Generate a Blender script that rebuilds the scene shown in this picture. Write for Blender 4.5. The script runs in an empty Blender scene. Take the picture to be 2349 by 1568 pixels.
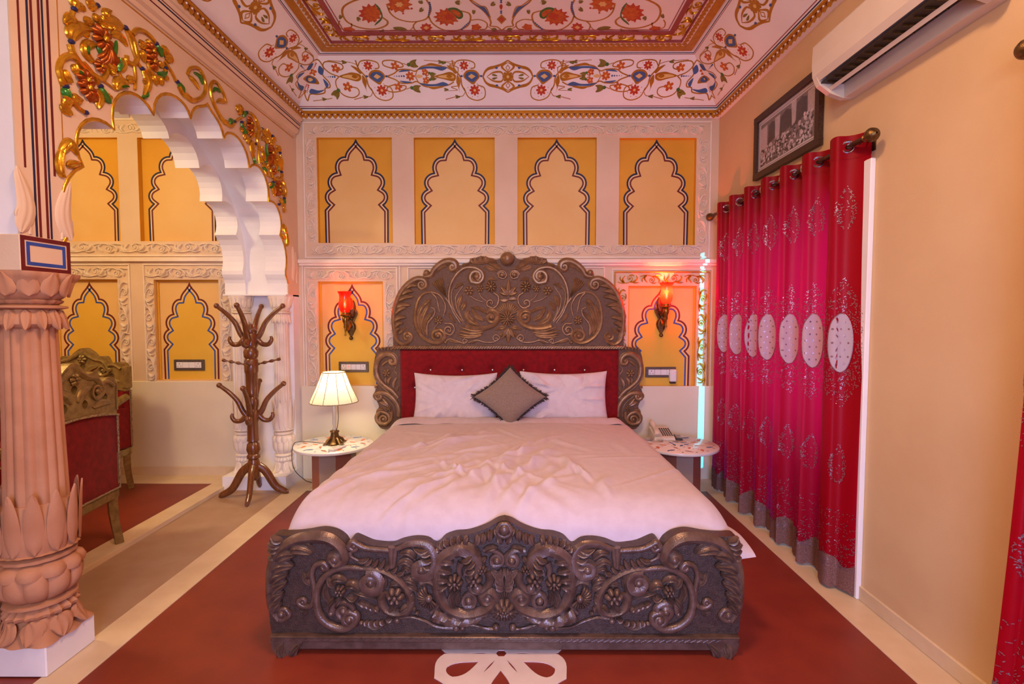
import bpy, math, random
import numpy as np
from mathutils import Vector
from mathutils.geometry import tessellate_polygon

random.seed(7); np.random.seed(7)
SC = bpy.context.scene
COL = SC.collection
PI = math.pi

# ---------------------------------------------------------------- camera
FPX, CAM_H = 1180.0, 1.42                      # focal length in pixels of the 2349 x 1568 frame, eye height
TILT = math.atan(59 / FPX); YAW = math.atan(5.5 / FPX)
cam = bpy.data.objects.new('camera', bpy.data.cameras.new('camera'))
COL.objects.link(cam); SC.camera = cam
cam.location = (0, 0, CAM_H)
cam.rotation_euler = (PI / 2 - TILT, 0, YAW)
cam.data.sensor_width = 36; cam.data.sensor_fit = 'HORIZONTAL'
cam.data.lens = FPX / 2349 * 36; cam.data.clip_start = 0.02

# ---------------------------------------------------------------- view, world, large lights
SC.view_settings.view_transform = 'Standard'; SC.view_settings.look = 'None'
SC.view_settings.exposure = -0.24; SC.view_settings.gamma = 1.0
SC.view_settings.use_curve_mapping = False
W = bpy.data.worlds.new('world'); SC.world = W; W.use_nodes = True
W.node_tree.nodes['Background'].inputs[0].default_value = (0.55, 0.68, 1.0, 1)
W.node_tree.nodes['Background'].inputs[1].default_value = 0.6

def area(name, loc, target, sx, sy, col, power, spread=None):
    l = bpy.data.lights.new(name, 'AREA'); l.shape = 'RECTANGLE'; l.size = sx; l.size_y = sy
    l.color = col; l.energy = power
    if spread: l.spread = spread
    o = bpy.data.objects.new(name, l); COL.objects.link(o); o.location = loc
    o.rotation_euler = (Vector(target) - Vector(loc)).to_track_quat('-Z', 'Y').to_euler()
    return o
def point(name, loc, col, power, r=0.05):
    l = bpy.data.lights.new(name, 'POINT'); l.color = col; l.energy = power; l.shadow_soft_size = r
    o = bpy.data.objects.new(name, l); COL.objects.link(o); o.location = loc
    return o
# daylight: assumed window behind the camera, window behind the red curtain
area('assumed_rear_daylight', (0.15, -1.52, 0.95), (0.15, 2, 0.45), 1.0, 1.3, (0.34, 0.44, 1.0), 50, 1.7)  # assumed source: area light before the solid rear wall, no window built
area('side_window_daylight', (1.90, 3.46, 1.35), (0, 3.46, 1.25), 1.4, 1.2, (0.55, 0.50, 1.0), 22)
sun = bpy.data.lights.new('low_sun', 'SUN'); sun.energy = 10; sun.color = (0.0, 0.66, 1.0); sun.angle = 0.02
sun_o = bpy.data.objects.new('low_sun', sun); COL.objects.link(sun_o)
sun_o.rotation_euler = Vector((-0.52, 0.85, -0.16)).to_track_quat('-Z', 'Y').to_euler()
area('ceiling_fill_light', (-0.3, -1.52, 2.25), (-0.3, 2, 2.75), 1.6, 0.7, (0.90, 0.94, 1.0), 58)  # added neutral fill to whiten the ceiling; no window is known there
# assumed, out of view: warm ceiling lamps of bedroom and alcove, rear lamp
area('assumed_room_ceiling_lamp', (0.0, 1.25, 3.44), (0.0, 1.25, 0), 0.45, 0.45, (1.0, 0.57, 0.30), 76)
point('assumed_rear_lamp', (1.1, -1.1, 1.9), (1.0, 0.48, 0.24), 24, 0.08)
point('assumed_alcove_ceiling_lamp', (-3.35, 2.6, 2.8), (1.0, 0.78, 0.44), 80, 0.12)

# ---------------------------------------------------------------- pixels to points (photo frame 2349 x 1568)
def ray(px, py):
    x, y, z = (px - 1174.5) / FPX, 1.0, (784 - py) / FPX
    c, s = math.cos(TILT), math.sin(TILT)
    y, z = y * c + z * s, -y * s + z * c
    c, s = math.cos(YAW), math.sin(YAW)
    return x * c - y * s, x * s + y * c, z
def onY(px, py, Y):
    d = ray(px, py); t = Y / d[1]; return np.array([d[0] * t, Y, d[2] * t + CAM_H])
def onX(px, py, X):
    d = ray(px, py); t = X / d[0]; return np.array([X, d[1] * t, d[2] * t + CAM_H])
def onZ(px, py, Z):
    d = ray(px, py); t = (Z - CAM_H) / d[2]; return np.array([d[0] * t, d[1] * t, Z])

# ---------------------------------------------------------------- materials
def lin(h):
    h = h.lstrip('#'); c = [int(h[i:i + 2], 16) / 255 for i in (0, 2, 4)]
    return tuple((x / 12.92 if x <= 0.04045 else ((x + 0.055) / 1.055) ** 2.4) for x in c) + (1,)
MATS = {}
def mk(name, c1, c2=None, scale=6, rough=0.6, metal=0.0, bump=0.0, bscale=60, detail=4, sheen=0, spec=0.5,
       trans=0, emit=None, estr=0, coat=0, stretch=None):
    m = bpy.data.materials.new(name); m.use_nodes = True
    nt = m.node_tree; b = nt.nodes['Principled BSDF']
    b.inputs['Roughness'].default_value = rough; b.inputs['Metallic'].default_value = metal
    b.inputs['Specular IOR Level'].default_value = spec
    if sheen: b.inputs['Sheen Weight'].default_value = sheen
    if coat: b.inputs['Coat Weight'].default_value = coat
    if trans: b.inputs['Transmission Weight'].default_value = trans
    if emit: b.inputs['Emission Color'].default_value = lin(emit); b.inputs['Emission Strength'].default_value = estr
    b.inputs['Base Color'].default_value = lin(c1)
    tc = nt.nodes.new('ShaderNodeTexCoord'); src = tc.outputs['Object']
    if stretch:
        mp = nt.nodes.new('ShaderNodeMapping'); mp.inputs['Scale'].default_value = stretch
        nt.links.new(src, mp.inputs['Vector']); src = mp.outputs['Vector']
    if c2:
        n = nt.nodes.new('ShaderNodeTexNoise'); n.inputs['Scale'].default_value = scale; n.inputs['Detail'].default_value = detail
        nt.links.new(src, n.inputs['Vector'])
        r = nt.nodes.new('ShaderNodeValToRGB'); r.color_ramp.elements[0].position = 0.35; r.color_ramp.elements[1].position = 0.65
        r.color_ramp.elements[0].color = lin(c1); r.color_ramp.elements[1].color = lin(c2)
        nt.links.new(n.outputs['Fac'], r.inputs['Fac']); nt.links.new(r.outputs['Color'], b.inputs['Base Color'])
    if bump:
        n = nt.nodes.new('ShaderNodeTexNoise'); n.inputs['Scale'].default_value = bscale; n.inputs['Detail'].default_value = 3
        nt.links.new(src, n.inputs['Vector'])
        u = nt.nodes.new('ShaderNodeBump'); u.inputs['Strength'].default_value = bump; u.inputs['Distance'].default_value = 0.004
        nt.links.new(n.outputs['Fac'], u.inputs['Height']); nt.links.new(u.outputs['Normal'], b.inputs['Normal'])
    MATS[name] = m
    return m
mk('plaster', '#E0C6A8', '#D8BC9C', 3, 0.75, bump=0.12, bscale=90)
mk('plaster_white', '#F0EEEE', '#EAE7E6', 4, 0.7, bump=0.08)
mk('relief_plaster', '#F0E2D0', '#E9D8C4', 8, 0.6)
mk('wall_paint', '#DABB90', '#D4B388', 2.5, 0.7, bump=0.1, bscale=120)
mk('wainscot_paint', '#E6DABF', '#E0D2B4', 2, 0.55, bump=0.06)
mk('niche_ochre', '#E0A52A', '#D79C22', 3, 0.65, bump=0.06)
mk('niche_cream', '#E6BE78', '#E2B66C', 3, 0.65, bump=0.06)
mk('niche_yellow', '#E3B63E', '#DEAE34', 3, 0.65, bump=0.06)
mk('paint_navy', '#151838', '#1B1F48', 12, 0.6)
mk('paint_blue', '#27469A', '#2F50A2', 12, 0.6)
mk('paint_maroon', '#5C0E12', '#681416', 12, 0.6)
mk('paint_cream', '#EFDDB4', None, rough=0.6)
mk('paint_slate', '#46669A', '#3C5A8C', 14, 0.55)
mk('paint_gold', '#BD8424', '#AE761C', 20, 0.38, metal=0.35)
mk('paint_gold_light', '#E3C179', None, rough=0.5)
mk('paint_orange', '#CF6A18', '#B94E16', 40, 0.5)
mk('paint_red', '#B23018', '#C4481E', 50, 0.5)
mk('paint_rose', '#A04A48', '#94403E', 8, 0.6)
mk('paint_green', '#2E6630', '#4A7A2C', 40, 0.5)
mk('paint_olive', '#8A7A24', '#6C6420', 60, 0.5)
mk('ceiling_paint', '#F4F1EE', '#EFEAE6', 3, 0.6, bump=0.05)
mk('gilt', '#E0A82C', '#C08A1E', 30, 0.26, metal=0.75, bump=0.15, bscale=120)
mk('gilt_matt', '#C88A20', '#B67A1A', 24, 0.4, metal=0.45)
mk('gilt_orange', '#B4601A', '#9A4714', 40, 0.3, metal=0.7)
mk('enamel_green', '#2F7A2E', '#557A20', 30, 0.22, metal=0.3)
mk('enamel_navy', '#23254E', '#2E2C58', 30, 0.35)
mk('floor_red', '#84321F', '#782B1C', 5, 0.42, bump=0.08, bscale=160)
mk('floor_cream', '#DCC6A4', '#D4BC98', 7, 0.45, bump=0.05)
mk('floor_taupe', '#AC8E74', '#A48468', 6, 0.45, bump=0.05)
mk('floor_white', '#D9C8C2', '#D1BCB4', 9, 0.45)
mk('sandstone', '#C08C68', '#B27C58', 7, 0.8, bump=0.25, bscale=70)
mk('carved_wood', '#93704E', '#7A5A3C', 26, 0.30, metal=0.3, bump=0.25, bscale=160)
mk('shaded_ground', '#6B4B32', '#573A25', 60, 0.45, metal=0.2, bump=0.6, bscale=260)  # same wood coloured darker, imitating shade between the lighter, shinier ornaments
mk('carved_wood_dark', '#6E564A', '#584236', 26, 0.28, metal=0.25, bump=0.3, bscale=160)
mk('shaded_ground_dark', '#4E3A2E', '#3E2C22', 60, 0.42, metal=0.2, bump=0.6, bscale=260)  # footboard ground, shade between the ornaments put into its colour likewise
mk('velvet_red', '#860810', '#70060C', 30, 0.8, sheen=0.12, bump=0.1, bscale=300, spec=0.2)
mk('linen', '#C6B5B9', '#BFADB1', 20, 0.8, sheen=0.2, bump=0.15, bscale=400)
mk('linen_pillow', '#D2C4C4', '#CABBBB', 20, 0.8, sheen=0.2, bump=0.2, bscale=400)
mk('cushion_cloth', '#8C7664', '#7C6656', 120, 0.85, sheen=0.3, bump=0.3, bscale=500)
mk('fringe', '#4A3A34', '#2E2220', 90, 0.8)
mk('crystal', '#F0E8E6', None, rough=0.12, metal=0.6)
mk('marble', '#ECEAE4', '#E2E0DA', 5, 0.2, coat=0.3)
mk('marble_rose', '#A86A56', '#9C5E4C', 5, 0.4)
mk('marble_grey', '#A89486', '#9E8A7C', 5, 0.4)
mk('brass', '#A8843C', '#8C6A2C', 40, 0.28, metal=0.95, bump=0.2, bscale=150)
mk('brass_old', '#7C6038', '#5E4628', 50, 0.38, metal=0.85, bump=0.3, bscale=150)
mk('walnut', '#7A4722', '#603417', 9, 0.28, coat=0.4, stretch=(8, 8, 1))
mk('chair_gold', '#A08C56', '#857044', 40, 0.4, metal=0.55, bump=0.35, bscale=120)
mk('cord_trim', '#C9B48A', '#3A2A20', 220, 0.7)
mk('plastic_white', '#E8E4E0', None, rough=0.35)
mk('plastic_cream', '#D8CCB8', None, rough=0.4)
mk('plastic_grey', '#B9B2A8', None, rough=0.4)
mk('plastic_dark', '#2C2828', None, rough=0.4)
mk('plate_grey', '#6B6058', '#5E544C', 60, 0.4, metal=0.4)
mk('black_cable', '#201C1C', None, rough=0.5)
mk('red_led', '#FF2010', None, emit='#FF2810', estr=3)
mk('rod_bronze', '#5A3E28', '#46301E', 30, 0.35, metal=0.7)
mk('eyelet_metal', '#C8CCD4', None, rough=0.18, metal=1.0)
mk('frame_wood', '#4A3020', '#2E1C12', 120, 0.4, metal=0.2, bump=0.4, bscale=300)
mk('photo_paper', '#C9BFC4', None, rough=0.3)
mk('photo_light', '#B9AEB2', '#A89CA2', 60, 0.3)
mk('photo_mid', '#7C7274', '#6A6062', 80, 0.3)
mk('photo_dark', '#3E3838', '#4C4545', 80, 0.3)
mk('ac_white', '#DCCFC0', '#D8CABA', 4, 0.3)
mk('ac_dark', '#2A2220', None, rough=0.5)
mk('bulb_glow', '#FFE8B0', None, emit='#FFC860', estr=10)
mk('lamp_stem', '#E8E6E0', None, rough=0.08, trans=0.7)
mk('sparkle', '#B8949A', '#80606A', 200, 0.35, metal=0.6)
mk('lace', '#8A6258', '#5E3A34', 240, 0.8)

def glass_mix(name, col, tw, rough=0.2, sss=None):
    m = bpy.data.materials.new(name); m.use_nodes = True; nt = m.node_tree
    b = nt.nodes['Principled BSDF']; out = nt.nodes['Material Output']
    b.inputs['Base Color'].default_value = lin(col); b.inputs['Roughness'].default_value = rough; b.inputs['Specular IOR Level'].default_value = 0.2
    t = nt.nodes.new('ShaderNodeBsdfTranslucent'); t.inputs['Color'].default_value = lin(sss or col)
    mx = nt.nodes.new('ShaderNodeMixShader'); mx.inputs[0].default_value = tw
    nt.links.new(b.outputs[0], mx.inputs[1]); nt.links.new(t.outputs[0], mx.inputs[2]); nt.links.new(mx.outputs[0], out.inputs[0])
    MATS[name] = m; return m
glass_mix('curtain_red', '#9A0418', 0.30, 0.45, '#F01450')
glass_mix('curtain_oval', '#DCD2DC', 0.45, 0.8, '#F0E8F4')
glass_mix('lampshade', '#E8DAC0', 0.25, 0.8, '#F0DDBE')
def clear_glass():
    m = bpy.data.materials.new('glass_pane'); m.use_nodes = True; nt = m.node_tree
    out = nt.nodes['Material Output']; nt.nodes.remove(nt.nodes['Principled BSDF'])
    tr = nt.nodes.new('ShaderNodeBsdfTransparent'); tr.inputs[0].default_value = (.95, .97, 1, 1)
    gl = nt.nodes.new('ShaderNodeBsdfGlossy'); gl.inputs['Roughness'].default_value = 0.03
    a = nt.nodes.new('ShaderNodeMixShader'); a.inputs[0].default_value = 0.07
    nt.links.new(tr.outputs[0], a.inputs[1]); nt.links.new(gl.outputs[0], a.inputs[2]); nt.links.new(a.outputs[0], out.inputs[0])
    MATS['glass_pane'] = m
clear_glass()
def red_glass():
    m = bpy.data.materials.new('red_glass'); m.use_nodes = True; nt = m.node_tree
    out = nt.nodes['Material Output']; nt.nodes.remove(nt.nodes['Principled BSDF'])
    tr = nt.nodes.new('ShaderNodeBsdfTransparent'); tr.inputs[0].default_value = (1.0, 0.10, 0.05, 1)
    tl = nt.nodes.new('ShaderNodeBsdfTranslucent'); tl.inputs[0].default_value = (1.0, 0.03, 0.015, 1)
    gl = nt.nodes.new('ShaderNodeBsdfGlossy'); gl.inputs['Roughness'].default_value = 0.1
    a = nt.nodes.new('ShaderNodeMixShader'); a.inputs[0].default_value = 0.5
    b = nt.nodes.new('ShaderNodeMixShader'); b.inputs[0].default_value = 0.06
    nt.links.new(tr.outputs[0], a.inputs[1]); nt.links.new(tl.outputs[0], a.inputs[2])
    nt.links.new(a.outputs[0], b.inputs[1]); nt.links.new(gl.outputs[0], b.inputs[2]); nt.links.new(b.outputs[0], out.inputs[0])
    MATS['red_glass'] = m
red_glass()

# ---------------------------------------------------------------- mesh kit
ORG = {}
class MB:
    def __init__(s): s.v = []; s.f = []; s.m = []; s.n = 0
    def add(s, V, F, mi=0):
        V = np.asarray(V, float).reshape(-1, 3); o = s.n
        s.v.append(V); s.n += len(V)
        s.f.extend([tuple(i + o for i in f) for f in F]); s.m.extend([mi] * len(F))
        return s
    def box(s, x0, x1, y0, y1, z0, z1, mi=0):
        V = [(x, y, z) for z in (z0, z1) for y in (y0, y1) for x in (x0, x1)]
        return s.add(V, [(0, 2, 3, 1), (4, 5, 7, 6), (0, 1, 5, 4), (2, 6, 7, 3), (0, 4, 6, 2), (1, 3, 7, 5)], mi)
    def bbox(s, x0, x1, y0, y1, z0, z1, b=0.004, mi=0):           # box with chamfered edges
        xs, ys, zs = (x0, x1), (y0, y1), (z0, z1); V = []; idx = {}
        for i in (0, 1):
            for j in (0, 1):
                for k in (0, 1):
                    sx, sy, sz = (1 if i == 0 else -1), (1 if j == 0 else -1), (1 if k == 0 else -1)
                    P = (xs[i], ys[j], zs[k])
                    idx[i, j, k] = len(V)
                    V += [(P[0], P[1] + sy * b, P[2] + sz * b), (P[0] + sx * b, P[1], P[2] + sz * b), (P[0] + sx * b, P[1] + sy * b, P[2])]
        F = []
        g = lambda i, j, k, a: idx[i, j, k] + a
        for i in (0, 1): F.append(tuple(g(i, j, k, 0) for j, k in ((0, 0), (1, 0), (1, 1), (0, 1))))
        for j in (0, 1): F.append(tuple(g(i, j, k, 1) for i, k in ((0, 0), (1, 0), (1, 1), (0, 1))))
        for k in (0, 1): F.append(tuple(g(i, j, k, 2) for i, j in ((0, 0), (1, 0), (1, 1), (0, 1))))
        for i in (0, 1):
            for j in (0, 1): F.append((g(i, j, 0, 0), g(i, j, 1, 0), g(i, j, 1, 1), g(i, j, 0, 1)))
        for i in (0, 1):
            for k in (0, 1): F.append((g(i, 0, k, 0), g(i, 1, k, 0), g(i, 1, k, 2), g(i, 0, k, 2)))
        for j in (0, 1):
            for k in (0, 1): F.append((g(0, j, k, 1), g(1, j, k, 1), g(1, j, k, 2), g(0, j, k, 2)))
        for q in idx.values(): F.append((q, q + 1, q + 2))
        return s.add(V, F, mi)
    def grid(s, P, mi=0, wrap_u=False, wrap_v=False):             # P[nu][nv][3]
        P = np.asarray(P, float); nu, nv = P.shape[:2]
        F = []
        for i in range(nu if wrap_u else nu - 1):
            a = i * nv; b = ((i + 1) % nu) * nv
            for j in range(nv if wrap_v else nv - 1):
                k = (j + 1) % nv
                F.append((a + j, b + j, b + k, a + k))
        return s.add(P.reshape(-1, 3), F, mi)
    def sweep(s, path, rad, n=8, up=(0, 0, 1), flat=1.0, flutes=0, famp=0.12, cap=True, mi=0, twist=0.0):
        P = np.asarray(path, float); m = len(P)
        R = np.broadcast_to(np.asarray(rad, float), (m,)) if np.ndim(rad) else np.full(m, float(rad))
        T = np.gradient(P, axis=0); T /= np.linalg.norm(T, axis=1, keepdims=True) + 1e-12
        N = np.tile(np.asarray(up, float), (m, 1))
        B = np.cross(T, N); L = np.linalg.norm(B, axis=1, keepdims=True)
        bad = (L[:, 0] < 1e-3); B[bad] = (1, 0, 0); L[bad] = 1; B /= L
        N = np.cross(B, T)
        a = np.linspace(0, 2 * PI, n, endpoint=False)
        tw = np.linspace(0, twist, m)[:, None]
        fr = 1 + (famp * np.cos(flutes * (a[None, :] + tw)) if flutes else 0 * a[None, :])
        V = P[:, None, :] + R[:, None, None] * fr[:, :, None] * (np.cos(a)[None, :, None] * B[:, None, :] + flat * np.sin(a)[None, :, None] * N[:, None, :])
        o = s.n; s.grid(V, mi, wrap_v=True)
        if cap: s.add([], [tuple(o - s.n + j for j in range(n)), tuple(o - s.n + (m - 1) * n + j for j in reversed(range(n)))], mi)
        return s
    def lathe(s, prof, c=(0, 0, 0), n=32, mod=None, mi=0, cap=True, sq=0):
        prof = np.asarray(prof, float); a = np.linspace(0, 2 * PI, n, endpoint=False)
        r = np.repeat(prof[:, :1], n, 1); z = np.repeat(prof[:, 1:2], n, 1)
        if mod is not None: r, z = mod(r, z, a[None, :])
        ca, sa = np.cos(a)[None], np.sin(a)[None]
        V = np.stack([c[0] + r * ca, c[1] + r * sa, c[2] + z], -1)
        o = s.n; s.grid(V, mi, wrap_v=True); m = len(prof)
        if cap: s.add([], [tuple(o - s.n + j for j in reversed(range(n))), tuple(o - s.n + (m - 1) * n + j for j in range(n))], mi)
        return s
    def ball(s, c, r, n=10, sc=(1, 1, 1), mi=0):
        th = np.linspace(0, PI, n // 2 + 1); ph = np.linspace(0, 2 * PI, n, endpoint=False)
        V = np.stack([np.outer(np.sin(th), np.cos(ph)) * sc[0], np.outer(np.sin(th), np.sin(ph)) * sc[1], np.outer(np.cos(th), np.ones(n)) * sc[2]], -1) * r + np.asarray(c)
        return s.grid(V, mi, wrap_v=True)
    def prism(s, outer, holes, fr, d0, d1, mi=0, sides=True):      # polygon in frame coordinates, from depth d0 to d1 along the normal
        loops = [list(map(tuple, outer))] + [list(map(tuple, h)) for h in holes]
        tri = tessellate_polygon([[Vector((p[0], p[1], 0)) for p in l] for l in loops])
        flat = [p for l in loops for p in l]; n = len(flat)
        V = [fr(p[0], p[1], d0) for p in flat] + [fr(p[0], p[1], d1) for p in flat]
        F = [tuple(t) for t in tri] + [tuple(i + n for i in reversed(t)) for t in tri]
        if sides:
            o = 0
            for l in loops:
                k = len(l)
                F += [(o + i, o + (i + 1) % k, o + (i + 1) % k + n, o + i + n) for i in range(k)]; o += k
        return s.add(V, F, mi)
    def build(s, name, mats, parent=None, loc=None, smooth=True):
        me = bpy.data.meshes.new(name)
        V = np.concatenate(s.v) if s.v else np.zeros((0, 3))
        org = np.asarray(loc if loc is not None else (ORG[parent.name] if parent is not None else (0, 0, 0)), float)
        me.from_pydata((V - org).tolist(), [], s.f)
        for m in ([mats] if isinstance(mats, str) else mats): me.materials.append(MATS[m])
        me.polygons.foreach_set('material_index', s.m)
        if smooth: me.polygons.foreach_set('use_smooth', [True] * len(s.f))
        me.update()
        bm_fix(me)
        if smooth: me.set_sharp_from_angle(angle=math.radians(42))
        o = bpy.data.objects.new(name, me); COL.objects.link(o)
        if parent is not None:
            o.parent = parent; po = ORG[parent.name]; o.location = org - po
        else: o.location = org
        ORG[o.name] = org
        return o
def bm_fix(me):
    import bmesh
    b = bmesh.new(); b.from_mesh(me); bmesh.ops.recalc_face_normals(b, faces=b.faces); b.to_mesh(me); b.free()
def empty(name, loc, label=None, cat=None, group=None):
    o = bpy.data.objects.new(name, None); COL.objects.link(o); o.location = loc; o.empty_display_size = 0.1
    ORG[o.name] = np.asarray(loc, float); tag(o, label, cat, group); return o
def tag(o, label=None, cat=None, group=None, kind=None):
    if label: o['label'] = label
    if cat: o['category'] = cat
    if group: o['group'] = group
    if kind: o['kind'] = kind
    return o
def copy_child(src, parent, off, rot=None, scale=None):            # copy of a part, sharing mesh data, moved by an offset
    c = src.copy(); COL.objects.link(c); c.parent = parent
    c.location = Vector(src.location) + Vector(off)
    if rot is not None: c.rotation_euler = rot
    if scale is not None: c.scale = scale
    ORG[c.name] = ORG[src.name] + np.asarray(off)
    return c
def place(me_obj_data, name, parent, world, rot=(0, 0, 0), scale=(1, 1, 1)):   # object sharing mesh data at a world place
    o = bpy.data.objects.new(name, me_obj_data); COL.objects.link(o); o.parent = parent
    o.location = Vector(world) - Vector(ORG[parent.name]); o.rotation_euler = rot; o.scale = scale
    ORG[o.name] = np.asarray(world, float); return o

def catmull(pts, k=8, closed=False):
    P = np.asarray(pts, float)
    if len(P) < 3 and not closed:
        t = np.linspace(0, 1, k + 1)[:, None]; return P[0] * (1 - t) + P[-1] * t
    if closed: Q = np.vstack([P[-1:], P, P[:2]])
    else: Q = np.vstack([2 * P[0] - P[1], P, 2 * P[-1] - P[-2]])
    out = []
    t = np.linspace(0, 1, k, endpoint=False)[:, None]
    for i in range(1, len(Q) - 2):
        a, b, c, d = Q[i - 1], Q[i], Q[i + 1], Q[i + 2]
        out.append(0.5 * (2 * b + (c - a) * t + (2 * a - 5 * b + 4 * c - d) * t ** 2 + (-a + 3 * b - 3 * c + d) * t ** 3))
    R = np.vstack(out)
    return R if closed else np.vstack([R, Q[-2][None]])
def bez(p0, p1, p2, p3, n=10):
    t = np.linspace(0, 1, n)[:, None]; p0, p1, p2, p3 = map(np.asarray, (p0, p1, p2, p3))
    return p0 * (1 - t) ** 3 + 3 * p1 * t * (1 - t) ** 2 + 3 * p2 * t * t * (1 - t) + p3 * t ** 3
def frame(O, A, B, N):
    O, A, B, N = (np.asarray(v, float) for v in (O, A, B, N))
    def fr(a, b, d=0.0): return tuple(O + a * A + b * B + d * N)
    fr.N = N; fr.O = O; fr.A = A; fr.B = B
    return fr
FW = lambda Y: frame((0, Y, 0), (1, 0, 0), (0, 0, 1), (0, -1, 0))      # plane facing the camera: a = x, b = z

# ---- carved ornaments, all in frame coordinates (metres)
def to3(fr, P, d=0.0):
    P = np.asarray(P, float); d = np.broadcast_to(np.asarray(d, float), (len(P),))
    return fr.O + P[:, :1] * fr.A + P[:, 1:2] * fr.B + d[:, None] * fr.N
def volute_path(P, c, turns, hand, shrink=0.22, n=22):
    """continue path P (ends on the rim) into a spiral around c"""
    P = np.asarray(P, float); c = np.asarray(c, float)
    v = P[-1] - c; R = np.hypot(*v); a0 = math.atan2(v[1], v[0])
    t = np.linspace(0, 1, n)[1:]
    r = R * (1 - t * (1 - shrink)); a = a0 + hand * turns * 2 * PI * t
    return np.vstack([P, np.stack([c[0] + r * np.cos(a), c[1] + r * np.sin(a)], 1)])
def o_stroke(mb, fr, pts, r0, r1=None, vol=None, h=0.0, flat=1.0, flutes=0, n=8, k=7, mi=0, bossr=None, mid=None, twist=0):
    P = catmull(pts, k)
    if vol: c, turns, hand = vol; m0 = len(P); P = volute_path(P, c, turns, hand)
    t = np.linspace(0, 1, len(P)); r1 = r0 if r1 is None else r1
    R = r0 + (r1 - r0) * t if mid is None else np.interp(t, [0, 0.45, 1], [r0, mid, r1])
    mb.sweep(to3(fr, P, h), R, n, up=fr.N, flat=flat, flutes=flutes, mi=mi, famp=0.14, twist=twist)
    if vol:
        b = bossr or max(r1 * 1.3, 0.3 * np.hypot(*(np.asarray(pts[-1]) - np.asarray(c))))
        mb.ball(to3(fr, [c], h + r1 * 0.3)[0], b, 10, mi=mi)
    return mb
def o_leaf(mb, fr, pts, w, h=0.012, base=0.0, veins=3, n=14, mi=0, curl=0.0, tipw=0.12):
    """ribbed leaf along a spine"""
    P = catmull(pts, max(3, n // max(1, len(pts) - 1)))
    m = len(P); t = np.linspace(0, 1, m)
    T = np.gradient(P, axis=0); T /= np.linalg.norm(T, axis=1, keepdims=True) + 1e-12
    S = np.stack([-T[:, 1], T[:, 0]], 1)
    wid = w * (np.sin(PI * np.clip(t, 0, 1) ** 0.75) ** 0.7 * (1 - tipw) + tipw) * np.where(t > 0.97, 0.4, 1)
    u = np.linspace(-1, 1, 4 * veins + 1)
    hh = np.sqrt(np.clip(1 - u ** 2, 0, 1)) * (0.86 + 0.14 * np.cos(u * veins * PI * 1.0 + PI))
    V = to3(fr, P)[:, None, :] + (wid[:, None] * u[None, :])[..., None] * (S[:, 0, None, None] * fr.A + S[:, 1, None, None] * fr.B) \
        + (base + (h * (0.35 + 0.65 * np.sin(PI * (0.15 + 0.75 * t)))[:, None] * hh[None, :] + curl * (t ** 2)[:, None]))[..., None] * fr.N
    mb.grid(V, mi)
    return mb
def o_flower(mb, fr, c, R, n=6, h=0.014, base=0.0, mi=0, boss=True, rings=5, bi=None, sharp=0.5):
    a = np.linspace(0, 2 * PI, 8 * n, endpoint=False); t = np.linspace(0, 1, rings + 1)
    pet = np.abs(np.cos(n * a / 2)) ** sharp
    rr = R * t[:, None] * (0.62 + 0.38 * pet[None, :]) + 1e-5
    hh = base + h * (np.sin(PI * t * 0.85 + 0.15)[:, None] * (0.45 + 0.55 * pet[None, :]))
    V = fr.O + (c[0] + rr * np.cos(a))[..., None] * fr.A + (c[1] + rr * np.sin(a))[..., None] * fr.B + hh[..., None] * fr.N
    mb.grid(V, mi, wrap_v=True)
    if boss: mb.ball(to3(fr, [c], base + h * 0.8)[0], R * 0.25, 8, mi=mi if bi is None else bi)
    return mb
def o_shell(mb, fr, c, R, a0, a1, ribs=7, h=0.014, base=0.0, mi=0):
    m = ribs * 6 + 1; a = np.linspace(a0, a1, m); t = np.linspace(0.08, 1, 7)
    sc = np.abs(np.sin(np.linspace(0, ribs * PI, m)))
    rr = R * t[:, None] * (1 - 0.10 * (1 - sc[None, :]) * t[:, None])
    hh = base + h * (0.4 + 0.6 * np.sin(PI * (0.1 + 0.8 * t)))[:, None] * (0.62 + 0.38 * sc[None, :])
    hh[-1] = base
    V = fr.O + (c[0] + rr * np.cos(a))[..., None] * fr.A + (c[1] + rr * np.sin(a))[..., None] * fr.B + hh[..., None] * fr.N
    mb.grid(V, mi); return mb
def o_gadroon(mb, fr, starts, ends, w, h, bend=0.15, base=0.0, mi=0):
    for (p, q) in zip(starts, ends):
        p, q = np.asarray(p, float), np.asarray(q, float); d = q - p; nrm = np.array([-d[1], d[0]])
        o_leaf(mb, fr, [p, p + d * 0.5 + nrm * bend, q], w, h, base, 2, 10, mi)
    return mb
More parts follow.
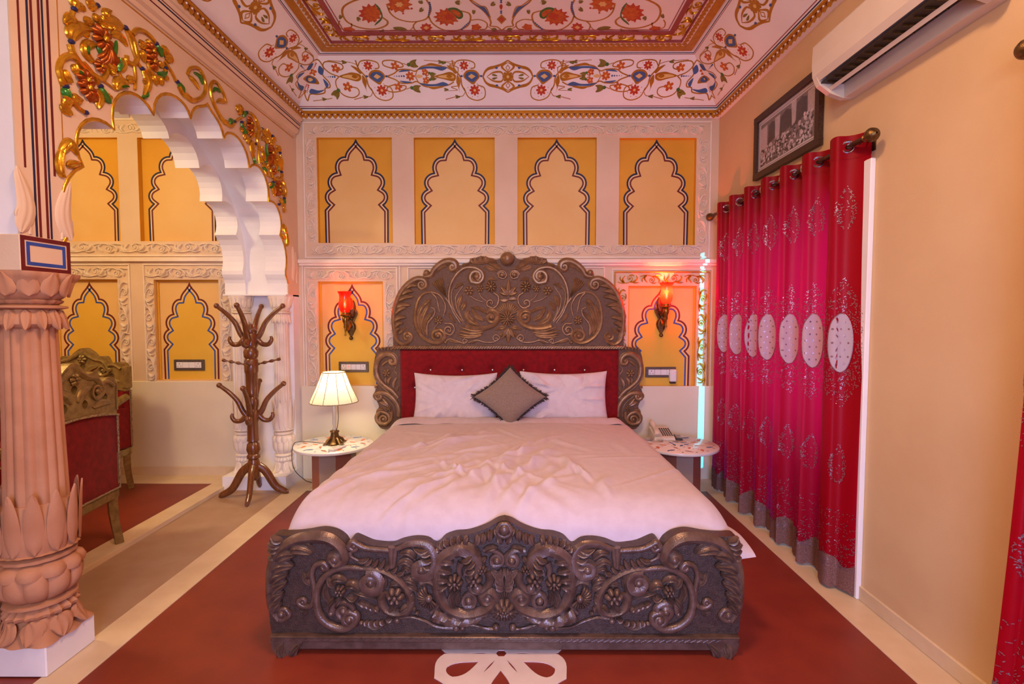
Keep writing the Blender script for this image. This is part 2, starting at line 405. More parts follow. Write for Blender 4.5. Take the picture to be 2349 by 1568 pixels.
def ribbon(mb, fr, pts, w, d0=0.0, d1=0.001, closed=False, mi=0):
    """flat painted line of width w along a polyline"""
    P = np.asarray(pts, float); m = len(P)
    if closed: A = np.roll(P, 1, 0); Bn = np.roll(P, -1, 0)
    else: A = np.vstack([P[:1] * 2 - P[1:2], P[:-1]]); Bn = np.vstack([P[1:], P[-1:] * 2 - P[-2:-1]])
    t1 = P - A; t2 = Bn - P
    t1 /= np.linalg.norm(t1, axis=1, keepdims=True) + 1e-12; t2 /= np.linalg.norm(t2, axis=1, keepdims=True) + 1e-12
    n1 = np.stack([-t1[:, 1], t1[:, 0]], 1); n2 = np.stack([-t2[:, 1], t2[:, 0]], 1)
    nn = n1 + n2; L = np.linalg.norm(nn, axis=1, keepdims=True); nn /= L + 1e-12
    k = 1 / np.clip((nn * n1).sum(1), 0.45, 1)
    W = np.broadcast_to(np.asarray(w, float), (m,))
    L_ = P + nn * (k * W / 2)[:, None]; R_ = P - nn * (k * W / 2)[:, None]
    G = np.stack([to3(fr, L_, d0), to3(fr, L_, d1), to3(fr, R_, d1), to3(fr, R_, d0)], 1)
    mb.grid(G, mi, wrap_u=closed); return mb
def offset_poly(P, d):
    P = np.asarray(P, float)
    A = np.vstack([P[:1] * 2 - P[1:2], P[:-1]]); B = np.vstack([P[1:], P[-1:] * 2 - P[-2:-1]])
    t1 = P - A; t2 = B - P
    t1 /= np.linalg.norm(t1, axis=1, keepdims=True) + 1e-12; t2 /= np.linalg.norm(t2, axis=1, keepdims=True) + 1e-12
    n1 = np.stack([-t1[:, 1], t1[:, 0]], 1); n2 = np.stack([-t2[:, 1], t2[:, 0]], 1)
    nn = n1 + n2; nn /= np.linalg.norm(nn, axis=1, keepdims=True) + 1e-12
    return P + nn * (d / np.clip((nn * n1).sum(1), 0.5, 1))[:, None]
# ================================================================ the setting
XL, XR, YB, YF = -1.86, 1.735, 4.45, -1.60
XA, XA0 = -2.38, -4.60                      # alcove starts behind the arch wall, its far wall
ZC, ZP = 3.15, 3.485                        # foot of the cove, flat of the ceiling
def struct(name, mb, mats, smooth=True, loc=(0, 0, 0)):
    return tag(mb.build(name, mats, loc=loc, smooth=smooth), kind='structure')

# ---- floor
m = MB(); m.box(XA, XR + 0.5, YF, YB + 0.15, -0.10, 0.0)
floor = struct('floor', m, 'floor_red', False)
def slab(name, mat, x0, x1, y0, y1, z0, z1, parent=None):
    return MB().bbox(x0, x1, y0, y1, z0, z1, 0.0012).build(name, mat, parent or floor, smooth=False)
slab('threshold_slab', 'floor_taupe', XA, XL, 2.0, YB - 0.02, -0.01, 0.0035)
slab('border_slab', 'floor_cream', XL, -1.69, YF, YB - 0.02, -0.01, 0.004)
slab('border_slab', 'floor_cream', 1.56, XR, YF, YB - 0.02, -0.01, 0.004)
slab('border_slab', 'floor_cream', -1.69, 1.56, 4.12, YB - 0.02, -0.01, 0.004)
m = MB(); m.box(XA0, XA, YF, YB + 0.15, -0.10, 0.03)
alc_floor = struct('floor_alcove', m, 'floor_red', False)
slab('border_slab', 'floor_cream', XA - 0.13, XA + 0.012, YF, YB - 0.02, 0.0, 0.034, alc_floor)
slab('border_slab', 'floor_cream', XA0, XA - 0.13, 4.20, YB - 0.02, 0.02, 0.034, alc_floor)
# painted rosette in front of the footboard: one petal with a leaf-shaped gap, copied around
FRF = frame((-0.055, 2.10, 0), (1, 0, 0), (0, 1, 0), (0, 0, 1))
out = np.vstack([bez((-0.02, 0.02), (-0.03, 0.10), (-0.10, 0.13), (-0.115, 0.21), 10), bez((-0.115, 0.21), (-0.10, 0.27), (-0.05, 0.275), (0.0, 0.30), 8)[1:]])
out = np.vstack([out, (out * (-1, 1))[::-1][1:]])
hole = np.vstack([bez((0, 0.105), (-0.025, 0.15), (-0.055, 0.19), (-0.03, 0.235), 8), bez((-0.03, 0.235), (-0.01, 0.25), (0.02, 0.25), (0.035, 0.23), 6)[1:], bez((0.035, 0.23), (0.05, 0.19), (0.02, 0.15), (0, 0.105), 8)[1:-1]])
m = MB(); m.prism(out, [hole], frame((0, 0, 0), (1, 0, 0), (0, 1, 0), (0, 0, 1)), 0.0, 0.0025)
pet = m.build('rosette_petal', 'floor_white', floor, loc=FRF.O, smooth=False)
pet.data.transform(__import__('mathutils').Matrix.Translation(Vector(FRF.O)))
for k in range(1, 6): copy_child(pet, floor, (0, 0, 0.0001 * k), rot=(0, 0, -2 * PI * k / 6))

# ---- back wall with its niches
def pr(x0, x1, y0, y1, Y=YB):               # pixel rectangle on the back wall -> x0, x1, z0, z1
    ym = (y0 + y1) / 2
    return onY(x0, ym, Y)[0], onY(x1, ym, Y)[0], onY((x0 + x1) / 2, y1, Y)[2], onY((x0 + x1) / 2, y0, Y)[2]
UP = [pr(*q) for q in ((728, 900, 315, 557), (950, 1135, 315, 560), (1187, 1368, 315, 562), (1420, 1596, 316, 562))]
UPA = [pr(*q) for q in ((-30, 85, 315, 553), (95, 273, 315, 553), (318, 500, 315, 553))]
LO = [pr(731, 880, 645, 884), pr(1440, 1597, 655, 888)]
LOA = [pr(-30, 52, 640, 876), pr(125, 274, 640, 874), pr(356, 504, 641, 872)]
FB = FW(YB)
rect = lambda r: [(r[0], r[2]), (r[1], r[2]), (r[1], r[3]), (r[0], r[3])]
m = MB(); m.prism([(XA0 - .2, -0.1), (XR + .2, -0.1), (XR + .2, 3.7), (XA0 - .2, 3.7)], [rect(r) for r in UP + UPA + LO + LOA], FB, 0.0, -0.15)
wall_back = struct('wall_back', m, 'plaster', False)

HALF = np.vstack([bez((722, 330), (745, 390), (815, 410), (826, 485), 9), bez((826, 485), (900, 478), (948, 560), (912, 632), 9)[1:],
                  bez((912, 632), (990, 640), (1032, 722), (975, 785), 9)[1:], bez((975, 785), (1042, 815), (1052, 892), (985, 935), 9)[1:],
                  [(1033, 985), (1030, 1300)]])
HALF = (HALF - (722, 330)) / (340.0, 970.0) * (1, -1)          # unit arch: apex (0, 0), foot (0.91, -1)
def niche(r, upper):
    x0, x1, z0, z1 = r; xc = (x0 + x1) / 2; w = (x1 - x0) / 2; D = 0.045
    m = MB(); e = 0.0015
    m.box(x0, x1, YB + D, YB + D + 0.01, z0, z1)
    m.box(x0, x0 + e, YB + .001, YB + D, z0, z1); m.box(x1 - e, x1, YB + .001, YB + D, z0, z1)
    m.box(x0, x1, YB + .001, YB + D, z1 - e, z1); m.box(x0, x1, YB + .001, YB + D, z0, z0 + e)
    n = m.build('niche_panel', 'niche_ochre' if upper else 'niche_cream', wall_back, smooth=False)
    if not upper:                               # fine step moulding inside the lower niches
        f = MB(); s = 0.018
        for a in ((x0 + e, x1 - e, z1 - s, z1 - e), (x0 + e, x0 + s, z0, z1 - s), (x1 - s, x1 - e, z0, z1 - s)):
            f.bbox(a[0], a[1], YB + D - 0.012, YB + D - 0.0001, a[2], a[3], 0.003)
        f.build('niche_moulding', 'niche_ochre', n, smooth=False)
    h = (z1 - z0) * (0.985 if upper else 0.97); top = z1 - (0.012 if upper else 0.035)
    R = HALF * (w * 0.92, h) + (xc, top); R[-1, 1] = z0 + 0.006
    L = R * (-1, 1) + (2 * xc, 0)
    P = np.vstack([L[::-1], R[1:]])
    fr = FW(YB + D); ink = 0.030 if upper else 0.034
    Q = offset_poly(P, -ink * 0.85)
    MB().prism(P, [], fr, -0.002, 0.0006).build('painted_arch', 'niche_cream' if upper else 'niche_yellow', n, smooth=False)
    c = MB(); ribbon(c, fr, offset_poly(P, -ink * 0.36), 0.004, 0, 0.0009); c.build('painted_line', 'paint_cream', n, smooth=False)
    a = MB(); ribbon(a, fr, P, 0.015, 0, 0.0012); a.build('painted_line', 'paint_navy' if upper else 'paint_maroon', n, smooth=False)
    b = MB(); ribbon(b, fr, Q, 0.013, 0, 0.0012); b.build('painted_line', 'paint_maroon' if upper else 'paint_blue', n, smooth=False)
for r in UP + UPA: niche(r, True)
for r in LO + LOA: niche(r, False)

# ---- plaster scroll borders: one relief unit, repeated around the frames
def relief_unit(L, h, k=1.0):
    fr = FW(0.0); m = MB()
    o_stroke(m, fr, [(-.52 * L, -.28 * h), (-.30 * L, -.40 * h), (-.02 * L, -.34 * h), (.16 * L, -.05 * h), (.13 * L, .22 * h)], .055 * h, .03 * h, ((.02 * L, .10 * h), 1.25, 1), h=0.002, n=6, k=5, flat=1.2 * k)
    o_leaf(m, fr, [(.02 * L, -.33 * h), (.27 * L, -.20 * h), (.40 * L, .10 * h), (.34 * L, .40 * h)], .10 * h, .010 * k, 0, 2, 9)
    o_leaf(m, fr, [(-.20 * L, -.38 * h), (-.30 * L, -.05 * h), (-.18 * L, .38 * h)], .10 * h, .010 * k, 0, 2, 9)
    o_leaf(m, fr, [(-.28 * L, -.36 * h), (-.42 * L, 0.0), (-.40 * L, .34 * h)], .07 * h, .008 * k, 0, 2, 7)
    o_leaf(m, fr, [(.12 * L, -.30 * h), (.32 * L, -.38 * h), (.50 * L, -.30 * h)], .07 * h, .009 * k, 0, 2, 7)
    o_leaf(m, fr, [(.0, .38 * h), (.16 * L, .42 * h), (.26 * L, .30 * h)], .06 * h, .008 * k, 0, 2, 6)
    return m
UL, UH = 0.215, 0.088
u_src = relief_unit(UL, UH, 2.6); u_me = u_src.build('plaster_scroll', 'relief_plaster', wall_back, loc=(0, 0, 0))
g_src = relief_unit(0.19, 0.085, 2.0); g_me = g_src.build('gilded_scroll', 'gilt', wall_back, loc=(0, 0, 0))
_used = {}
def units(me, name, p0, p1, L, vert=False, sc=1.0):
    """row of relief units from p0 to p1 (x, z)"""
    d = np.subtract(p1, p0).astype(float); D = np.hypot(*d); n = max(1, int(round(D / L))); s = D / n / L
    ang = math.atan2(d[1], d[0])
    for i in range(n):
        c = np.asarray(p0) + d * (i + 0.5) / n
        flip = 1 if i % 2 == 0 else -1
        if not _used.get(me.name):
            o = me; o.location = Vector((c[0], YB, c[1])) - Vector(ORG[wall_back.name]); _used[me.name] = True
        else: o = place(me.data, name, wall_back, (c[0], YB, c[1]))
        o.rotation_euler = (0, -ang, 0); o.scale = (s * sc, 1, sc * flip)
def strip(name, x0, x1, z0, z1, p, mat='relief_plaster', parent=None, b=0.003):
    return MB().bbox(x0, x1, YB - p, YB + 0.002, z0, z1, min(b, p * .45, (x1 - x0) * .4, (z1 - z0) * .4)).build(name, mat, parent or wall_back, smooth=False)
def frame_lines(x0, x1, z0, z1, w, p, mat='relief_plaster', bottom=True, name='frame_moulding'):
    strip(name, x0, x1, z1 - w, z1, p, mat); strip(name, x0, x0 + w, z0, z1 - w, p, mat); strip(name, x1 - w, x1, z0, z1 - w, p, mat)
    if bottom: strip(name, x0 + w, x1 - w, z0, z0 + w, p, mat)
# main upper frame
fx0, fx1, fz0, fz1 = pr(697, 1630, 279, 592)
frame_lines(fx0, fx1, fz0, fz1, 0.014, 0.012)
zt = (fz1 - .014 + UP[0][3]) / 2; zb = (fz0 + .014 + UP[0][2]) / 2
units(u_me, 'plaster_scroll', (fx0 + .06, zt), (fx1 - .06, zt), UL)
units(u_me, 'plaster_scroll', (fx0 + .06, zb), (fx1 - .06, zb), UL)
xl_ = (fx0 + .014 + UP[0][0]) / 2; xr_ = (fx1 - .014 + UP[3][1]) / 2
units(u_me, 'plaster_scroll', (xl_, UP[0][2]), (xl_, UP[0][3]), UL, sc=0.95)
units(u_me, 'plaster_scroll', (xr_, UP[3][2]), (xr_, UP[3][3]), UL, sc=0.95)
# shelf moulding under it
strip('shelf_moulding', XL + .01, XR - .005, fz0 - 0.045, fz0 - 0.012, 0.045)
strip('shelf_moulding', XL + .01, XR - .005, fz0 - 0.065, fz0 - 0.045, 0.025)
# lower frames of the main wall
for i, (r, q) in enumerate(zip(LO, (pr(701, 914, 612, 890), pr(1408, 1626, 622, 888)))):
    x0, x1, z0, z1 = q
    me, nm, mt = ((u_me, 'plaster_scroll', 'relief_plaster'), (g_me, 'gilded_scroll', 'gilt_matt'))[i]
    frame_lines(x0, x1, z0, z1, 0.012, 0.016, mt, False)
    frame_lines(x0 - .022, x1 + .022, z0, z1 + .022, 0.012, 0.010, 'relief_plaster', False)
    zt = (z1 - .012 + r[3]) / 2; xl_ = (x0 + .012 + r[0]) / 2; xr_ = (x1 - .012 + r[1]) / 2
    units(me, nm, (x0 + .03, zt), (x1 - .03, zt), 0.20); units(me, nm, (xl_, z0 + .02), (xl_, r[3] - .01), 0.20); units(me, nm, (xr_, z0 + .02), (xr_, r[3] - .01), 0.20)
q = pr(936, 1386, 612, 890); frame_lines(q[0], q[1], q[2], q[3], 0.012, 0.014, 'relief_plaster', False)   # frame behind the headboard
# alcove frames
ax0, ax1, az0, az1 = pr(-42, 533, 272, 588)
frame_lines(ax0, ax1, az0, az1, 0.014, 0.012)
zt = (az1 - .014 + UPA[0][3]) / 2; zb = (az0 + .014 + UPA[0][2]) / 2; xr_ = (ax1 - .014 + UPA[2][1]) / 2
units(u_me, 'plaster_scroll', (-4.3, zt), (ax1 - .06, zt), UL); units(u_me, 'plaster_scroll', (-4.3, zb), (ax1 - .06, zb), UL)
units(u_me, 'plaster_scroll', (xr_, UPA[2][2]), (xr_, UPA[2][3]), UL)
strip('shelf_moulding', XA0, XA - .002, az0 - 0.045, az0 - 0.012, 0.03)
for r, q in zip(LOA, (pr(-40, 80, 605, 878), pr(97, 303, 605, 878), pr(333, 536, 605, 878))):
    x0, x1, z0, z1 = q
    frame_lines(x0, x1, z0, z1, 0.012, 0.012, 'relief_plaster', False)
    zt = (z1 - .012 + r[3]) / 2; xl_ = (x0 + .012 + r[0]) / 2; xr_ = (x1 - .012 + r[1]) / 2
    units(u_me, 'plaster_scroll', (x0 + .03, zt), (x1 - .03, zt), 0.20); units(u_me, 'plaster_scroll', (xl_, z0 + .02), (xl_, r[3] - .01), 0.20); units(u_me, 'plaster_scroll', (xr_, z0 + .02), (xr_, r[3] - .01), 0.20)
# wainscots and skirtings
wz = LO[0][2]
strip('wainscot_slab', XL + 0.012, XR, 0.0, wz, 0.022, 'wainscot_paint')
strip('wainscot_slab', XA0, XA - 0.02, 0.03, LOA[1][2], 0.018, 'wainscot_paint')
b1 = MB().bbox(XA0, XA - .02, YB - 0.032, YB - 0.018, 0.03, 0.11, 0.003); struct('baseboard_alcove', b1, 'floor_cream', False)

# ---- right wall with the window behind the curtain
WY0, WY1, WZ0, WZ1 = 2.72, 4.28, 0.10, 2.08
FR_ = frame((XR, 0, 0), (0, 1, 0), (0, 0, 1), (-1, 0, 0))
m = MB(); m.prism([(YF, -0.1), (YB, -0.1), (YB, 3.7), (YF, 3.7)], [[(WY0, WZ0), (WY1, WZ0), (WY1, WZ1), (WY0, WZ1)]], FR_, 0.0, -0.14)
wall_right = struct('wall_right', m, 'wall_paint', False)
m = MB()
for a in ((WY0, WY0 + .05, WZ0, WZ1), (WY1 - .05, WY1, WZ0, WZ1), (WY0, WY1, WZ0, WZ0 + .05), (WY0, WY1, WZ1 - .05, WZ1), ((WY0 + WY1) / 2 - .03, (WY0 + WY1) / 2 + .03, WZ0, WZ1)):
    m.bbox(XR + .05, XR + .10, a[0], a[1], a[2], a[3], 0.004)
win = struct('window_1', m, 'plastic_white', False)
for y0, y1 in ((WY0 + .05, (WY0 + WY1) / 2 - .03), ((WY0 + WY1) / 2 + .03, WY1 - .05)):
    MB().box(XR + .072, XR + .076, y0, y1, WZ0 + .05, WZ1 - .05).build('pane', 'glass_pane', win, smooth=False)
arch_ = MB()
for a in ((WY0 - .205, WY0, 0.0045, WZ1 + .10), (WY0, WY1, WZ1, WZ1 + .10)): arch_.bbox(XR - .024, XR + .001, a[0], a[1], a[2], a[3], .004)
arch_.build('architrave', 'plaster_white', win, smooth=False)
b1 = MB().bbox(XR - 0.012, XR + .002, YF, YB - .03, 0.004, 0.075, 0.003); struct('baseboard_right', b1, 'floor_cream', False)
# ---- walls that close the room behind the camera and the alcove
m = MB(); m.box(XA0 - .2, XR + .2, YF - .12, YF, -.1, 3.7)
struct('wall_front', m, 'wall_paint', False)
m = MB(); m.box(XA0 - .12, XA0, YF, YB, 0.0, 3.3); struct('wall_alcove', m, 'wall_paint', False)

# ---- ceiling: flat, cove on four sides, alcove flat
CI, CW = 0.03, 0.335
ox0, ox1, oy0, oy1 = XL + CI, XR - CI, YF + CI, YB - CI
ix0, ix1, iy0, iy1 = ox0 + CW, ox1 - CW, oy0 + CW, oy1 - CW
m = MB(); m.box(ix0 - .02, ix1 + .02, iy0 - .02, iy1 + .02, ZP, ZP + 0.12)
ceiling = struct('ceiling', m, 'ceiling_paint', False)
O = [(ox0, oy0, ZC), (ox1, oy0, ZC), (ox1, oy1, ZC), (ox0, oy1, ZC)]; I = [(ix0, iy0, ZP), (ix1, iy0, ZP), (ix1, iy1, ZP), (ix0, iy1, ZP)]
for k, nm in enumerate(('front', 'right', 'back', 'left')):
    j = (k + 1) % 4
    up = [tuple(np.add(p, (0, 0, .05))) for p in (O[k], O[j], I[j], I[k])]
    MB().add([O[k], O[j], I[j], I[k]] + up, [(0, 1, 2, 3), (4, 5, 6, 7), (0, 1, 5, 4), (1, 2, 6, 5), (2, 3, 7, 6), (3, 0, 4, 7)]).build('cove_panel', 'ceiling_paint', ceiling, smooth=False)
m = MB(); m.box(XA0, XA + .04, YF, YB, 3.16, 3.28); struct('ceiling_alcove', m, 'plaster', False)
# cornices (bodies)
m = MB(); m.bbox(XL, XR, YB - .035, YB + .01, 3.085, 3.17, 0.006); trim_b = struct('trim_1', m, 'ceiling_paint', False)
m = MB(); m.bbox(XR - .035, XR + .01, YF, YB - .035, 3.085, 3.17, 0.006); trim_r = struct('trim_2', m, 'ceiling_paint', False)
# left cornice: sloping plaster moulding from the arch wall
prof = [(XL - .02, 2.93), (XL + .012, 2.93), (XL + .014, 2.955), (XL + .035, 2.965), (XL + .06, 3.06), (XL + .072, 3.065), (XL + .075, 3.085), (XL + .04, 3.17), (XL - .02, 3.17)]
m = MB(); yy = (YF, YB - .036)
V = [(p[0], y, p[1]) for y in yy for p in prof]; n_ = len(prof)
m.add(V, [(i, (i + 1) % n_, (i + 1) % n_ + n_, i + n_) for i in range(n_)] + [tuple(range(n_)), tuple(range(2 * n_ - 1, n_ - 1, -1))])
trim_l = struct('trim_3', m, 'plaster', False)
sl = np.array([0.025, 0.095]); sl /= np.hypot(*sl); nl = (sl[1], -sl[0])
FCL = frame((XL + .035, 0, 2.965), (0, 1, 0), (sl[0], 0, sl[1]), (nl[0], 0, nl[1]))
for b_, w_, mt in ((0.030, 0.006, 'paint_maroon'), (0.060, 0.007, 'paint_navy'), (0.074, 0.004, 'paint_maroon')):
    q = MB(); ribbon(q, FCL, [(YF, b_), (YB - .04, b_)], w_, -0.001, 0.0015); q.build('painted_line', mt, trim_l, smooth=False)
# gilded petals hanging along the cornices (one mesh: petal, bead, dark gap)
m = MB(); fr0 = FW(0.0); pw = 0.0495
op = np.vstack([bez((-pw / 2, 0.0), (-pw / 2, -.022), (-pw * .28, -.030), (0, -.040), 7), bez((0, -.040), (pw * .28, -.030), (pw / 2, -.022), (pw / 2, 0), 7)[1:]])
m.prism(op, [], fr0, 0.0, 0.010, 0)
m.prism([(-pw / 2, 0.012), (-pw / 2, -0.001), (pw / 2, -0.001), (pw / 2, 0.012)], [], fr0, -.002, 0.012, 0)
m.ball((0, -0.011, -0.008), 0.006, 8, mi=1)
m.prism([(pw * .30, -0.001), (pw * .70, -0.001), (pw * .5, -0.020)], [], fr0, 0.009, 0.0115, 2)
pt = m.build('gilded_petal', ['gilt_matt', 'plaster_white', 'paint_maroon'], trim_b, loc=(0, 0, 0), smooth=False)
def petals(parent, p0, p1, rz):
    global pt
    d = np.subtract(p1, p0); D = np.linalg.norm(d); n = int(round(D / pw))
    for i in range(n):
        c = np.asarray(p0) + d * (i + .5) / n
        if pt is not None: pt.location = Vector(c); o = pt; pt = None; petals.me = o.data
        else: o = place(petals.me, 'gilded_petal', parent, c)
        o.rotation_euler = (0, 0, rz)
petals(trim_b, (XL + .08, YB - .036, 3.118), (XR - .04, YB - .036, 3.118), 0)
petals(trim_l, (XL + .076, 1.9, 3.118), (XL + .076, YB - .04, 3.118), PI / 2)
petals(trim_r, (XR - .036, YB - .04, 3.118), (XR - .036, 1.5, 3.118), -PI / 2)
for (x0, x1, y0, y1, par) in ((XL + .05, XR - .03, YB - .052, YB - .03, trim_b), (XL + .06, XL + .09, YF, YB - .04, trim_l), (XR - .052, XR - .03, YF, YB - .04, trim_r)):
    MB().bbox(x0, x1, y0, y1, 3.130, 3.142, 0.003).build('gilded_bead', 'gilt', par, smooth=False)

# ---- arch wall between bedroom and alcove
AC = 3.175
seg = [bez((0, 2.705), (.03, 2.66), (.15, 2.66), (.17, 2.556), 8), bez((.17, 2.556), (.205, 2.665), (.47, 2.645), (.48, 2.458), 11)[1:],
       bez((.48, 2.458), (.59, 2.575), (.80, 2.465), (.75, 2.287), 11)[1:], bez((.75, 2.287), (.90, 2.345), (1.02, 2.18), (.933, 2.064), 11)[1:],
       bez((.933, 2.064), (1.05, 2.0), (1.06, 1.86), (1.02, 1.79), 8)[1:], bez((1.02, 1.79), (1.01, 1.74), (1.055, 1.73), (1.06, 1.69), 5)[1:]]
RH = np.vstack(seg)
RIM = np.vstack([(RH * (-1, 1))[::-1], RH[1:]]) + (AC, 0)        # from near springing over the apex to far springing
SM = catmull([(0, 2.77), (.3, 2.70), (.6, 2.56), (.84, 2.38), (1.0, 2.17), (1.075, 1.93), (1.075, 1.69)], 5)
SMOOTH = np.vstack([(SM * (-1, 1))[::-1], SM[1:]]) + (AC, 0)
FL = frame((XL, 0, 0), (0, 1, 0), (0, 0, 1), (1, 0, 0))
P0, P1, ZI = 1.945, YB, 1.60                 # wall ends: near pier, back wall; underside of the imposts
def arch_poly(rim):
    return [(P0, 3.2), (P0, ZI)] + [(rim[0][0], ZI)] + [tuple(p) for p in rim] + [(rim[-1][0], ZI), (P1, ZI), (P1, 3.2)]
m = MB()
def slice_(rim, d0, d1, mi_front, mi_side):
    pl = arch_poly(rim); m.prism(pl, [], FL, d0, d1, mi_side, sides=True)
slice_(RIM, -0.008, -0.17, 0, 0); slice_(SMOOTH, -0.17, -0.35, 0, 0); slice_(RIM, -0.35, XA - XL, 0, 0)
wall_left = struct('wall_left', m, 'plaster_white', False)
m = MB(); m.prism(arch_poly(RIM), [], FL, 0.0, -0.008); m.build('spandrel_face', 'plaster', wall_left, smooth=False)
# far jamb below the impost
m = MB(); m.box(XA, XL - .002, 4.33, YB, 0.0, ZI); m.box(XA, XL - .002, 4.20, YB, ZI - .012, ZI)
m.box(XA, XL, 4.12, YB, 0.0, 0.115); m.build('jamb', 'plaster_white', wall_left, smooth=False)
# gilded edge line of the arch and top line of the spandrel
m = MB(); m.sweep(to3(FL, RIM, 0.001), 0.0085, 8, up=(1, 0, 0), flat=0.6); m.build('gilded_edge', 'gilt', wall_left)
m = MB(); ribbon(m, FL, [(2.14, 2.915), (4.40, 2.915)], 0.007, 0, 0.002); m.build('gilded_line', 'gilt_matt', wall_left, smooth=False)
# painted stripes on the pier above the near column, and the framed block
for px, mt, w_ in ((57, 'paint_maroon', .008), (77, 'paint_navy', .009), (86, 'paint_maroon', .010), (103, 'paint_maroon', .010), (111, 'paint_navy', .008), (124, 'paint_maroon', .010)):
    y_ = onX(px, 372, XL)[1]; zb_ = 1.985 if px in (57, 124) else 1.725
    m = MB(); ribbon(m, FL, [(y_, zb_), (y_, 2.93)], w_, 0, 0.0012); m.build('painted_line', mt, wall_left, smooth=False)
m = MB(); ribbon(m, FL, [(2.148, 1.99), (2.148, 2.93)], 0.004, 0, 0.001); m.build('painted_line', 'gilt_matt', wall_left, smooth=False)
def rect_line(y0, y1, z0, z1, w_, mt, par, fr):
    m = MB(); ribbon(m, fr, [(y0, z0), (y1, z0), (y1, z1), (y0, z1)], w_, 0, 0.0015, closed=True); m.build('painted_frame', mt, par, smooth=False)
MB().bbox(XL - .26, XL + .006, 1.935, 2.155, 1.592, 1.728, 0.003).build('impost_block', 'plaster', wall_left, smooth=False)
FI = frame((XL + .006, 0, 0), (0, 1, 0), (0, 0, 1), (1, 0, 0))
rect_line(1.945, 2.145, 1.602, 1.718, 0.016, 'paint_maroon', wall_left, FI)
rect_line(1.967, 2.123, 1.622, 1.698, 0.013, 'paint_blue', wall_left, FI)
# plaster bracket leaves on both sides of the stripes
for (y0, s_) in ((1.945, 1), (2.165, -1)):
    m = MB()
    o_leaf(m, FL, [(y0, 1.735), (y0 + s_ * .03, 1.84), (y0 - s_ * .005, 1.98)], 0.040, 0.012, 0, 3, 12)
    o_stroke(m, FL, [(y0 + s_ * .04, 1.735), (y0 + s_ * .035, 1.80), (y0 + s_ * .01, 1.83)], .006, .004, ((y0 + s_ * .012, 1.80), 1.1, s_), n=6)
    m.build('bracket_leaf', 'plaster', wall_left)
# far side: small carved shoulder above the impost
m = MB(); o_leaf(m, FL, [(4.33, 1.72), (4.36, 1.85), (4.33, 2.0)], 0.04, 0.015, 0, 3, 12); o_leaf(m, FL, [(4.40, 1.70), (4.41, 1.85), (4.38, 1.96)], 0.025, 0.012, 0, 2, 10)
m.build('bracket_leaf', 'plaster', wall_left)

# ---- gilded foliage of the spandrel, drawn from the photograph on the wall plane; mirrored on the far side
def sp(x, y): p = onX(120 + x / 6.273, y / 6.273, XL); return np.array([p[1], p[2]])
def sps(l): return [sp(*q) for q in l]
def sp1(x, y): p = onX(x / 2.529, y / 2.529, XL); return np.array([p[1], p[2]])
def sps1(l): return [sp1(*q) for q in l]
GIL = []                                     # (kind, function(mesh, frame)) in wall coordinates
def G(kind, mats, fn): GIL.append((kind, mats, fn))
def stem(pts, r0=.011, r1=.008, vol=None, k=7): G('gilded_stem', ['gilt'], lambda m, f: o_stroke(m, f, pts, r0, r1, vol, h=0.006, n=8, k=k))
def lf(pts, w=.026, h=.018, mt='gilt'): G('gilded_leaf', [mt], lambda m, f: o_leaf(m, f, pts, w, h, 0.002, 3, 12))
def fl(c, R, n=8): G('gilded_flower', ['gilt_orange', 'gilt'], lambda m, f: o_flower(m, f, c, R, n, .026, .002, 0, True, 5, 1))
def band(c, r=.013): G('navy_band', ['enamel_navy'], lambda m, f: m.ball(to3(f, [c], .008)[0], r, 8, (1, 1.1, .8)))
stem(sps([(270, 170), (255, 250), (275, 300)])); stem(sps([(230, 640), (280, 780), (420, 960), (560, 1070), (690, 1130), (760, 1060), (745, 970), (690, 940)]), .014, .011)
stem(sps([(1050, 430), (1140, 560), (1180, 700), (1200, 840), (1150, 920), (1060, 880), (1050, 800)]), .013, .011)
stem(sps([(1050, 440), (1110, 600), (1150, 740), (1210, 900), (1250, 960)]), .008, .008)
stem(sps([(310, 830), (220, 800), (120, 850), (70, 980), (100, 1120), (160, 1230)]), .014, .012)
stem(sps([(1130, 500), (1200, 430), (1300, 450), (1400, 530), (1470, 620)]), .013, .010)
stem(sps([(430, 900), (530, 1020), (600, 1120), (660, 1230)]), .009, .009)
stem(sps([(700, 1150), (820, 1240), (900, 1300)]), .006, .004); stem(sps([(1160, 950), (1180, 1100), (1170, 1290)]), .008, .007)
stem(sps([(940, 1030), (980, 1110), (1030, 1190)]), .006, .006); stem(sps([(1350, 900), (1400, 1030), (1500, 1110), (1590, 1060), (1610, 980)]), .010, .009)
stem(sps([(1600, 880), (1690, 1020), (1760, 1160)]), .008, .008)
for c in ((290, 130), (250, 600), (1030, 395), (620, 75), (160, 1240), (1475, 625), (670, 1235), (1270, 985), (1780, 1175), (1610, 980)): band(sp(*c))
lf(sps([(290, 120), (310, 50), (280, -60)]), .030); lf(sps([(610, 70), (540, 60), (470, 10)]), .028); lf(sps([(330, 90), (400, 100), (450, 170)]), .018)
lf(sps([(260, 590), (270, 470), (400, 400), (560, 430)]), .034); lf(sps([(400, 450), (470, 490), (490, 550)]), .016)
lf(sps([(330, 320), (240, 270), (150, 330)]), .026); lf(sps([(440, 300), (520, 310), (580, 370)]), .020)
lf(sps([(1010, 390), (880, 330), (720, 300), (690, 220)]), .034); lf(sps([(760, 260), (760, 190), (830, 150)]), .022); lf(sps([(700, 300), (610, 260), (640, 320)]), .020)
lf(sps([(720, 350), (700, 390), (710, 420)]), .012); lf(sps([(800, 360), (790, 400), (800, 440)]), .012); lf(sps([(850, 360), (850, 400), (850, 430)]), .010)
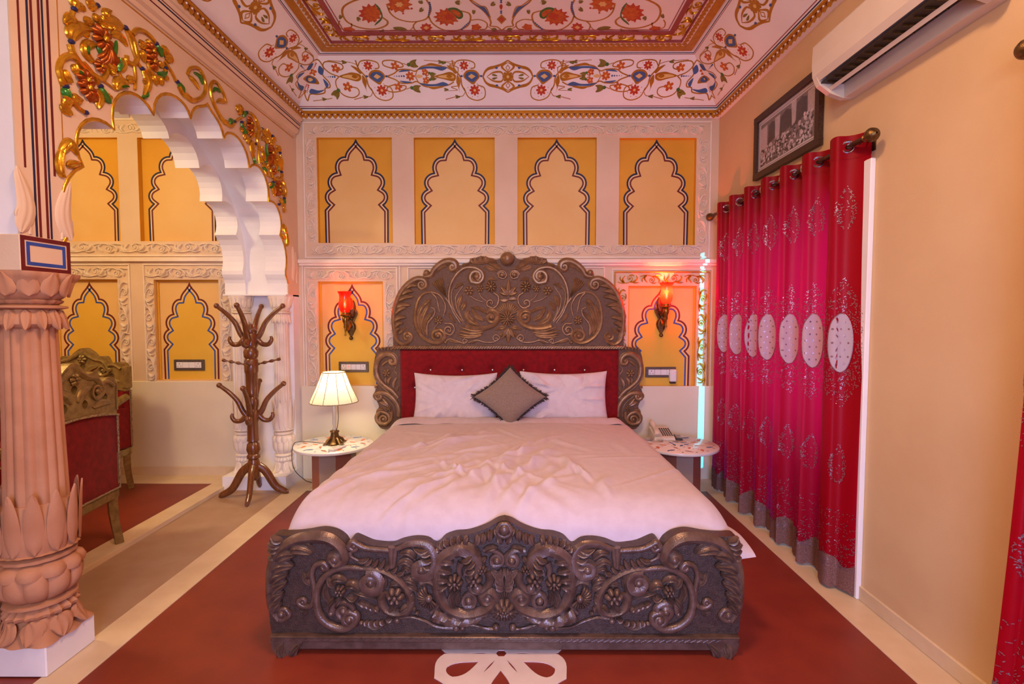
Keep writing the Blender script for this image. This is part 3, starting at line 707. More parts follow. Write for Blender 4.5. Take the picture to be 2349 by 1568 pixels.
fl(sp(700, 560), .062, 9); G('gilded_leaf', ['gilt_orange'], lambda m, f: o_shell(m, f, sp(760, 640), .095, -2.2, -0.6, 7, .022, .004))
lf(sps([(620, 650), (700, 780), (840, 830), (890, 700), (900, 580)]), .013, .018, 'enamel_green')
lf(sps([(620, 640), (500, 640), (450, 730), (530, 850), (590, 890)]), .024); lf(sps([(830, 500), (920, 490), (1000, 570), (1060, 670)]), .022); lf(sps([(480, 660), (450, 730), (490, 790)]), .010, .026, 'enamel_green')
fl(sp(650, 950), .03, 6); lf(sps([(900, 1020), (850, 960), (750, 870)]), .024); lf(sps([(920, 1030), (940, 920), (930, 820)]), .022, .02, 'enamel_green'); lf(sps([(960, 1020), (1010, 920), (1000, 830)]), .024); lf(sps([(880, 1010), (850, 1050), (860, 1090)]), .016)
lf(sps([(160, 1000), (200, 1120), (270, 1190)]), .022); lf(sps([(300, 920), (320, 1010), (370, 1080)]), .020); lf(sps([(330, 1010), (360, 1040), (380, 1080)]), .008, .024, 'enamel_green')
fl(sp(450, 1150), .05, 8); fl(sp(470, 1260), .05, 8); lf(sps([(480, 1330), (560, 1380), (620, 1470)]), .035, .024, 'gilt_orange')
lf(sps([(170, 1260), (190, 1360), (210, 1450)]), .024, .02, 'enamel_green'); lf(sps([(130, 1400), (200, 1450), (280, 1480)]), .034); lf(sps([(260, 1360), (330, 1430), (420, 1440)]), .026)
lf(sps([(670, 1250), (740, 1380), (820, 1490)]), .022, .02, 'enamel_green'); lf(sps([(600, 1290), (660, 1400), (640, 1560)]), .034); lf(sps([(760, 1360), (800, 1400), (830, 1380)]), .02)
lf(sps([(900, 1290), (930, 1200), (1020, 1190), (1080, 1260)]), .030); lf(sps([(1060, 1150), (1120, 1140), (1180, 1170)]), .020); lf(sps([(960, 1250), (1010, 1240), (1070, 1255)]), .010, .026, 'enamel_green')
lf(sps([(1280, 1000), (1340, 1080), (1370, 1220), (1300, 1420)]), .030); lf(sps([(1290, 1160), (1320, 1180), (1330, 1210)]), .012); lf(sps([(1280, 1400), (1330, 1380), (1340, 1300)]), .010, .02, 'enamel_green')
fl(sp(1400, 730), .045, 7); fl(sp(1410, 880), .045, 7); lf(sps([(1230, 610), (1290, 650), (1360, 680)]), .024); lf(sps([(1350, 560), (1370, 620), (1390, 660)]), .018); lf(sps([(1270, 720), (1290, 800), (1310, 900)]), .026); lf(sps([(1430, 960), (1480, 990), (1490, 1000)]), .02)
lf(sps([(1480, 640), (1530, 730), (1560, 820)]), .018, .02, 'enamel_green'); lf(sps([(1560, 700), (1620, 740), (1640, 800)]), .028); lf(sps([(1600, 820), (1680, 840), (1710, 900)]), .030); lf(sps([(1510, 880), (1550, 930), (1600, 940)]), .02)
lf(sps([(1500, 1070), (1570, 1080), (1630, 1020)]), .018, .02, 'enamel_green'); lf(sps([(1440, 1070), (1470, 1150), (1490, 1230)]), .026); lf(sps([(1530, 1100), (1550, 1170), (1570, 1230)]), .024); lf(sps([(1590, 1080), (1620, 1120), (1650, 1160)]), .018)
lf(sps([(1790, 1190), (1850, 1260), (1880, 1340)]), .020, .018, 'enamel_green')
# second small sprays (crop of the whole upper left)
stem(sps1([(1030, 500), (1060, 550), (1120, 580), (1175, 550), (1185, 480), (1150, 400), (1100, 395), (1080, 430)]), .013, .009)
lf(sps1([(1090, 440), (1120, 470), (1150, 520)]), .016); lf(sps1([(1070, 540), (1100, 575), (1140, 590)]), .018); lf(sps1([(1120, 420), (1150, 440), (1170, 490)]), .010, .018, 'enamel_green')
lf(sps1([(360, 850), (340, 930), (345, 1000), (370, 1030)]), .020); lf(sps1([(340, 890), (400, 830), (440, 900)]), .024); lf(sps1([(380, 960), (420, 950), (460, 945)]), .018); lf(sps1([(380, 860), (385, 830), (390, 805)]), .016)
lf(sps1([(370, 520), (385, 560), (400, 590)]), .016, .018, 'enamel_green'); stem(sps1([(340, 440), (350, 480), (370, 500)]), .010, .010); band(sp1(372, 500)); band(sp1(487, 652)); lf(sps1([(340, 610), (380, 640), (410, 670)]), .022); stem(sps1([(400, 560), (440, 620), (490, 655)]), .009, .009)
for sgn in (1, -1):
    fr = FL if sgn == 1 else frame((XL, 2 * AC, 0), (0, -1, 0), (0, 0, 1), (1, 0, 0))
    for kind, mats, fn in GIL:
        m = MB(); fn(m, fr); m.build(kind, mats, wall_left)
# ================================================================ painted ceiling
def cove_frame(side):                        # a: along the band from the left corner, b: up the slope from its foot
    q = 1 / math.sqrt(2)
    if side == 'back': return frame((0, oy1, ZC), (1, 0, 0), (0, -q, q), (0, -q, -q))
    if side == 'left': return frame((ox0, oy1, ZC), (0, -1, 0), (q, 0, q), (q, 0, -q))
    return frame((ox1, oy1, ZC), (0, -1, 0), (-q, 0, q), (-q, 0, -q))
CS = 1 / 1270.0                              # crop units to metres
T0 = 560.0                                   # crop y of the foot of the cove
PAINT = ['paint_gold', 'paint_slate', 'paint_red', 'paint_orange', 'paint_green', 'paint_gold_light', 'paint_olive', 'paint_navy']
GO, SL, RE, OR, GR, LG, OL, NV = range(8)
class Motif:
    """flat painted ornament drawn in crop units: x along the band, y down the slope"""
    def __init__(s, fr, ox, sx=1, ycen=None, k=CS, fy=1, t0=T0, rot=0.0, pc=(0, 0)):
        s.m = MB(); s.fr = fr; s.ox = ox; s.sx = sx; s.k = k; s.t0 = t0; s.fy = fy; s.rot = rot; s.pc = pc; s.z = 0.0010
    def P(s, pts):
        P = np.asarray(pts, float).copy()
        if s.rot:
            c, q = math.cos(s.rot), math.sin(s.rot); d = P - s.pc; P = np.stack([d[:, 0] * c - d[:, 1] * q, d[:, 0] * q + d[:, 1] * c], 1) + s.pc
        return np.stack([s.ox + s.sx * P[:, 0] * s.k, (s.t0 - P[:, 1]) * s.k], 1)
    def line(s, pts, w=7, mi=GO, k=8, closed=False, taper=None):
        C = catmull(pts, k, closed); W = w * 1.35 * s.k
        if taper: W = W * np.interp(np.linspace(0, 1, len(C)), [0, .5, 1], taper)
        ribbon(s.m, s.fr, s.P(C), W, 0, s.z, closed, mi); return s
    def fill(s, pts, mi, k=5, z=None, smooth=True):
        C = catmull(pts, k, True) if smooth else np.asarray(pts, float)
        s.m.prism(s.P(C), [], s.fr, 0, (z or s.z) , mi); s.z += 0.00002; return s
    def star(s, c, R, n=8, mi=RE, r=.6, core=LG, z=.0013):
        a = np.linspace(0, 2 * PI, 4 * n, endpoint=False); rr = R * (r + (1 - r) * np.abs(np.cos(n * a / 2)) ** .8)
        s.m.prism(s.P(np.stack([c[0] + rr * np.cos(a), c[1] + rr * np.sin(a)], 1)), [], s.fr, 0, z, mi)
        a = np.linspace(0, 2 * PI, 10, endpoint=False)
        s.m.prism(s.P(np.stack([c[0] + R * .25 * np.cos(a), c[1] + R * .25 * np.sin(a)], 1)), [], s.fr, 0, z + .0004, core); return s
    def dot(s, c, r, mi, ry=None):
        a = np.linspace(0, 2 * PI, 9, endpoint=False); s.m.prism(s.P(np.stack([c[0] + r * np.cos(a), c[1] + (ry or r) * np.sin(a)], 1)), [], s.fr, 0, .0014, mi); return s
    def bud(s, c, ang, L=60, mi=OL):
        q = np.array([math.cos(ang), math.sin(ang)]); n = np.array([-q[1], q[0]]); c = np.asarray(c, float)
        s.fill([c, c + q * L * .3 + n * L * .28, c + q * L * .8 + n * L * .3, c + q * L * .62, c + q * L, c + q * L * .62 - n * L * .05, c + q * L * .8 - n * L * .3, c + q * L * .3 - n * L * .28], mi, 3)
        s.dot(c, L * .16, GR); return s
    def build(s, name, parent): return s.m.build(name, PAINT, parent, smooth=False)

def lozenge(fr, cx, sx=1, side=False):
    """blue lozenge with two red flowers on scrolls; unit centre x = 905"""
    M = Motif(fr, cx, sx); o = 905
    X = lambda l: [(p[0] - o, p[1]) for p in l]
    M.fill(X([(820, 215), (850, 165), (905, 150), (960, 165), (990, 215), (950, 265), (920, 295), (870, 265)]), GO, 4)
    M.fill(X([(838, 215), (862, 178), (905, 170), (948, 178), (974, 215), (945, 250), (915, 272), (866, 250)]), SL, 4, .0016)
    M.fill(X([(870, 215), (905, 190), (945, 215), (905, 240)]), LG, 2, .0021, False)
    M.dot((803 - o, 213), 14, SL, 11); M.dot((1003 - o, 213), 14, SL, 11)
    M.line(X([(730, 120), (770, 70), (860, 62), (935, 85), (940, 130), (900, 140)]), 8); M.star((835 - o, 112), 46)
    M.line(X([(820, 330), (860, 420), (950, 455), (1030, 420), (1030, 330), (960, 300)]), 8); M.star((930 - o, 352), 56)
    for c in ((835, 112, 60), (930, 352, 74)):
        for a in range(8): M.dot((c[0] - o + c[2] * math.cos(a * PI / 4 + .4), c[1] + c[2] * .95 * math.sin(a * PI / 4 + .4)), 4, RE)
    M.line(X([(720, 60), (735, 140), (790, 220), (800, 300), (830, 360)]), 10)
    M.fill(X([(760, 200), (790, 260), (770, 330), (775, 372), (755, 300), (745, 265)]), GO, 3)
    M.fill(X([(660, 108), (720, 130), (760, 170), (740, 190), (700, 150)]), GO, 3)
    M.line(X([(830, 370), (800, 410), (740, 415), (620, 445)]), 5); M.bud((765 - o, 418), PI, 55); M.line(X([(720, 100), (660, 80), (560, 70), (440, 62)]), 4); M.bud((620 - o, 82), PI * 1.05, 52)
    for i in range(5): M.dot((690 - o - i * 15, 428 + i * 3), 4, RE)
    return M.build('painted_lozenge', ceiling)
def tulip(fr, cx, sx=1):
    """pale tulip between two scrolls with orange flowers; centre x = 600"""
    M = Motif(fr, cx, sx); o = 600
    X = lambda l: [(p[0] - o, p[1]) for p in l]
    M.fill(X([(515, 215), (600, 185), (660, 175), (735, 195), (735, 240), (690, 262), (620, 245)]), GO, 4)
    M.fill(X([(545, 215), (610, 197), (690, 205), (718, 222), (680, 245), (620, 232)]), LG, 4, .0016)
    M.fill(X([(645, 215), (670, 198), (710, 218), (675, 234)]), GO, 3, .0022)
    M.line(X([(515, 215), (430, 180), (380, 120), (410, 75), (500, 78), (570, 100), (570, 140), (500, 160)]), 8); M.star((500 - o, 135), 46, 5, OR, .5)
    M.line(X([(515, 215), (470, 260), (470, 330), (520, 400), (610, 425), (680, 390), (680, 335), (620, 315)]), 8); M.star((580 - o, 315), 52, 5, OR, .5)
    M.line(X([(480, 330), (470, 370), (430, 385)]), 5); M.bud((475 - o, 350), 2.3, 120, OL); M.line(X([(390, 430), (330, 440), (180, 458)]), 5); M.bud((320 - o, 440), PI, 50)
    for i in range(5): M.dot((470 - o - i * 22, 217), 10 - i * 1.6, SL)
    return M.build('painted_tulip', ceiling)
def cartouche(fr, cx, sx=1):
    """blue and gold pointed cartouche; centre x = 1360"""
    M = Motif(fr, cx, sx); o = 1360
    X = lambda l: [(p[0] - o, p[1]) for p in l]
    up = [(1020, 212), (1090, 185), (1150, 150), (1250, 150), (1310, 165), (1380, 120), (1480, 108), (1620, 128), (1690, 160)]
    dn = [(x, 430 - y) for x, y in up]
    for l in (up, dn): M.line(X(l), 9)
    for f in (1, -1):
        Y = lambda l: X([(x, 215 + f * (y - 215)) for x, y in l])
        M.fill(Y([(1135, 172), (1190, 150), (1260, 160), (1200, 168)]), SL, 4, .0015)
        M.fill(Y([(1330, 148), (1400, 122), (1500, 120), (1630, 128), (1580, 160), (1500, 140), (1420, 140)]), SL, 4, .0015)
        M.fill(Y([(1430, 108), (1470, 88), (1540, 100), (1580, 112)]), GO, 3)
        M.line(Y([(1300, 212), (1340, 150), (1420, 155), (1440, 195), (1410, 212)]), 6); M.star((1405 - o, 215 + f * 38), 36, 5, OR, .55)
        M.bud((1450 - o, 215 + f * 32), -f * .5, 80, OL)
        M.line(Y([(1730, 215), (1740, 130), (1660, 110), (1720, 80), (1600, 72)]), 6, taper=[1, 1, .4]); M.bud((1620 - o, 215 - f * 130), PI, 50)
        M.line(Y([(1090, 140), (1000, 110), (1000, 70), (1080, 62), (1170, 85), (1190, 120), (1130, 130)]), 8); M.star((1110 - o, 215 - f * 100), 44, 5, OR, .5)
        M.line(Y([(1190, 90), (1250, 110)]), 5); M.bud((1250 - o, 215 - f * 112), -f * .15, 115, OL)
    M.star((1250 - o, 212), 48, 7, OR); M.fill(X([(1300, 215), (1340, 195), (1380, 215), (1340, 232)]), LG, 2, .0014)
    M.fill(X([(1490, 215), (1580, 190), (1660, 172), (1715, 205), (1690, 262), (1580, 240)]), GO, 4); M.fill(X([(1530, 215), (1600, 200), (1680, 205), (1690, 230), (1600, 232)]), LG, 4, .0017); M.fill(X([(1615, 215), (1645, 198), (1680, 216), (1645, 233)]), GO, 3, .0022)
    for i in range(5): M.dot((1185 - o - i * 24, 212), 10 - i * 1.4, SL)
    return M.build('painted_cartouche', ceiling)
def medallion(fr, cx, sx=1, k=CS):
    """gold four-petalled medallion; centre x = 2255, y = 220"""
    M = Motif(fr, cx, sx, k=k); c = np.array([0.0, 220.0])
    q = [(0, -155), (60, -120), (130, -95), (190, -80), (230, -50), (255, 0)]
    for fx in (1, -1):
        for fy in (1, -1):
            L = np.array([(x * fx, 220 + y * fy) for x, y in q]); M.line(L, 22, GO, 6, taper=[.4, 1, .5])
            M.line([(0, 220 + 40 * fy), (fx * 55, 220 + 85 * fy), (fx * 50, 220 + 110 * fy), (0, 220 + 135 * fy)], 14, GO, taper=[.5, 1.3, .3])
            M.line([(fx * 40, 220), (fx * 70, 220 + 45 * fy), (fx * 150, 220 + 40 * fy), (fx * 215, 220)], 12, GO, taper=[.6, 1.2, .3])
            M.dot((fx * 115, 220 + fy * 85), 15, SL, 11); M.fill([(fx * 105, 220 + fy * 8), (fx * 140, 220 + fy * 28), (fx * 165, 220 + fy * 18), (fx * 140, 220 + fy * 6)], OL, 3)
    for fy in (1, -1): M.line([(0, 220 + 58 * fy), (20, 220 + 85 * fy), (0, 220 + 112 * fy), (-20, 220 + 85 * fy)], 5, GO, 1, True)
    M.star((0, 220), 58, 8, GO, .7, LG)
    return M.build('painted_medallion', ceiling)
def quatrefoil(fr, cx, sx=1):
    """blue-edged quatrefoil lying across the corner; centre (205, 245)"""
    M = Motif(fr, cx, sx); o = 205
    X = lambda l: [(p[0] - o, p[1]) for p in l]
    out = [(205, 130), (260, 80), (340, 55), (375, 130), (350, 200), (395, 270), (390, 320), (340, 330), (320, 375), (240, 390), (165, 390), (120, 455), (110, 385), (130, 350), (50, 320), (25, 265), (50, 220), (40, 170), (90, 155), (150, 155)]
    M.line(X(out), 9, GO, 6, True)
    for l in ([(165, 120), (230, 85), (270, 85), (225, 118), (190, 140)], [(340, 110), (370, 150), (345, 200), (310, 170)], [(345, 235), (385, 290), (355, 325), (345, 280)], [(330, 345), (250, 380), (165, 378), (190, 335), (260, 352)], [(40, 270), (100, 310), (115, 355), (60, 320)], [(35, 200), (80, 165), (150, 160), (90, 185), (60, 220)]): M.fill(X(l), SL, 4, .0015)
    M.fill(X([(115, 235), (160, 220), (200, 200), (270, 225), (290, 285), (240, 285), (170, 275)]), GO, 4); M.fill(X([(140, 240), (200, 212), (262, 235), (255, 275), (180, 268)]), SL, 4, .0017); M.fill(X([(178, 245), (205, 222), (240, 242), (205, 262)]), LG, 2, .0022)
    M.star((255 - o, 165), 45, 5, OR, .45)
    for i in range(5): M.dot((270 - o + i * 11, 140 - i * 13), 7, RE); M.dot((175 - o - i * 9, 300 + i * 18), 9 - i, RE)
    return M.build('painted_quatrefoil', ceiling)
def band_x(cx): return onY(660 + cx / 4.517, 178, YB - .2)[0]
fbk = cove_frame('back')
for sx in (1, -1):
    mid = (XL + XR) / 2 + 0.01
    X_ = lambda c: mid + sx * (band_x(c) - band_x(2255))
    quatrefoil(fbk, X_(205), sx); quatrefoil(cove_frame('left' if sx > 0 else 'right'), (X_(205) - ox0) if sx > 0 else (ox1 - X_(205)), 1); tulip(fbk, X_(600), sx); lozenge(fbk, X_(905), sx); cartouche(fbk, X_(1360), sx); lozenge(fbk, X_(1880), sx)
medallion(fbk, mid)
for side in ('left', 'right'):
    fs = cove_frame(side); base = 0.24
    tulip(fs, base + .24, 1); lozenge(fs, base + .47, 1); medallion(fs, base + .86, 1, 1 / 1180.0); lozenge(fs, base + 1.24, -1); tulip(fs, base + 1.52, -1); tulip(fs, base + 1.95, 1); lozenge(fs, base + 2.2, 1); medallion(fs, base + 2.6, 1)
# lines along the cove and the flat: each a closed painted frame on four sides
def loop_lines(t, w_, mt, name='painted_line'):
    """line at height t up the cove slope (0..CW*sqrt2)"""
    for side, L in (('back', None), ('left', None), ('right', None)):
        fs = cove_frame(side); d = t / math.sqrt(2); m = MB()
        if side == 'back': ribbon(m, fs, [(ox0 + d, t), (ox1 - d, t)], w_, 0, .0012)
        else: ribbon(m, fs, [(d, t), (oy1 - YF - .2, t)], w_, 0, .0012)
        m.build(name, mt, ceiling, smooth=False)
loop_lines(0.018, 0.007, 'paint_navy'); loop_lines(0.034, 0.006, 'paint_rose'); loop_lines(0.432, 0.004, 'paint_rose'); loop_lines(0.442, 0.005, 'paint_navy')
FCE = frame((0, 0, ZP), (1, 0, 0), (0, 1, 0), (0, 0, -1))
def ring(i0, i1, d1, mat, name, d0=-0.002):  # flat rectangular band between insets i0 and i1 from the flat's edge
    outer = [(ix0 + i0, iy0 + i0), (ix1 - i0, iy0 + i0), (ix1 - i0, iy1 - i0), (ix0 + i0, iy1 - i0)]
    inner = [(ix0 + i1, iy0 + i1), (ix0 + i1, iy1 - i1), (ix1 - i1, iy1 - i1), (ix1 - i1, iy0 + i1)]
    m = MB(); m.prism(outer, [inner], FCE, d0, d1); return m.build(name, mat, ceiling, smooth=False)
ring(0.004, 0.062, 0.022, 'gilt_matt', 'gilded_band'); ring(0.062, 0.112, 0.016, 'ceiling_paint', 'flat_band'); ring(0.112, 0.122, 0.017, 'paint_rose', 'painted_line')
ring(0.208, 0.243, 0.010, 'paint_rose', 'painted_line'); ring(0.257, 0.262, 0.004, 'paint_rose', 'painted_line')
# rope moulding and gilded scrolls of the frame
m = MB(); f0 = frame((0, 0, 0), (1, 0, 0), (0, 1, 0), (0, 0, -1))
m.prism(catmull([(-.02, -.016), (0.006, -.018), (.024, .004), (.018, .017), (0.004, .010), (-.016, -.004)], 4, True), [], f0, 0, .006)
rp = m.build('rope_turn', 'gilt_matt', ceiling, loc=(0, 0, 0), smooth=False)
m = relief_unit(0.25, 0.092, 1.5)
gs = m.build('gilded_scroll', 'gilt', ceiling, loc=(0, 0, 0))
xa, xb, ya, yb = ix0 + .087, ix1 - .087, 1.6, iy1 - .087
first = [True, True]
def put(src, k, name, x, y, z, rz, flip, rx=0.0):
    if first[k]: o = src; first[k] = False; o.location = (x, y, z)
    else: o = place(src.data, name, ceiling, (x, y, z))
    o.rotation_euler = (rx, 0, rz); o.scale = (1, 1, flip) if rx else (1, flip, 1)
nx = int((xb - xa) / .042); ny = int((yb - ya) / .042)
for i in range(nx + 1): put(rp, 0, 'rope_turn', xa + (xb - xa) * i / nx, yb, ZP - .016, 0, 1)
for i in range(1, ny):
    for x_, fl_ in ((xa, 1), (xb, -1)): put(rp, 0, 'rope_turn', x_, yb - (yb - ya) * i / ny, ZP - .016, PI / 2 if fl_ > 0 else -PI / 2, 1)
xa, xb, yb = ix0 + .165, ix1 - .165, iy1 - .165
n_ = 9
for i in range(n_): put(gs, 1, 'gilded_scroll', xa + (xb - xa) * (i + .5) / n_, yb, ZP, 0, 1 if i % 2 else -1, PI / 2)
for i in range(8):
    for x_ in (xa, xb): put(gs, 1, 'gilded_scroll', x_, yb - .14 - i * .262, ZP, PI / 2, 1 if i % 2 else -1, PI / 2)
# large flowers of the centre panel, traced on the ceiling plane
def cc(x, y): p = onZ(700 + x / 4.894, y / 4.894, ZP); return p[:2]
class CP(Motif):
    def __init__(s, sx): s.m = MB(); s.fr = FCE; s.sx = sx; s.z = .001; s.k = 1.0; s.rot = 0
    def P(s, pts):
        Q = np.array([cc(*p) for p in np.asarray(pts, float)]); xm = cc(2203, 200)[0]
        if s.sx < 0: Q[:, 0] = 2 * xm - Q[:, 0]
        return Q
    def line(s, pts, w=.011, mi=GO, k=8, closed=False, taper=None):
        C = catmull(pts, k, closed); ribbon(s.m, s.fr, s.P(C), w, 0, s.z, closed, mi); return s
for sx in (1, -1):
    M = CP(sx)
    M.line([(640, -20), (520, 20), (430, 80), (420, 160), (480, 250), (620, 310), (780, 325), (900, 290), (925, 240), (860, 190)], .014); M.line([(520, 260), (520, 300), (480, 330), (400, 320), (375, 270), (390, 230)], .009)
    M.line([(920, 60), (960, 150), (1050, 215), (1200, 245), (1340, 220), (1390, 170), (1410, 90), (1370, 10), (1340, -40)], .012); M.line([(1250, 245), (1215, 290), (1250, 350), (1340, 375), (1395, 345)], .010); M.line([(1215, 300), (1170, 340), (1080, 330), (870, 345), (680, 352)], .006)
    M.line([(1385, 180), (1430, 260), (1540, 330), (1680, 345), (1810, 300), (1855, 220), (1840, 150), (1740, 120)], .012); M.line([(1860, 225), (1960, 220), (2040, 260), (2030, 320), (1960, 330)], .010); M.line([(2040, 290), (2090, 320), (2180, 370)], .006); M.line([(1880, 345), (1830, 375), (1720, 370), (1580, 370)], .006); M.line([(1880, 345), (1940, 380), (2100, 376)], .006)
    M.build('painted_scroll', ceiling)
    M = CP(sx)
    rag = lambda c, rx, ry, n, ph=0: [(c[0] + rx * (1 + .16 * (-1) ** i) * math.cos(2 * PI * i / n + ph), c[1] + ry * (1 + .16 * (-1) ** i) * math.sin(2 * PI * i / n + ph)) for i in range(n)]
    M.fill(rag((730, 150), 118, 95, 22), RE, 3); M.fill(rag((755, 155), 95, 80, 22), OR, 3, .0016); M.fill([(780, 40), (830, 80), (870, 170), (850, 230), (780, 285), (800, 250), (850, 200), (845, 140)], GR, 4, .002)
    M.build('painted_flower', ceiling)
    M = CP(sx); M.fill(rag((1055, 50), 130, 82, 20), OR, 3); M.fill(rag((1055, 50), 42, 26, 12), LG, 3, .0016); M.dot((970, 108), 14, RE, 10); M.dot((1195, 95), 14, RE, 10); M.dot((1100, 150), 12, RE, 9); M.build('painted_flower', ceiling)
    M = CP(sx); M.fill(rag((1590, 190), 130, 88, 24), RE, 3); M.fill(rag((1600, 190), 110, 72, 24), OR, 3, .0015); M.fill([(1600, 100), (1680, 85), (1760, 130), (1770, 190), (1720, 210), (1660, 150)], GR, 4, .0019); M.fill([(1630, 110), (1690, 110), (1745, 150), (1730, 190), (1670, 150)], OR, 4, .0022); M.fill(rag((1615, 185), 55, 38, 14), RE, 3, .0021); M.build('painted_flower', ceiling)
    M = CP(sx); M.fill(rag((1360, 310), 62, 46, 16), RE, 3); M.fill(rag((1360, 310), 26, 18, 8), LG, 3, .0016); M.build('painted_flower', ceiling)
    M = CP(sx); M.fill(rag((1920, 305), 55, 36, 10), OR, 3); M.fill(rag((490, 330), 62, 28, 10), OR, 3); M.fill([(985, 310), (1060, 300), (1130, 320), (1140, 345), (1050, 345)], OL, 4, .0014)
    for c, a in (((580, 190), 1.0), ((385, 215), -1.2), ((890, 342), PI), ((1320, 40), -2.3), ((1760, 372), PI), ((1970, 375), 0), ((2090, 325), .4), ((1890, 160), -1.5), ((1680, 25), 0.1), ((2080, 60), -.6), ((1280, 130), -.8)):
        q = np.array([math.cos(a), math.sin(a) * .8]); n2 = np.array([-q[1], q[0]]); c = np.asarray(c, float)
        M.fill([c, c + q * 28 + n2 * 24, c + q * 62 + n2 * 20, c + q * 50, c + q * 80, c + q * 50, c + q * 62 - n2 * 20, c + q * 28 - n2 * 24], OL, 2)
    for i in range(7): M.dot((1395 + 8 * math.sin(i * .7), 30 + i * 22), 15 - abs(i - 2), SL, 11)
    for i in range(6): M.dot((1760 + i * 17, 325 - i * 16 ), 14 - i, SL, 9)
    M.build('painted_sprig', ceiling)
    M = CP(sx); M.line([(1830, -30), (1880, 30), (1990, 110), (2060, 190), (2085, 250), (2080, 290), (2150, 300), (2203, 335)], .012); M.line([(1840, -20), (1960, 60), (2020, 75), (2050, 120), (2080, 200)], .008); M.fill([(1870, 20), (1950, 66), (2010, 80), (2040, 120), (2070, 190), (2000, 120)], SL, 4, .0014); M.build('painted_arabesque', ceiling)
M = CP(1); M.fill([(2150, 215), (2205, 160), (2260, 215), (2205, 270)], GO, 1, .0012, False); M.fill([(2172, 215), (2205, 182), (2238, 215), (2205, 250)], RE, 1, .002, False); M.fill([(2180, 70), (2200, 45), (2218, 70), (2200, 110)], RE, 3, .0012)
for y in (5, 25, 125, 145): M.dot((2200, y), 13, SL, 9)
M.build('painted_sprig', ceiling)
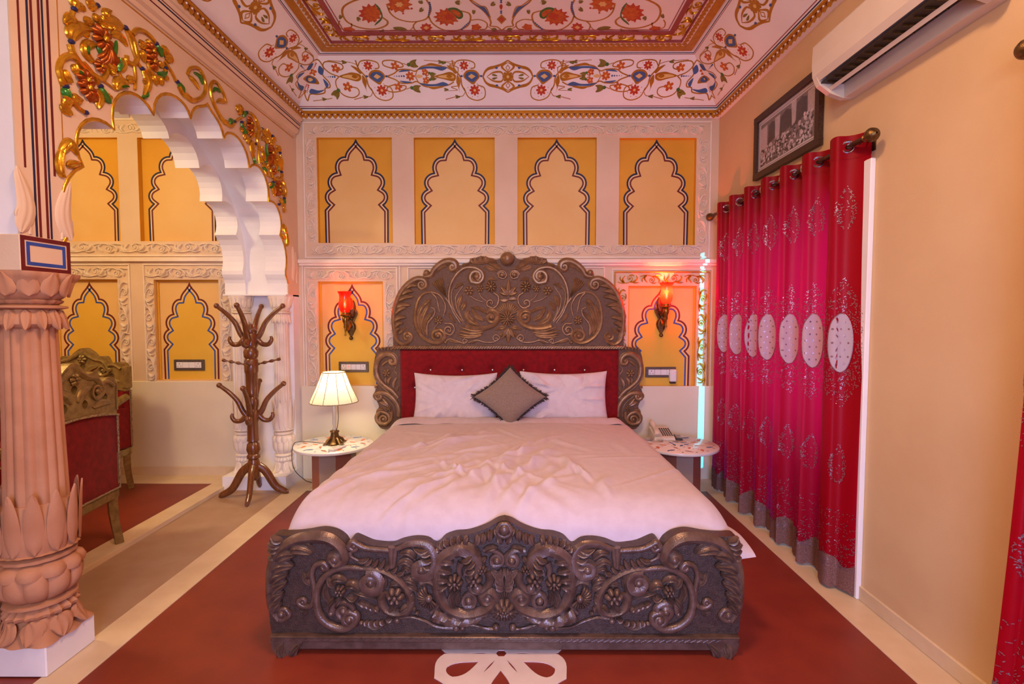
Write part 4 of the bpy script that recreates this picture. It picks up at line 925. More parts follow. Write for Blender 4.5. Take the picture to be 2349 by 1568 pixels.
# ================================================================ carved columns
def column(name, c, z0, z1, R, label, mat, plinth=None, k=1.0):
    """lotus column: plinth, square leafy base, bulb, leaf cup, fluted shaft, capital"""
    e = empty(name, (c[0], c[1], z0), label, 'column')
    H = z1 - z0; Z = lambda t: z0 + t * H; cx, cy = c
    N = 80
    def rings(zs, rs): return [(r * R, z - z0) for z, r in zip(zs, rs)]
    def L(name, zs, rs, mod): m = MB(); m.lathe(rings([Z(t) for t in zs], rs), (cx, cy, z0), N, mod); return m.build(name, mat, e)
    squ = lambda p: (lambda a: 1 / (np.abs(np.cos(a)) ** p + np.abs(np.sin(a)) ** p) ** (1 / p))
    pet = lambda n, ph=0: (lambda a: np.abs(np.sin(n * a / 2 + ph)))
    if plinth: MB().bbox(*plinth, 0.004).build('plinth', plinth_mat, e, smooth=False)
    t0 = 0.0
    # square base of flaring leaves
    m = MB(); zz = np.linspace(0, .062, 9); rr = np.array([1.62, 1.52, 1.40, 1.30, 1.24, 1.20, 1.18, 1.16, 1.10]); s4 = squ(5.0)
    m.lathe(rings([Z(t) for t in zz], rr), (cx, cy, z0), N, lambda r, z, a: (r * s4(a) * 0.86 * (1 + .05 * np.cos(8 * a) * (1 - z / (.062 * H))), z)); b = m.build('base_leaves', mat, e)
    for q in range(8):
        a = q * PI / 4 + PI / 8; d = np.array([math.cos(a), math.sin(a), 0]); t_ = np.array([-d[1], d[0], 0])
        rad = R * 1.18 * 0.86 * squ(5.0)(np.array([a]))[0]
        f = frame(np.array([cx, cy, Z(.002)]) + d * rad * 1.05, t_, (0, 0, 1), d)
        mm = MB(); o_leaf(mm, f, [(0, .058 * H), (.01, .03 * H), (0, 0.004 * H)], .045 * k, .02 * k, -.004, 3, 10, curl=.035 * k); mm.build('leaf', mat, b)
    L('ring_leaves', [.060, .066, .074, .082, .090], [1.12, 1.30, 1.34, 1.22, 1.05], lambda r, z, a: (r * (1 - .09 * pet(20)(a)), z))
    L('ring', [.090, .095, .101, .106], [1.05, 1.28, 1.28, 1.05], lambda r, z, a: (r * (1 + .012 * np.cos(14 * a)), z))
    p8 = pet(10)
    L('bulb', np.linspace(.106, .210, 12), [1.0, 1.20, 1.36, 1.45, 1.50, 1.52, 1.52, 1.50, 1.46, 1.38, 1.22, 1.02], lambda r, z, a: (r * (.88 + .12 * p8(a) ** .5), z))
    L('bulb_leaves', [.178, .192, .206, .215], [1.53, 1.58, 1.46, 1.15], lambda r, z, a: (r * (.90 + .12 * pet(10, .8)(a)), z))
    L('ring', [.213, .219, .227, .233], [1.02, 1.32, 1.32, 1.06], lambda r, z, a: (r * (1 + .012 * np.cos(14 * a)), z))
    # leaf cup: tall leaves around the foot of the shaft
    p12 = pet(12)
    L('leaf_cup', np.concatenate([[.233, .240], np.linspace(.246, .375, 10)]), [1.06, 1.32, 1.34, 1.38, 1.42, 1.44, 1.44, 1.42, 1.40, 1.36, 1.30, 1.16], lambda r, z, a: (r * (.93 + .07 * p12(a) ** .4), z))
    cup = L('cup_ring', [.234, .241, .248], [1.20, 1.42, 1.22], lambda r, z, a: (r * (1 + .02 * np.cos(24 * a)), z))
    for q in range(12):
        a = q * 2 * PI / 12 + .13; d = np.array([math.cos(a), math.sin(a), 0]); t_ = np.array([-d[1], d[0], 0])
        f = frame(np.array([cx, cy, 0]) + d * R * 1.33, t_, (0, 0, 1), d)
        mm = MB(); o_leaf(mm, f, [(0, Z(.246)), (0, Z(.33)), (0, Z(.415))], .031 * k, .013 * k, .004 * k, 1, 14, curl=.014 * k); mm.build('leaf', mat, cup)
    fl_ = lambda r, z, a: (r * (1 - .085 * np.abs(np.cos(8 * a)) ** 3), z)
    L('shaft', [.36, .45, .60, .80, .88], [1.14, 1.10, 1.04, .98, .95], fl_)
    # capital: drooping leaves, ring, flaring square lotus
    L('capital_collar', [.850, .862, .875, .888, .902], [.98, 1.20, 1.22, 1.12, .98], lambda r, z, a: (r * (.92 + .10 * pet(14)(a) ** .5), z))
    L('ring', [.900, .905, .910, .914], [1.0, 1.34, 1.34, 1.0], None)
    L('ring_leaves', [.914, .919, .925, .930], [1.0, 1.16, 1.22, 1.05], lambda r, z, a: (r * (1 - .07 * pet(18)(a)), z))
    s_ = squ(4.0)
    cz = np.linspace(.926, 1.0, 10); cr = np.array([1.04, 1.20, 1.34, 1.40, 1.42, 1.44, 1.50, 1.58, 1.66, 1.66])
    def capmod(r, z, a):
        t = np.clip((z / H - .926) / .074, 0, 1)
        return r * ((1 - t) + t * s_(a) * .92) * (.90 + .10 * p12(a) ** .45), z
    cap = L('capital', cz, cr, capmod)
    for q in range(12):
        a = q * 2 * PI / 12 + .26; d = np.array([math.cos(a), math.sin(a), 0]); t_ = np.array([-d[1], d[0], 0])
        f = frame(np.array([cx, cy, 0]) + d * R * 1.30, t_, (0, 0, 1), d); dl = .30 * R * (s_(np.array([a]))[0] - .55)
        mm = MB(); o_leaf(mm, f, [(0, Z(.936)), (0, Z(.965)), (0, Z(.997))], .034 * k, .014 * k, .002 * k, 2, 12, curl=dl + .012 * k); mm.build('leaf', mat, cap)
    for q in range(14):
        a = q * 2 * PI / 14; d = np.array([math.cos(a), math.sin(a), 0]); t_ = np.array([-d[1], d[0], 0])
        f = frame(np.array([cx, cy, 0]) + d * R * 1.02, t_, (0, 0, 1), d)
        mm = MB(); o_leaf(mm, f, [(0, Z(.900)), (0, Z(.875)), (0, Z(.846))], .024 * k, .022 * k, .0, 2, 10, curl=.022 * k); mm.build('leaf', mat, cap)
    return e
plinth_mat = 'plaster_white'
zcap = 1.592
column('column', (-1.952, 2.06), 0.125, zcap, 0.092, 'pink sandstone lotus column on a white plinth, before the red velvet chairs', 'sandstone', (XL - .235, XL + .025, 1.942, 2.178, 0.0045, 0.125))
column('column', (-2.25, 2.06), 0.125, zcap, 0.092, 'pink sandstone lotus column behind the corner column of the arch', 'sandstone', (XA, XL - .236, 1.942, 2.178, 0.0045, 0.125))
column('pilaster', (-1.945, 4.285), 0.116, ZI - .013, 0.058, 'slender cream carved pilaster beside the side table with the lamp', 'relief_plaster', None, .6)
column('pilaster', (-2.275, 4.285), 0.116, ZI - .013, 0.058, 'slender cream carved pilaster directly behind the wooden coat stand', 'relief_plaster', None, .6)
# ================================================================ the bed
bed = empty('bed', (-0.05, 3.2, 0), 'wide bed with carved brown wooden headboard and footboard and red tufted velvet panel', 'bed')
YH, YFT = 4.35, 2.105                        # front faces of headboard and footboard
MIR = {}
def carve_set(Y, conv, cxm, parent, mats, items, lift=0.0):
    """items: (name, function(mesh, frame, P)) drawn for the left half, then mirrored about x = cxm"""
    for sgn in (1, -1):
        fr = frame((0, Y, 0), (1, 0, 0), (0, 0, 1), (0, -1, 0)) if sgn == 1 else frame((2 * cxm, Y, 0), (-1, 0, 0), (0, 0, 1), (0, -1, 0))
        for name, fn in items:
            if sgn == -1 and name.startswith('='): continue
            m = MB(); fn(m, fr); m.build(name.lstrip('='), mats, parent)
# ---- headboard
def h(x, y): p = onY(860 + x / 6.534, 570 + y / 6.534, YH); return np.array([p[0], p[2]])
def hs(l): return [h(*q) for q in l]
HX = h(2000, 600)[0]; hk = (h(1000, 0)[0] - h(0, 0)[0]) / 1000         # metres per crop unit
sil = hs([(275, 1500), (272, 1300), (268, 1100), (280, 950), (305, 830), (345, 710), (405, 590), (500, 500), (620, 432), (735, 412), (800, 420), (860, 350), (905, 290), (1000, 205), (1095, 168), (1170, 178), (1230, 250), (1320, 240), (1400, 215), (1440, 150), (1510, 135), (1600, 112), (1700, 130), (1800, 160), (1870, 150), (1900, 110), (1950, 75), (2000, 66)])
sil = list(catmull(sil, 3)); full = sil + [np.array([2 * HX - p[0], p[1]]) for p in sil[::-1][1:]]
m = MB(); f = FW(YH)
m.prism(full, [], f, 0.0, -0.055)
head = m.build('headboard', 'shaded_ground', bed, smooth=False)
IT = []
def hst(name, pts, r0, r1=None, vol=None, **k):
    v = (h(*vol[0]), vol[1], vol[2]) if vol else None
    IT.append((name, lambda m, fr: o_stroke(m, fr, hs(pts), r0 * hk * 1.25, (r1 or r0) * hk * 1.25, v, h=k.get('h', 0.004), flat=k.get('flat', .9), flutes=k.get('fl', 0), n=k.get('n', 10), mid=k.get('mid') and k['mid'] * hk * 1.25, twist=k.get('tw', 0))))
def hlf(pts, w, hh=.016, v=3, base=0.0, curl=0.0): IT.append(('leaf', lambda m, fr: o_leaf(m, fr, hs(pts), w * hk * 1.2, hh, base, v, 14, curl=curl)))
def hfl(c, R, n=7, hh=.022, nm='flower'): IT.append((nm, lambda m, fr: o_flower(m, fr, h(*c), R * hk, n, hh)))
def hball(c, R, nm='bead', z=0.006): IT.append((nm, lambda m, fr: m.ball(to3(fr, [h(*c)], z)[0], R * hk, 12)))
def hgad(starts, ends, w, hh, bend=.15): IT.append(('leaf', lambda m, fr: o_gadroon(m, fr, hs(starts), hs(ends), w * hk, hh, bend)))
# outer acanthus sweep on the shoulder with hanging leaf lobes
hst('scroll', [(330, 1340), (290, 1180), (285, 1000), (320, 830), (400, 650), (520, 520), (650, 455), (750, 480), (770, 560), (720, 600)], 22, 16, ((705, 540), 1.1, -1), mid=34, fl=4)
for s_, e_, w_ in (((400, 690), (580, 640), 34), ((350, 780), (590, 720), 36), ((320, 880), (545, 850), 36), ((300, 980), (480, 880), 34), ((290, 1080), (470, 1030), 36), ((300, 1180), (430, 1110), 34), ((315, 1260), (380, 1200), 26), ((460, 600), (640, 560), 30)):
    hlf([s_, ((s_[0] + e_[0]) / 2 - 10, (s_[1] + e_[1]) / 2 - 25), e_], w_, .024, 2, curl=.008)
hst('scroll', [(300, 1250), (330, 1370), (420, 1430), (520, 1390), (555, 1310), (510, 1260)], 26, 14, ((490, 1320), 1.3, 1), fl=3)
hlf([(360, 1280), (400, 1230), (470, 1190)], 26)
# top scroll with bead
hst('scroll', [(760, 420), (840, 400), (900, 310), (1000, 225), (1110, 190), (1200, 220), (1215, 290), (1170, 320)], 26, 14, ((1165, 275), 1.0, -1), mid=40, fl=4)
hball((775, 362), 48); hst('scroll', [(830, 400), (790, 430), (740, 415), (732, 370)], 14, 10)
hlf([(900, 350), (1000, 270), (1090, 265)], 30); hlf([(1060, 200), (1120, 230), (1150, 260)], 20)
# crest leaves by the central rose
hgad([(1500, 215), (1560, 220), (1620, 210), (1690, 200)], [(1430, 150), (1490, 130), (1590, 105), (1660, 110)], 34, .022); hlf([(1450, 220), (1600, 190), (1750, 180), (1830, 220)], 40, .022); hlf([(1300, 250), (1360, 245), (1440, 200)], 22)
hlf([(1640, 270), (1740, 300), (1840, 340)], 34, .012); hlf([(1900, 310), (1800, 250), (1700, 220)], 30, .014)
# fan shell
IT.append(('shell', lambda m, fr: o_shell(m, fr, h(1085, 740), 330 * hk, 1.80, 2.40, 6, .022)))
hst('stem', [(1060, 740), (1130, 840), (1230, 990), (1330, 1120)], 18, 8)
# big inner scroll (C-scroll with curled head)
hst('scroll', [(1280, 1110), (1170, 940), (1110, 760), (1130, 560), (1220, 390), (1350, 290), (1500, 290), (1600, 350), (1620, 440), (1560, 510), (1450, 500)], 10, 30, ((1530, 420), 0.9, -1), mid=26, fl=4)
hgad([(1640, 380), (1600, 480), (1520, 500)], [(1480, 320), (1500, 400), (1440, 420)], 40, .026)
hst('stem', [(1300, 1080), (1210, 960), (1150, 780), (1160, 620), (1240, 540)], 14, 6); hst('stem', [(1330, 1090), (1240, 920), (1210, 780), (1230, 690), (1320, 560)], 12, 8)
hlf([(1250, 870), (1270, 780), (1310, 690)], 36); hlf([(1300, 930), (1340, 850), (1370, 790)], 34); hlf([(1200, 600), (1260, 540), (1330, 530)], 24); hst('stem', [(1250, 850), (1270, 950), (1310, 1030)], 8, 6)
# left oval scroll
hst('scroll', [(860, 650), (740, 670), (650, 780), (610, 950), (610, 1100), (650, 1230), (740, 1340), (880, 1410), (1000, 1390), (1050, 1300), (990, 1220), (900, 1230)], 14, 20, ((945, 1305), 1.3, 1), mid=24, fl=3)
hst('scroll', [(850, 650), (960, 690), (1030, 780), (1060, 880), (1030, 1010)], 16, 10); hst('scroll', [(850, 660), (920, 740), (950, 850), (970, 950)], 14, 8)
hlf([(690, 1250), (650, 1060), (690, 900), (760, 830)], 36); hlf([(740, 1300), (700, 1120), (760, 930), (840, 800)], 34); hlf([(800, 1320), (750, 1180), (790, 1040), (900, 930)], 30); hst('stem', [(780, 1290), (790, 1130), (880, 1010), (900, 920), (840, 880)], 14, 10)
hlf([(730, 850), (780, 800), (850, 760)], 30)
hfl((955, 1075), 72); hst('stem', [(940, 1140), (900, 1180), (880, 1240)], 8, 8)
hst('scroll', [(1050, 1120), (1150, 1130), (1190, 1210), (1140, 1290), (1060, 1270)], 14, 14, ((1105, 1220), 1.0, -1))
hlf([(1110, 960), (1150, 1040), (1210, 1110)], 22)
# lower shell with big volute
hst('scroll', [(1360, 1160), (1480, 1190), (1640, 1190), (1780, 1140), (1850, 1040), (1830, 950), (1740, 915), (1660, 970)], 34, 20, ((1745, 1030), 1.5, -1), mid=26, fl=3)
hgad([(1640, 1220), (1640, 1250), (1620, 1280), (1600, 1300)], [(1270, 1170), (1230, 1220), (1220, 1270), (1240, 1310)], 30, .018, .06)
hlf([(1560, 1150), (1420, 1070), (1380, 980), (1420, 920)], 44); hlf([(1640, 1080), (1520, 1010), (1440, 880)], 34); hlf([(1680, 960), (1560, 900), (1430, 880)], 26); hlf([(1540, 1140), (1490, 1090), (1480, 1040)], 26)
# posy of flowers
hfl((1415, 630), 78, 6); hfl((1580, 600), 62, 6); hfl((1740, 570), 92, 9, .030); hst('stem', [(1430, 710), (1500, 760), (1620, 800)], 9, 7); hst('stem', [(1560, 660), (1600, 730), (1680, 790)], 9, 7); hst('stem', [(1780, 660), (1850, 720), (1840, 830), (1770, 890), (1690, 860)], 16, 12, ((1735, 815), .9, -1)); hlf([(1690, 480), (1750, 450), (1830, 480)], 26)
hst('scroll', [(1830, 390), (1870, 340), (1940, 340), (1970, 400), (1930, 450), (1860, 430)], 12, 10, ((1908, 395), 1.0, -1)); hball((1908, 395), 34)
# bottom vines
hst('stem', [(1060, 1400), (1120, 1350), (1250, 1390), (1340, 1420), (1390, 1380), (1340, 1350)], 11, 9, ((1352, 1388), .8, 1)); hball((1060, 1405), 26); hlf([(1090, 1370), (1180, 1390), (1290, 1420)], 20, .012)
hst('stem', [(1400, 1410), (1520, 1370), (1640, 1400), (1780, 1400), (1870, 1340), (1830, 1290)], 12, 10, ((1815, 1345), 1.0, 1)); hlf([(1440, 1420), (1500, 1390), (1560, 1370)], 18, .012)
# central column of ornaments
IT.append(('=rose', lambda m, fr: (m.ball(to3(fr, [h(1985, 155)], .012)[0], 105 * hk, 16), o_stroke(m, fr, hs([(1890, 150), (1930, 90), (2010, 80), (2060, 140), (2020, 200)]), 14 * hk, 9 * hk, (h(1985, 150), 1.6, -1), h=.034))))
IT.append(('=leaf', lambda m, fr: o_gadroon(m, fr, hs([(2000, 690)] * 5), hs([(1860, 650), (1880, 560), (2000, 460), (2120, 560), (2140, 650)]), 40 * hk, .02, .0)))
IT.append(('=leaf', lambda m, fr: o_gadroon(m, fr, hs([(2000, 760), (2000, 760)]), hs([(1860, 760), (2140, 760)]), 40 * hk, .018, .1)))
IT.append(('=flower', lambda m, fr: o_flower(m, fr, h(1990, 1050), 125 * hk, 14, .024)))
IT.append(('=flower', lambda m, fr: o_flower(m, fr, h(1990, 1050), 62 * hk, 8, .020, .018)))
IT.append(('=shell', lambda m, fr: o_shell(m, fr, h(1990, 1010), 205 * hk, .35, PI - .35, 13, .014)))
IT.append(('=leaf', lambda m, fr: o_gadroon(m, fr, hs([(2000, 1190)] * 3), hs([(1910, 1340), (2000, 1420), (2090, 1340)]), 44 * hk, .022, .0)))
hlf([(1960, 1180), (1880, 1190), (1800, 1220)], 30, .014); hlf([(1930, 1250), (1890, 1290), (1880, 1330)], 20, .014)
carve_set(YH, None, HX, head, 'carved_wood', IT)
# rope edge between headboard and velvet
ra, rb = h(275, 1480), h(3725, 1480)
m = MB(); m.bbox(ra[0], rb[0], YH - .026, YH + .01, ra[1] - .014, ra[1] + .016, .006); 
for i in range(90):
    x = ra[0] + (rb[0] - ra[0]) * (i + .5) / 90; m.sweep([(x - .012, YH - .026, ra[1] - .011), (x + .012, YH - .027, ra[1] + .012)], .0055, 5, up=(0, -1, 0))
m.build('rope_moulding', 'carved_wood', head)
# ---- velvet panel with buttons
vx0, vx1 = onY(917, 880, YH)[0], onY(1421, 880, YH)[0]; vz1 = onY(1166, 800, YH)[2]; vz0 = 0.42
bx = [onY(p, 850, YH)[0] for p in (917 + 72 - 72 * 1, 988, 1060, 1130, 1201, 1272, 1341, 1411)][1:7]; bz = onY(1166, 848, YH)[2]
nu, nv = 150, 70
U, V_ = np.meshgrid(np.linspace(vx0, vx1, nu), np.linspace(vz0, vz1, nv), indexing='ij')
D = np.full_like(U, 0.045); btn = [(x, bz) for x in bx] + [(onY(952, 893, YH)[0], onY(952, 888, YH)[2]), (onY(1386, 893, YH)[0], onY(1386, 888, YH)[2])]
for x, z in btn: D -= 0.028 * np.exp(-((U - x) ** 2 + (V_ - z) ** 2) / (2 * .022 ** 2)) + .008 * np.exp(-((U - x) ** 2 + (V_ - z) ** 2) / (2 * .07 ** 2))
for x in bx: D -= 0.004 * np.exp(-((U - x - .01) / .006) ** 2) * (V_ > bz)
edge = np.minimum(np.minimum(U - vx0, vx1 - U), np.minimum(V_ - vz0 + .05, vz1 - V_)); D *= np.clip(edge / .03, 0, 1) ** .4
m = MB(); m.grid(np.stack([U, YH + .02 - D, V_], -1)); m.box(vx0, vx1, YH + .02, YH + .05, vz0, vz1)
vel = m.build('tufted_panel', 'velvet_red', bed)
for x, z in btn: MB().ball((x, YH - .004, z), .0085, 8).build('button', 'crystal', vel)
# ---- carved wings beside the velvet
def w(x, y): p = onY(850 + x / 7.84, 790 + y / 7.84, YH); return np.array([p[0], p[2]])
def ws(l): return [w(*q) for q in l]
wk = (w(1000, 0)[0] - w(0, 0)[0]) / 1000
wsil = catmull(ws([(530, 95), (500, 55), (440, 40), (300, 45), (160, 70), (105, 130), (65, 300), (52, 450), (75, 600), (130, 725), (72, 765), (90, 810), (58, 900), (95, 985), (150, 1110), (105, 1200), (88, 1330), (120, 1430), (210, 1515), (330, 1490), (430, 1420), (540, 1330)]), 3)
WI = []
def wst(pts, r0, r1=None, vol=None, **k):
    v = (w(*vol[0]), vol[1], vol[2]) if vol else None
    WI.append(('scroll', lambda m, fr: o_stroke(m, fr, ws(pts), r0 * wk, (r1 or r0) * wk, v, h=.004, flat=.85, flutes=k.get('fl', 0), n=12, mid=k.get('mid') and k['mid'] * wk)))
def wlf(pts, w_, hh=.014): WI.append(('leaf', lambda m, fr: o_leaf(m, fr, ws(pts), w_ * wk, hh, 0, 2, 12)))
wst([(500, 960), (400, 840), (260, 740), (150, 620), (105, 460), (130, 300), (230, 190), (350, 175), (440, 240), (450, 330), (390, 350)], 34, 26, ((385, 290), .5, -1), mid=52)
wst([(500, 960), (420, 850), (280, 750), (165, 630), (125, 470), (150, 320), (250, 215), (350, 215)], 10, 8); wst([(480, 980), (330, 860), (180, 730), (80, 600), (62, 440), (90, 280), (180, 160), (330, 130), (460, 190), (490, 320), (430, 450), (480, 530)], 10, 12)
wst([(510, 1290), (500, 1120), (420, 980), (280, 880), (160, 870), (85, 910), (100, 960)], 40, 20, ((150, 925), 1.0, 1), mid=46)
wst([(520, 1260), (480, 1080), (380, 950), (230, 860)], 10, 8); wst([(430, 1290), (420, 1130), (330, 1000), (200, 900)], 9, 7)
wst([(380, 1200), (370, 1330), (280, 1420), (150, 1400), (110, 1300), (180, 1210), (280, 1230)], 34, 20, ((240, 1340), 1.5, -1), mid=38)
WI.append(('flower', lambda m, fr: o_flower(m, fr, w(290, 510), 80 * wk, 6, .02))); WI.append(('flower', lambda m, fr: o_flower(m, fr, w(330, 1140), 58 * wk, 6, .018)))
wlf([(320, 720), (330, 640), (380, 580)], 36); wlf([(420, 780), (420, 680), (480, 580)], 40); wlf([(280, 700), (270, 640), (280, 590)], 24); wlf([(200, 380), (250, 330), (340, 270)], 30); wlf([(470, 850), (490, 790), (505, 740)], 24)
wlf([(300, 1090), (220, 1050), (160, 1030)], 40); wlf([(330, 1090), (270, 1020), (210, 960)], 30); wlf([(120, 790), (90, 765), (70, 770)], 26); wlf([(110, 1230), (150, 1170), (240, 1160)], 26)
for i in range(6): wlf([(160 + i * 55, 120 - min(i, 3) * 6), (150 + i * 58, 70), (165 + i * 60, 50)], 24, .02)
for sgn in (1, -1):
    fr = FW(YH) if sgn == 1 else frame((2 * HX, YH, 0), (-1, 0, 0), (0, 0, 1), (0, -1, 0))
    m = MB(); m.prism(wsil, [], fr, -.002, -.05); wg = m.build('headboard_wing', 'shaded_ground', bed, smooth=False)
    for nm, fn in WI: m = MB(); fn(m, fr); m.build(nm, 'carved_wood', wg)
# ---- footboard
def q4(x, y): p = onY(600 + x / 4.05, 1180 + y / 4.05, YFT); return np.array([p[0], p[2]])
def qs(l): return [q4(*p) for p in l]
FX = q4(2256, 600)[0]; fk = (q4(1000, 600)[0] - q4(0, 600)[0]) / 1000
sil = qs([(110, 1165), (78, 1000), (72, 800), (75, 600), (85, 420), (70, 330), (68, 260), (100, 200), (150, 190), (200, 195), (290, 192), (400, 180), (500, 162), (580, 160), (680, 187), (760, 243), (803, 300), (815, 250), (850, 222), (900, 236), (1000, 275), (1100, 292), (1200, 297), (1300, 262), (1420, 242), (1530, 252), (1600, 292), (1640, 285), (1700, 228), (1800, 195), (1900, 188), (2000, 162), (2100, 122), (2190, 70), (2256, 52)])
sil = list(catmull(sil, 3)); full = sil + [np.array([2 * FX - p[0], p[1]]) for p in sil[::-1][1:]]
m = MB(); f = FW(YFT); m.prism(full, [], f, 0.0, -0.06)
foot = m.build('footboard', 'shaded_ground_dark', bed, smooth=False)
IT = []
def st(name, pts, r0, r1=None, vol=None, **k):
    v = (q4(*vol[0]), vol[1], vol[2]) if vol else None
    IT.append((name, lambda m, fr: o_stroke(m, fr, qs(pts), r0 * fk * 1.3, (r1 or r0) * fk * 1.3, v, h=k.get('h', .008), flat=k.get('flat', 1.0), flutes=k.get('fl', 0), n=k.get('n', 12), mid=k.get('mid') and k['mid'] * fk * 1.3, twist=k.get('tw', 0))))
def lf_(pts, w_, hh=.022, v=3, curl=0.0, base=0.0): IT.append(('leaf', lambda m, fr: o_leaf(m, fr, qs(pts), w_ * fk * 1.25, hh * 1.2, base, v, 14, curl=curl)))
def fl_(c, R, n=6, hh=.026, base=.004): IT.append(('flower', lambda m, fr: o_flower(m, fr, q4(*c), R * fk * 1.1, n, hh * 1.15, base)))
def bl_(c, R, z=.012): IT.append(('bead', lambda m, fr: m.ball(to3(fr, [q4(*c)], z)[0], R * fk, 12)))
def gd(starts, ends, w_, hh=.02, bend=.15, base=0.0): IT.append(('leaf', lambda m, fr: o_gadroon(m, fr, qs(starts), qs(ends), w_ * fk * 1.2, hh * 1.2, bend, base)))
# corner acanthus
st('scroll', [(170, 960), (105, 850), (90, 650), (110, 460), (200, 310), (340, 225), (520, 200), (650, 225), (740, 300), (770, 400), (700, 455), (645, 405)], 26, 24, ((692, 398), 1.1, -1), mid=42, fl=4)
for s_, e_ in (((150, 420), (345, 345)), ((115, 520), (320, 450)), ((100, 630), (270, 520)), ((95, 730), (255, 600)), ((100, 820), (225, 700)), ((110, 900), (200, 780)), ((270, 320), (490, 330))):
    lf_([s_, ((s_[0] + e_[0]) / 2 - 12, (s_[1] + e_[1]) / 2 - 22), e_], 54, .034, 3, curl=.012)
st('scroll', [(120, 860), (150, 940), (210, 960), (265, 920), (245, 880)], 22, 16, ((205, 905), 1.1, 1)); bl_((198, 905), 34, .014)
gd([(200, 240), (190, 270), (170, 310), (150, 370)], [(100, 185), (65, 255), (70, 310), (75, 370)], 30, .03)
lf_([(300, 260), (420, 270), (510, 340)], 30, .026)
bl_((692, 398), 42, .016)
# top rail and hooked acanthus
st('scroll', [(1230, 325), (1100, 318), (980, 305), (900, 270), (850, 245), (820, 290), (860, 320)], 18, 14, ((862, 282), .9, 1), mid=24); bl_((868, 280), 24)
st('scroll', [(1215, 290), (1210, 380), (1215, 480)], 26, 22); st('scroll', [(1250, 295), (1240, 390), (1230, 470)], 18, 16)
st('scroll', [(1260, 310), (1400, 262), (1530, 275), (1600, 350), (1610, 450), (1550, 540), (1460, 540), (1440, 480)], 16, 26, ((1500, 495), 1.1, -1), mid=44, fl=5)
gd([(1590, 340), (1605, 400), (1600, 460), (1560, 310)], [(1450, 320), (1480, 380), (1490, 440), (1420, 300)], 26, .034)
bl_((1490, 495), 40, .018); lf_([(1420, 470), (1340, 420), (1260, 460)], 34); lf_([(1440, 400), (1370, 340), (1280, 350)], 34); lf_([(1410, 520), (1350, 480), (1300, 510)], 24)
# feather row under the rail
gd([(900, 420), (960, 450), (1020, 470), (1080, 490), (1140, 500), (1200, 520), (1260, 545), (1320, 575)], [(1010, 390), (1035, 400), (1090, 400), (1150, 400), (1200, 440), (1270, 470), (1340, 500), (1390, 540)], 22, .02, -.15)
st('scroll', [(830, 330), (840, 380), (910, 420)], 18, 10); lf_([(1340, 590), (1400, 600), (1450, 640)], 34); lf_([(1360, 640), (1410, 660), (1450, 700)], 30); lf_([(1380, 560), (1430, 550), (1470, 590)], 28)
# oval wreath
st('scroll', [(1000, 500), (830, 480), (690, 500), (580, 580), (525, 700), (520, 820), (560, 940), (660, 1020), (780, 1040), (870, 990), (890, 920), (830, 890)], 18, 26, ((825, 955), 1.2, 1), mid=32)
st('scroll', [(900, 490), (1050, 495), (1200, 550), (1320, 640), (1385, 760), (1365, 870), (1270, 905), (1160, 870), (1120, 780), (1150, 700)], 16, 30, None, mid=30, fl=4)
fl_((1250, 740), 82, 6, .032); lf_([(1180, 870), (1240, 850), (1270, 790)], 28, .03); lf_([(1370, 830), (1330, 850), (1280, 880)], 26, .03); lf_([(1130, 700), (1140, 620), (1170, 560)], 30); lf_([(1200, 640), (1260, 620), (1290, 650)], 26)
st('scroll', [(980, 530), (1060, 540), (1110, 600), (1080, 680), (1000, 680), (960, 630)], 30, 24, ((1020, 615), .6, -1), fl=5, mid=40)
fl_((745, 685), 52, 6, .03); lf_([(660, 600), (720, 570), (800, 600)], 36, .03); lf_([(700, 650), (650, 620), (620, 560)], 30, .028); lf_([(790, 650), (860, 630), (930, 690)], 36, .032); lf_([(640, 800), (600, 700), (620, 600)], 30, .026); lf_([(800, 740), (870, 760), (900, 720)], 30, .03); lf_([(690, 760), (640, 820), (640, 910)], 28, .028); lf_([(850, 700), (950, 720), (1080, 770)], 22, .022); lf_([(760, 760), (720, 800), (700, 850)], 28, .03)
st('scroll', [(660, 900), (690, 820), (770, 800), (850, 840), (850, 900)], 24, 22, ((770, 880), .9, -1), fl=3); bl_((655, 900), 28)
gd([(900, 800), (950, 810), (1000, 830), (1050, 850)], [(990, 860), (1030, 880), (1060, 900), (1100, 890)], 24, .022, .1)
# S scroll at the left
st('scroll', [(490, 640), (475, 540), (510, 460), (580, 440), (620, 480), (590, 500)], 18, 12, ((590, 470), .6, -1), mid=22); st('scroll', [(490, 640), (500, 740), (470, 830), (400, 840), (350, 800), (380, 770)], 18, 12, ((390, 800), 1.0, -1), mid=20)
lf_([(470, 640), (420, 590), (390, 520)], 26); lf_([(430, 600), (440, 550), (440, 515)], 20); lf_([(400, 930), (420, 890), (460, 850)], 16, .014); lf_([(360, 870), (400, 880), (440, 860)], 16, .014)
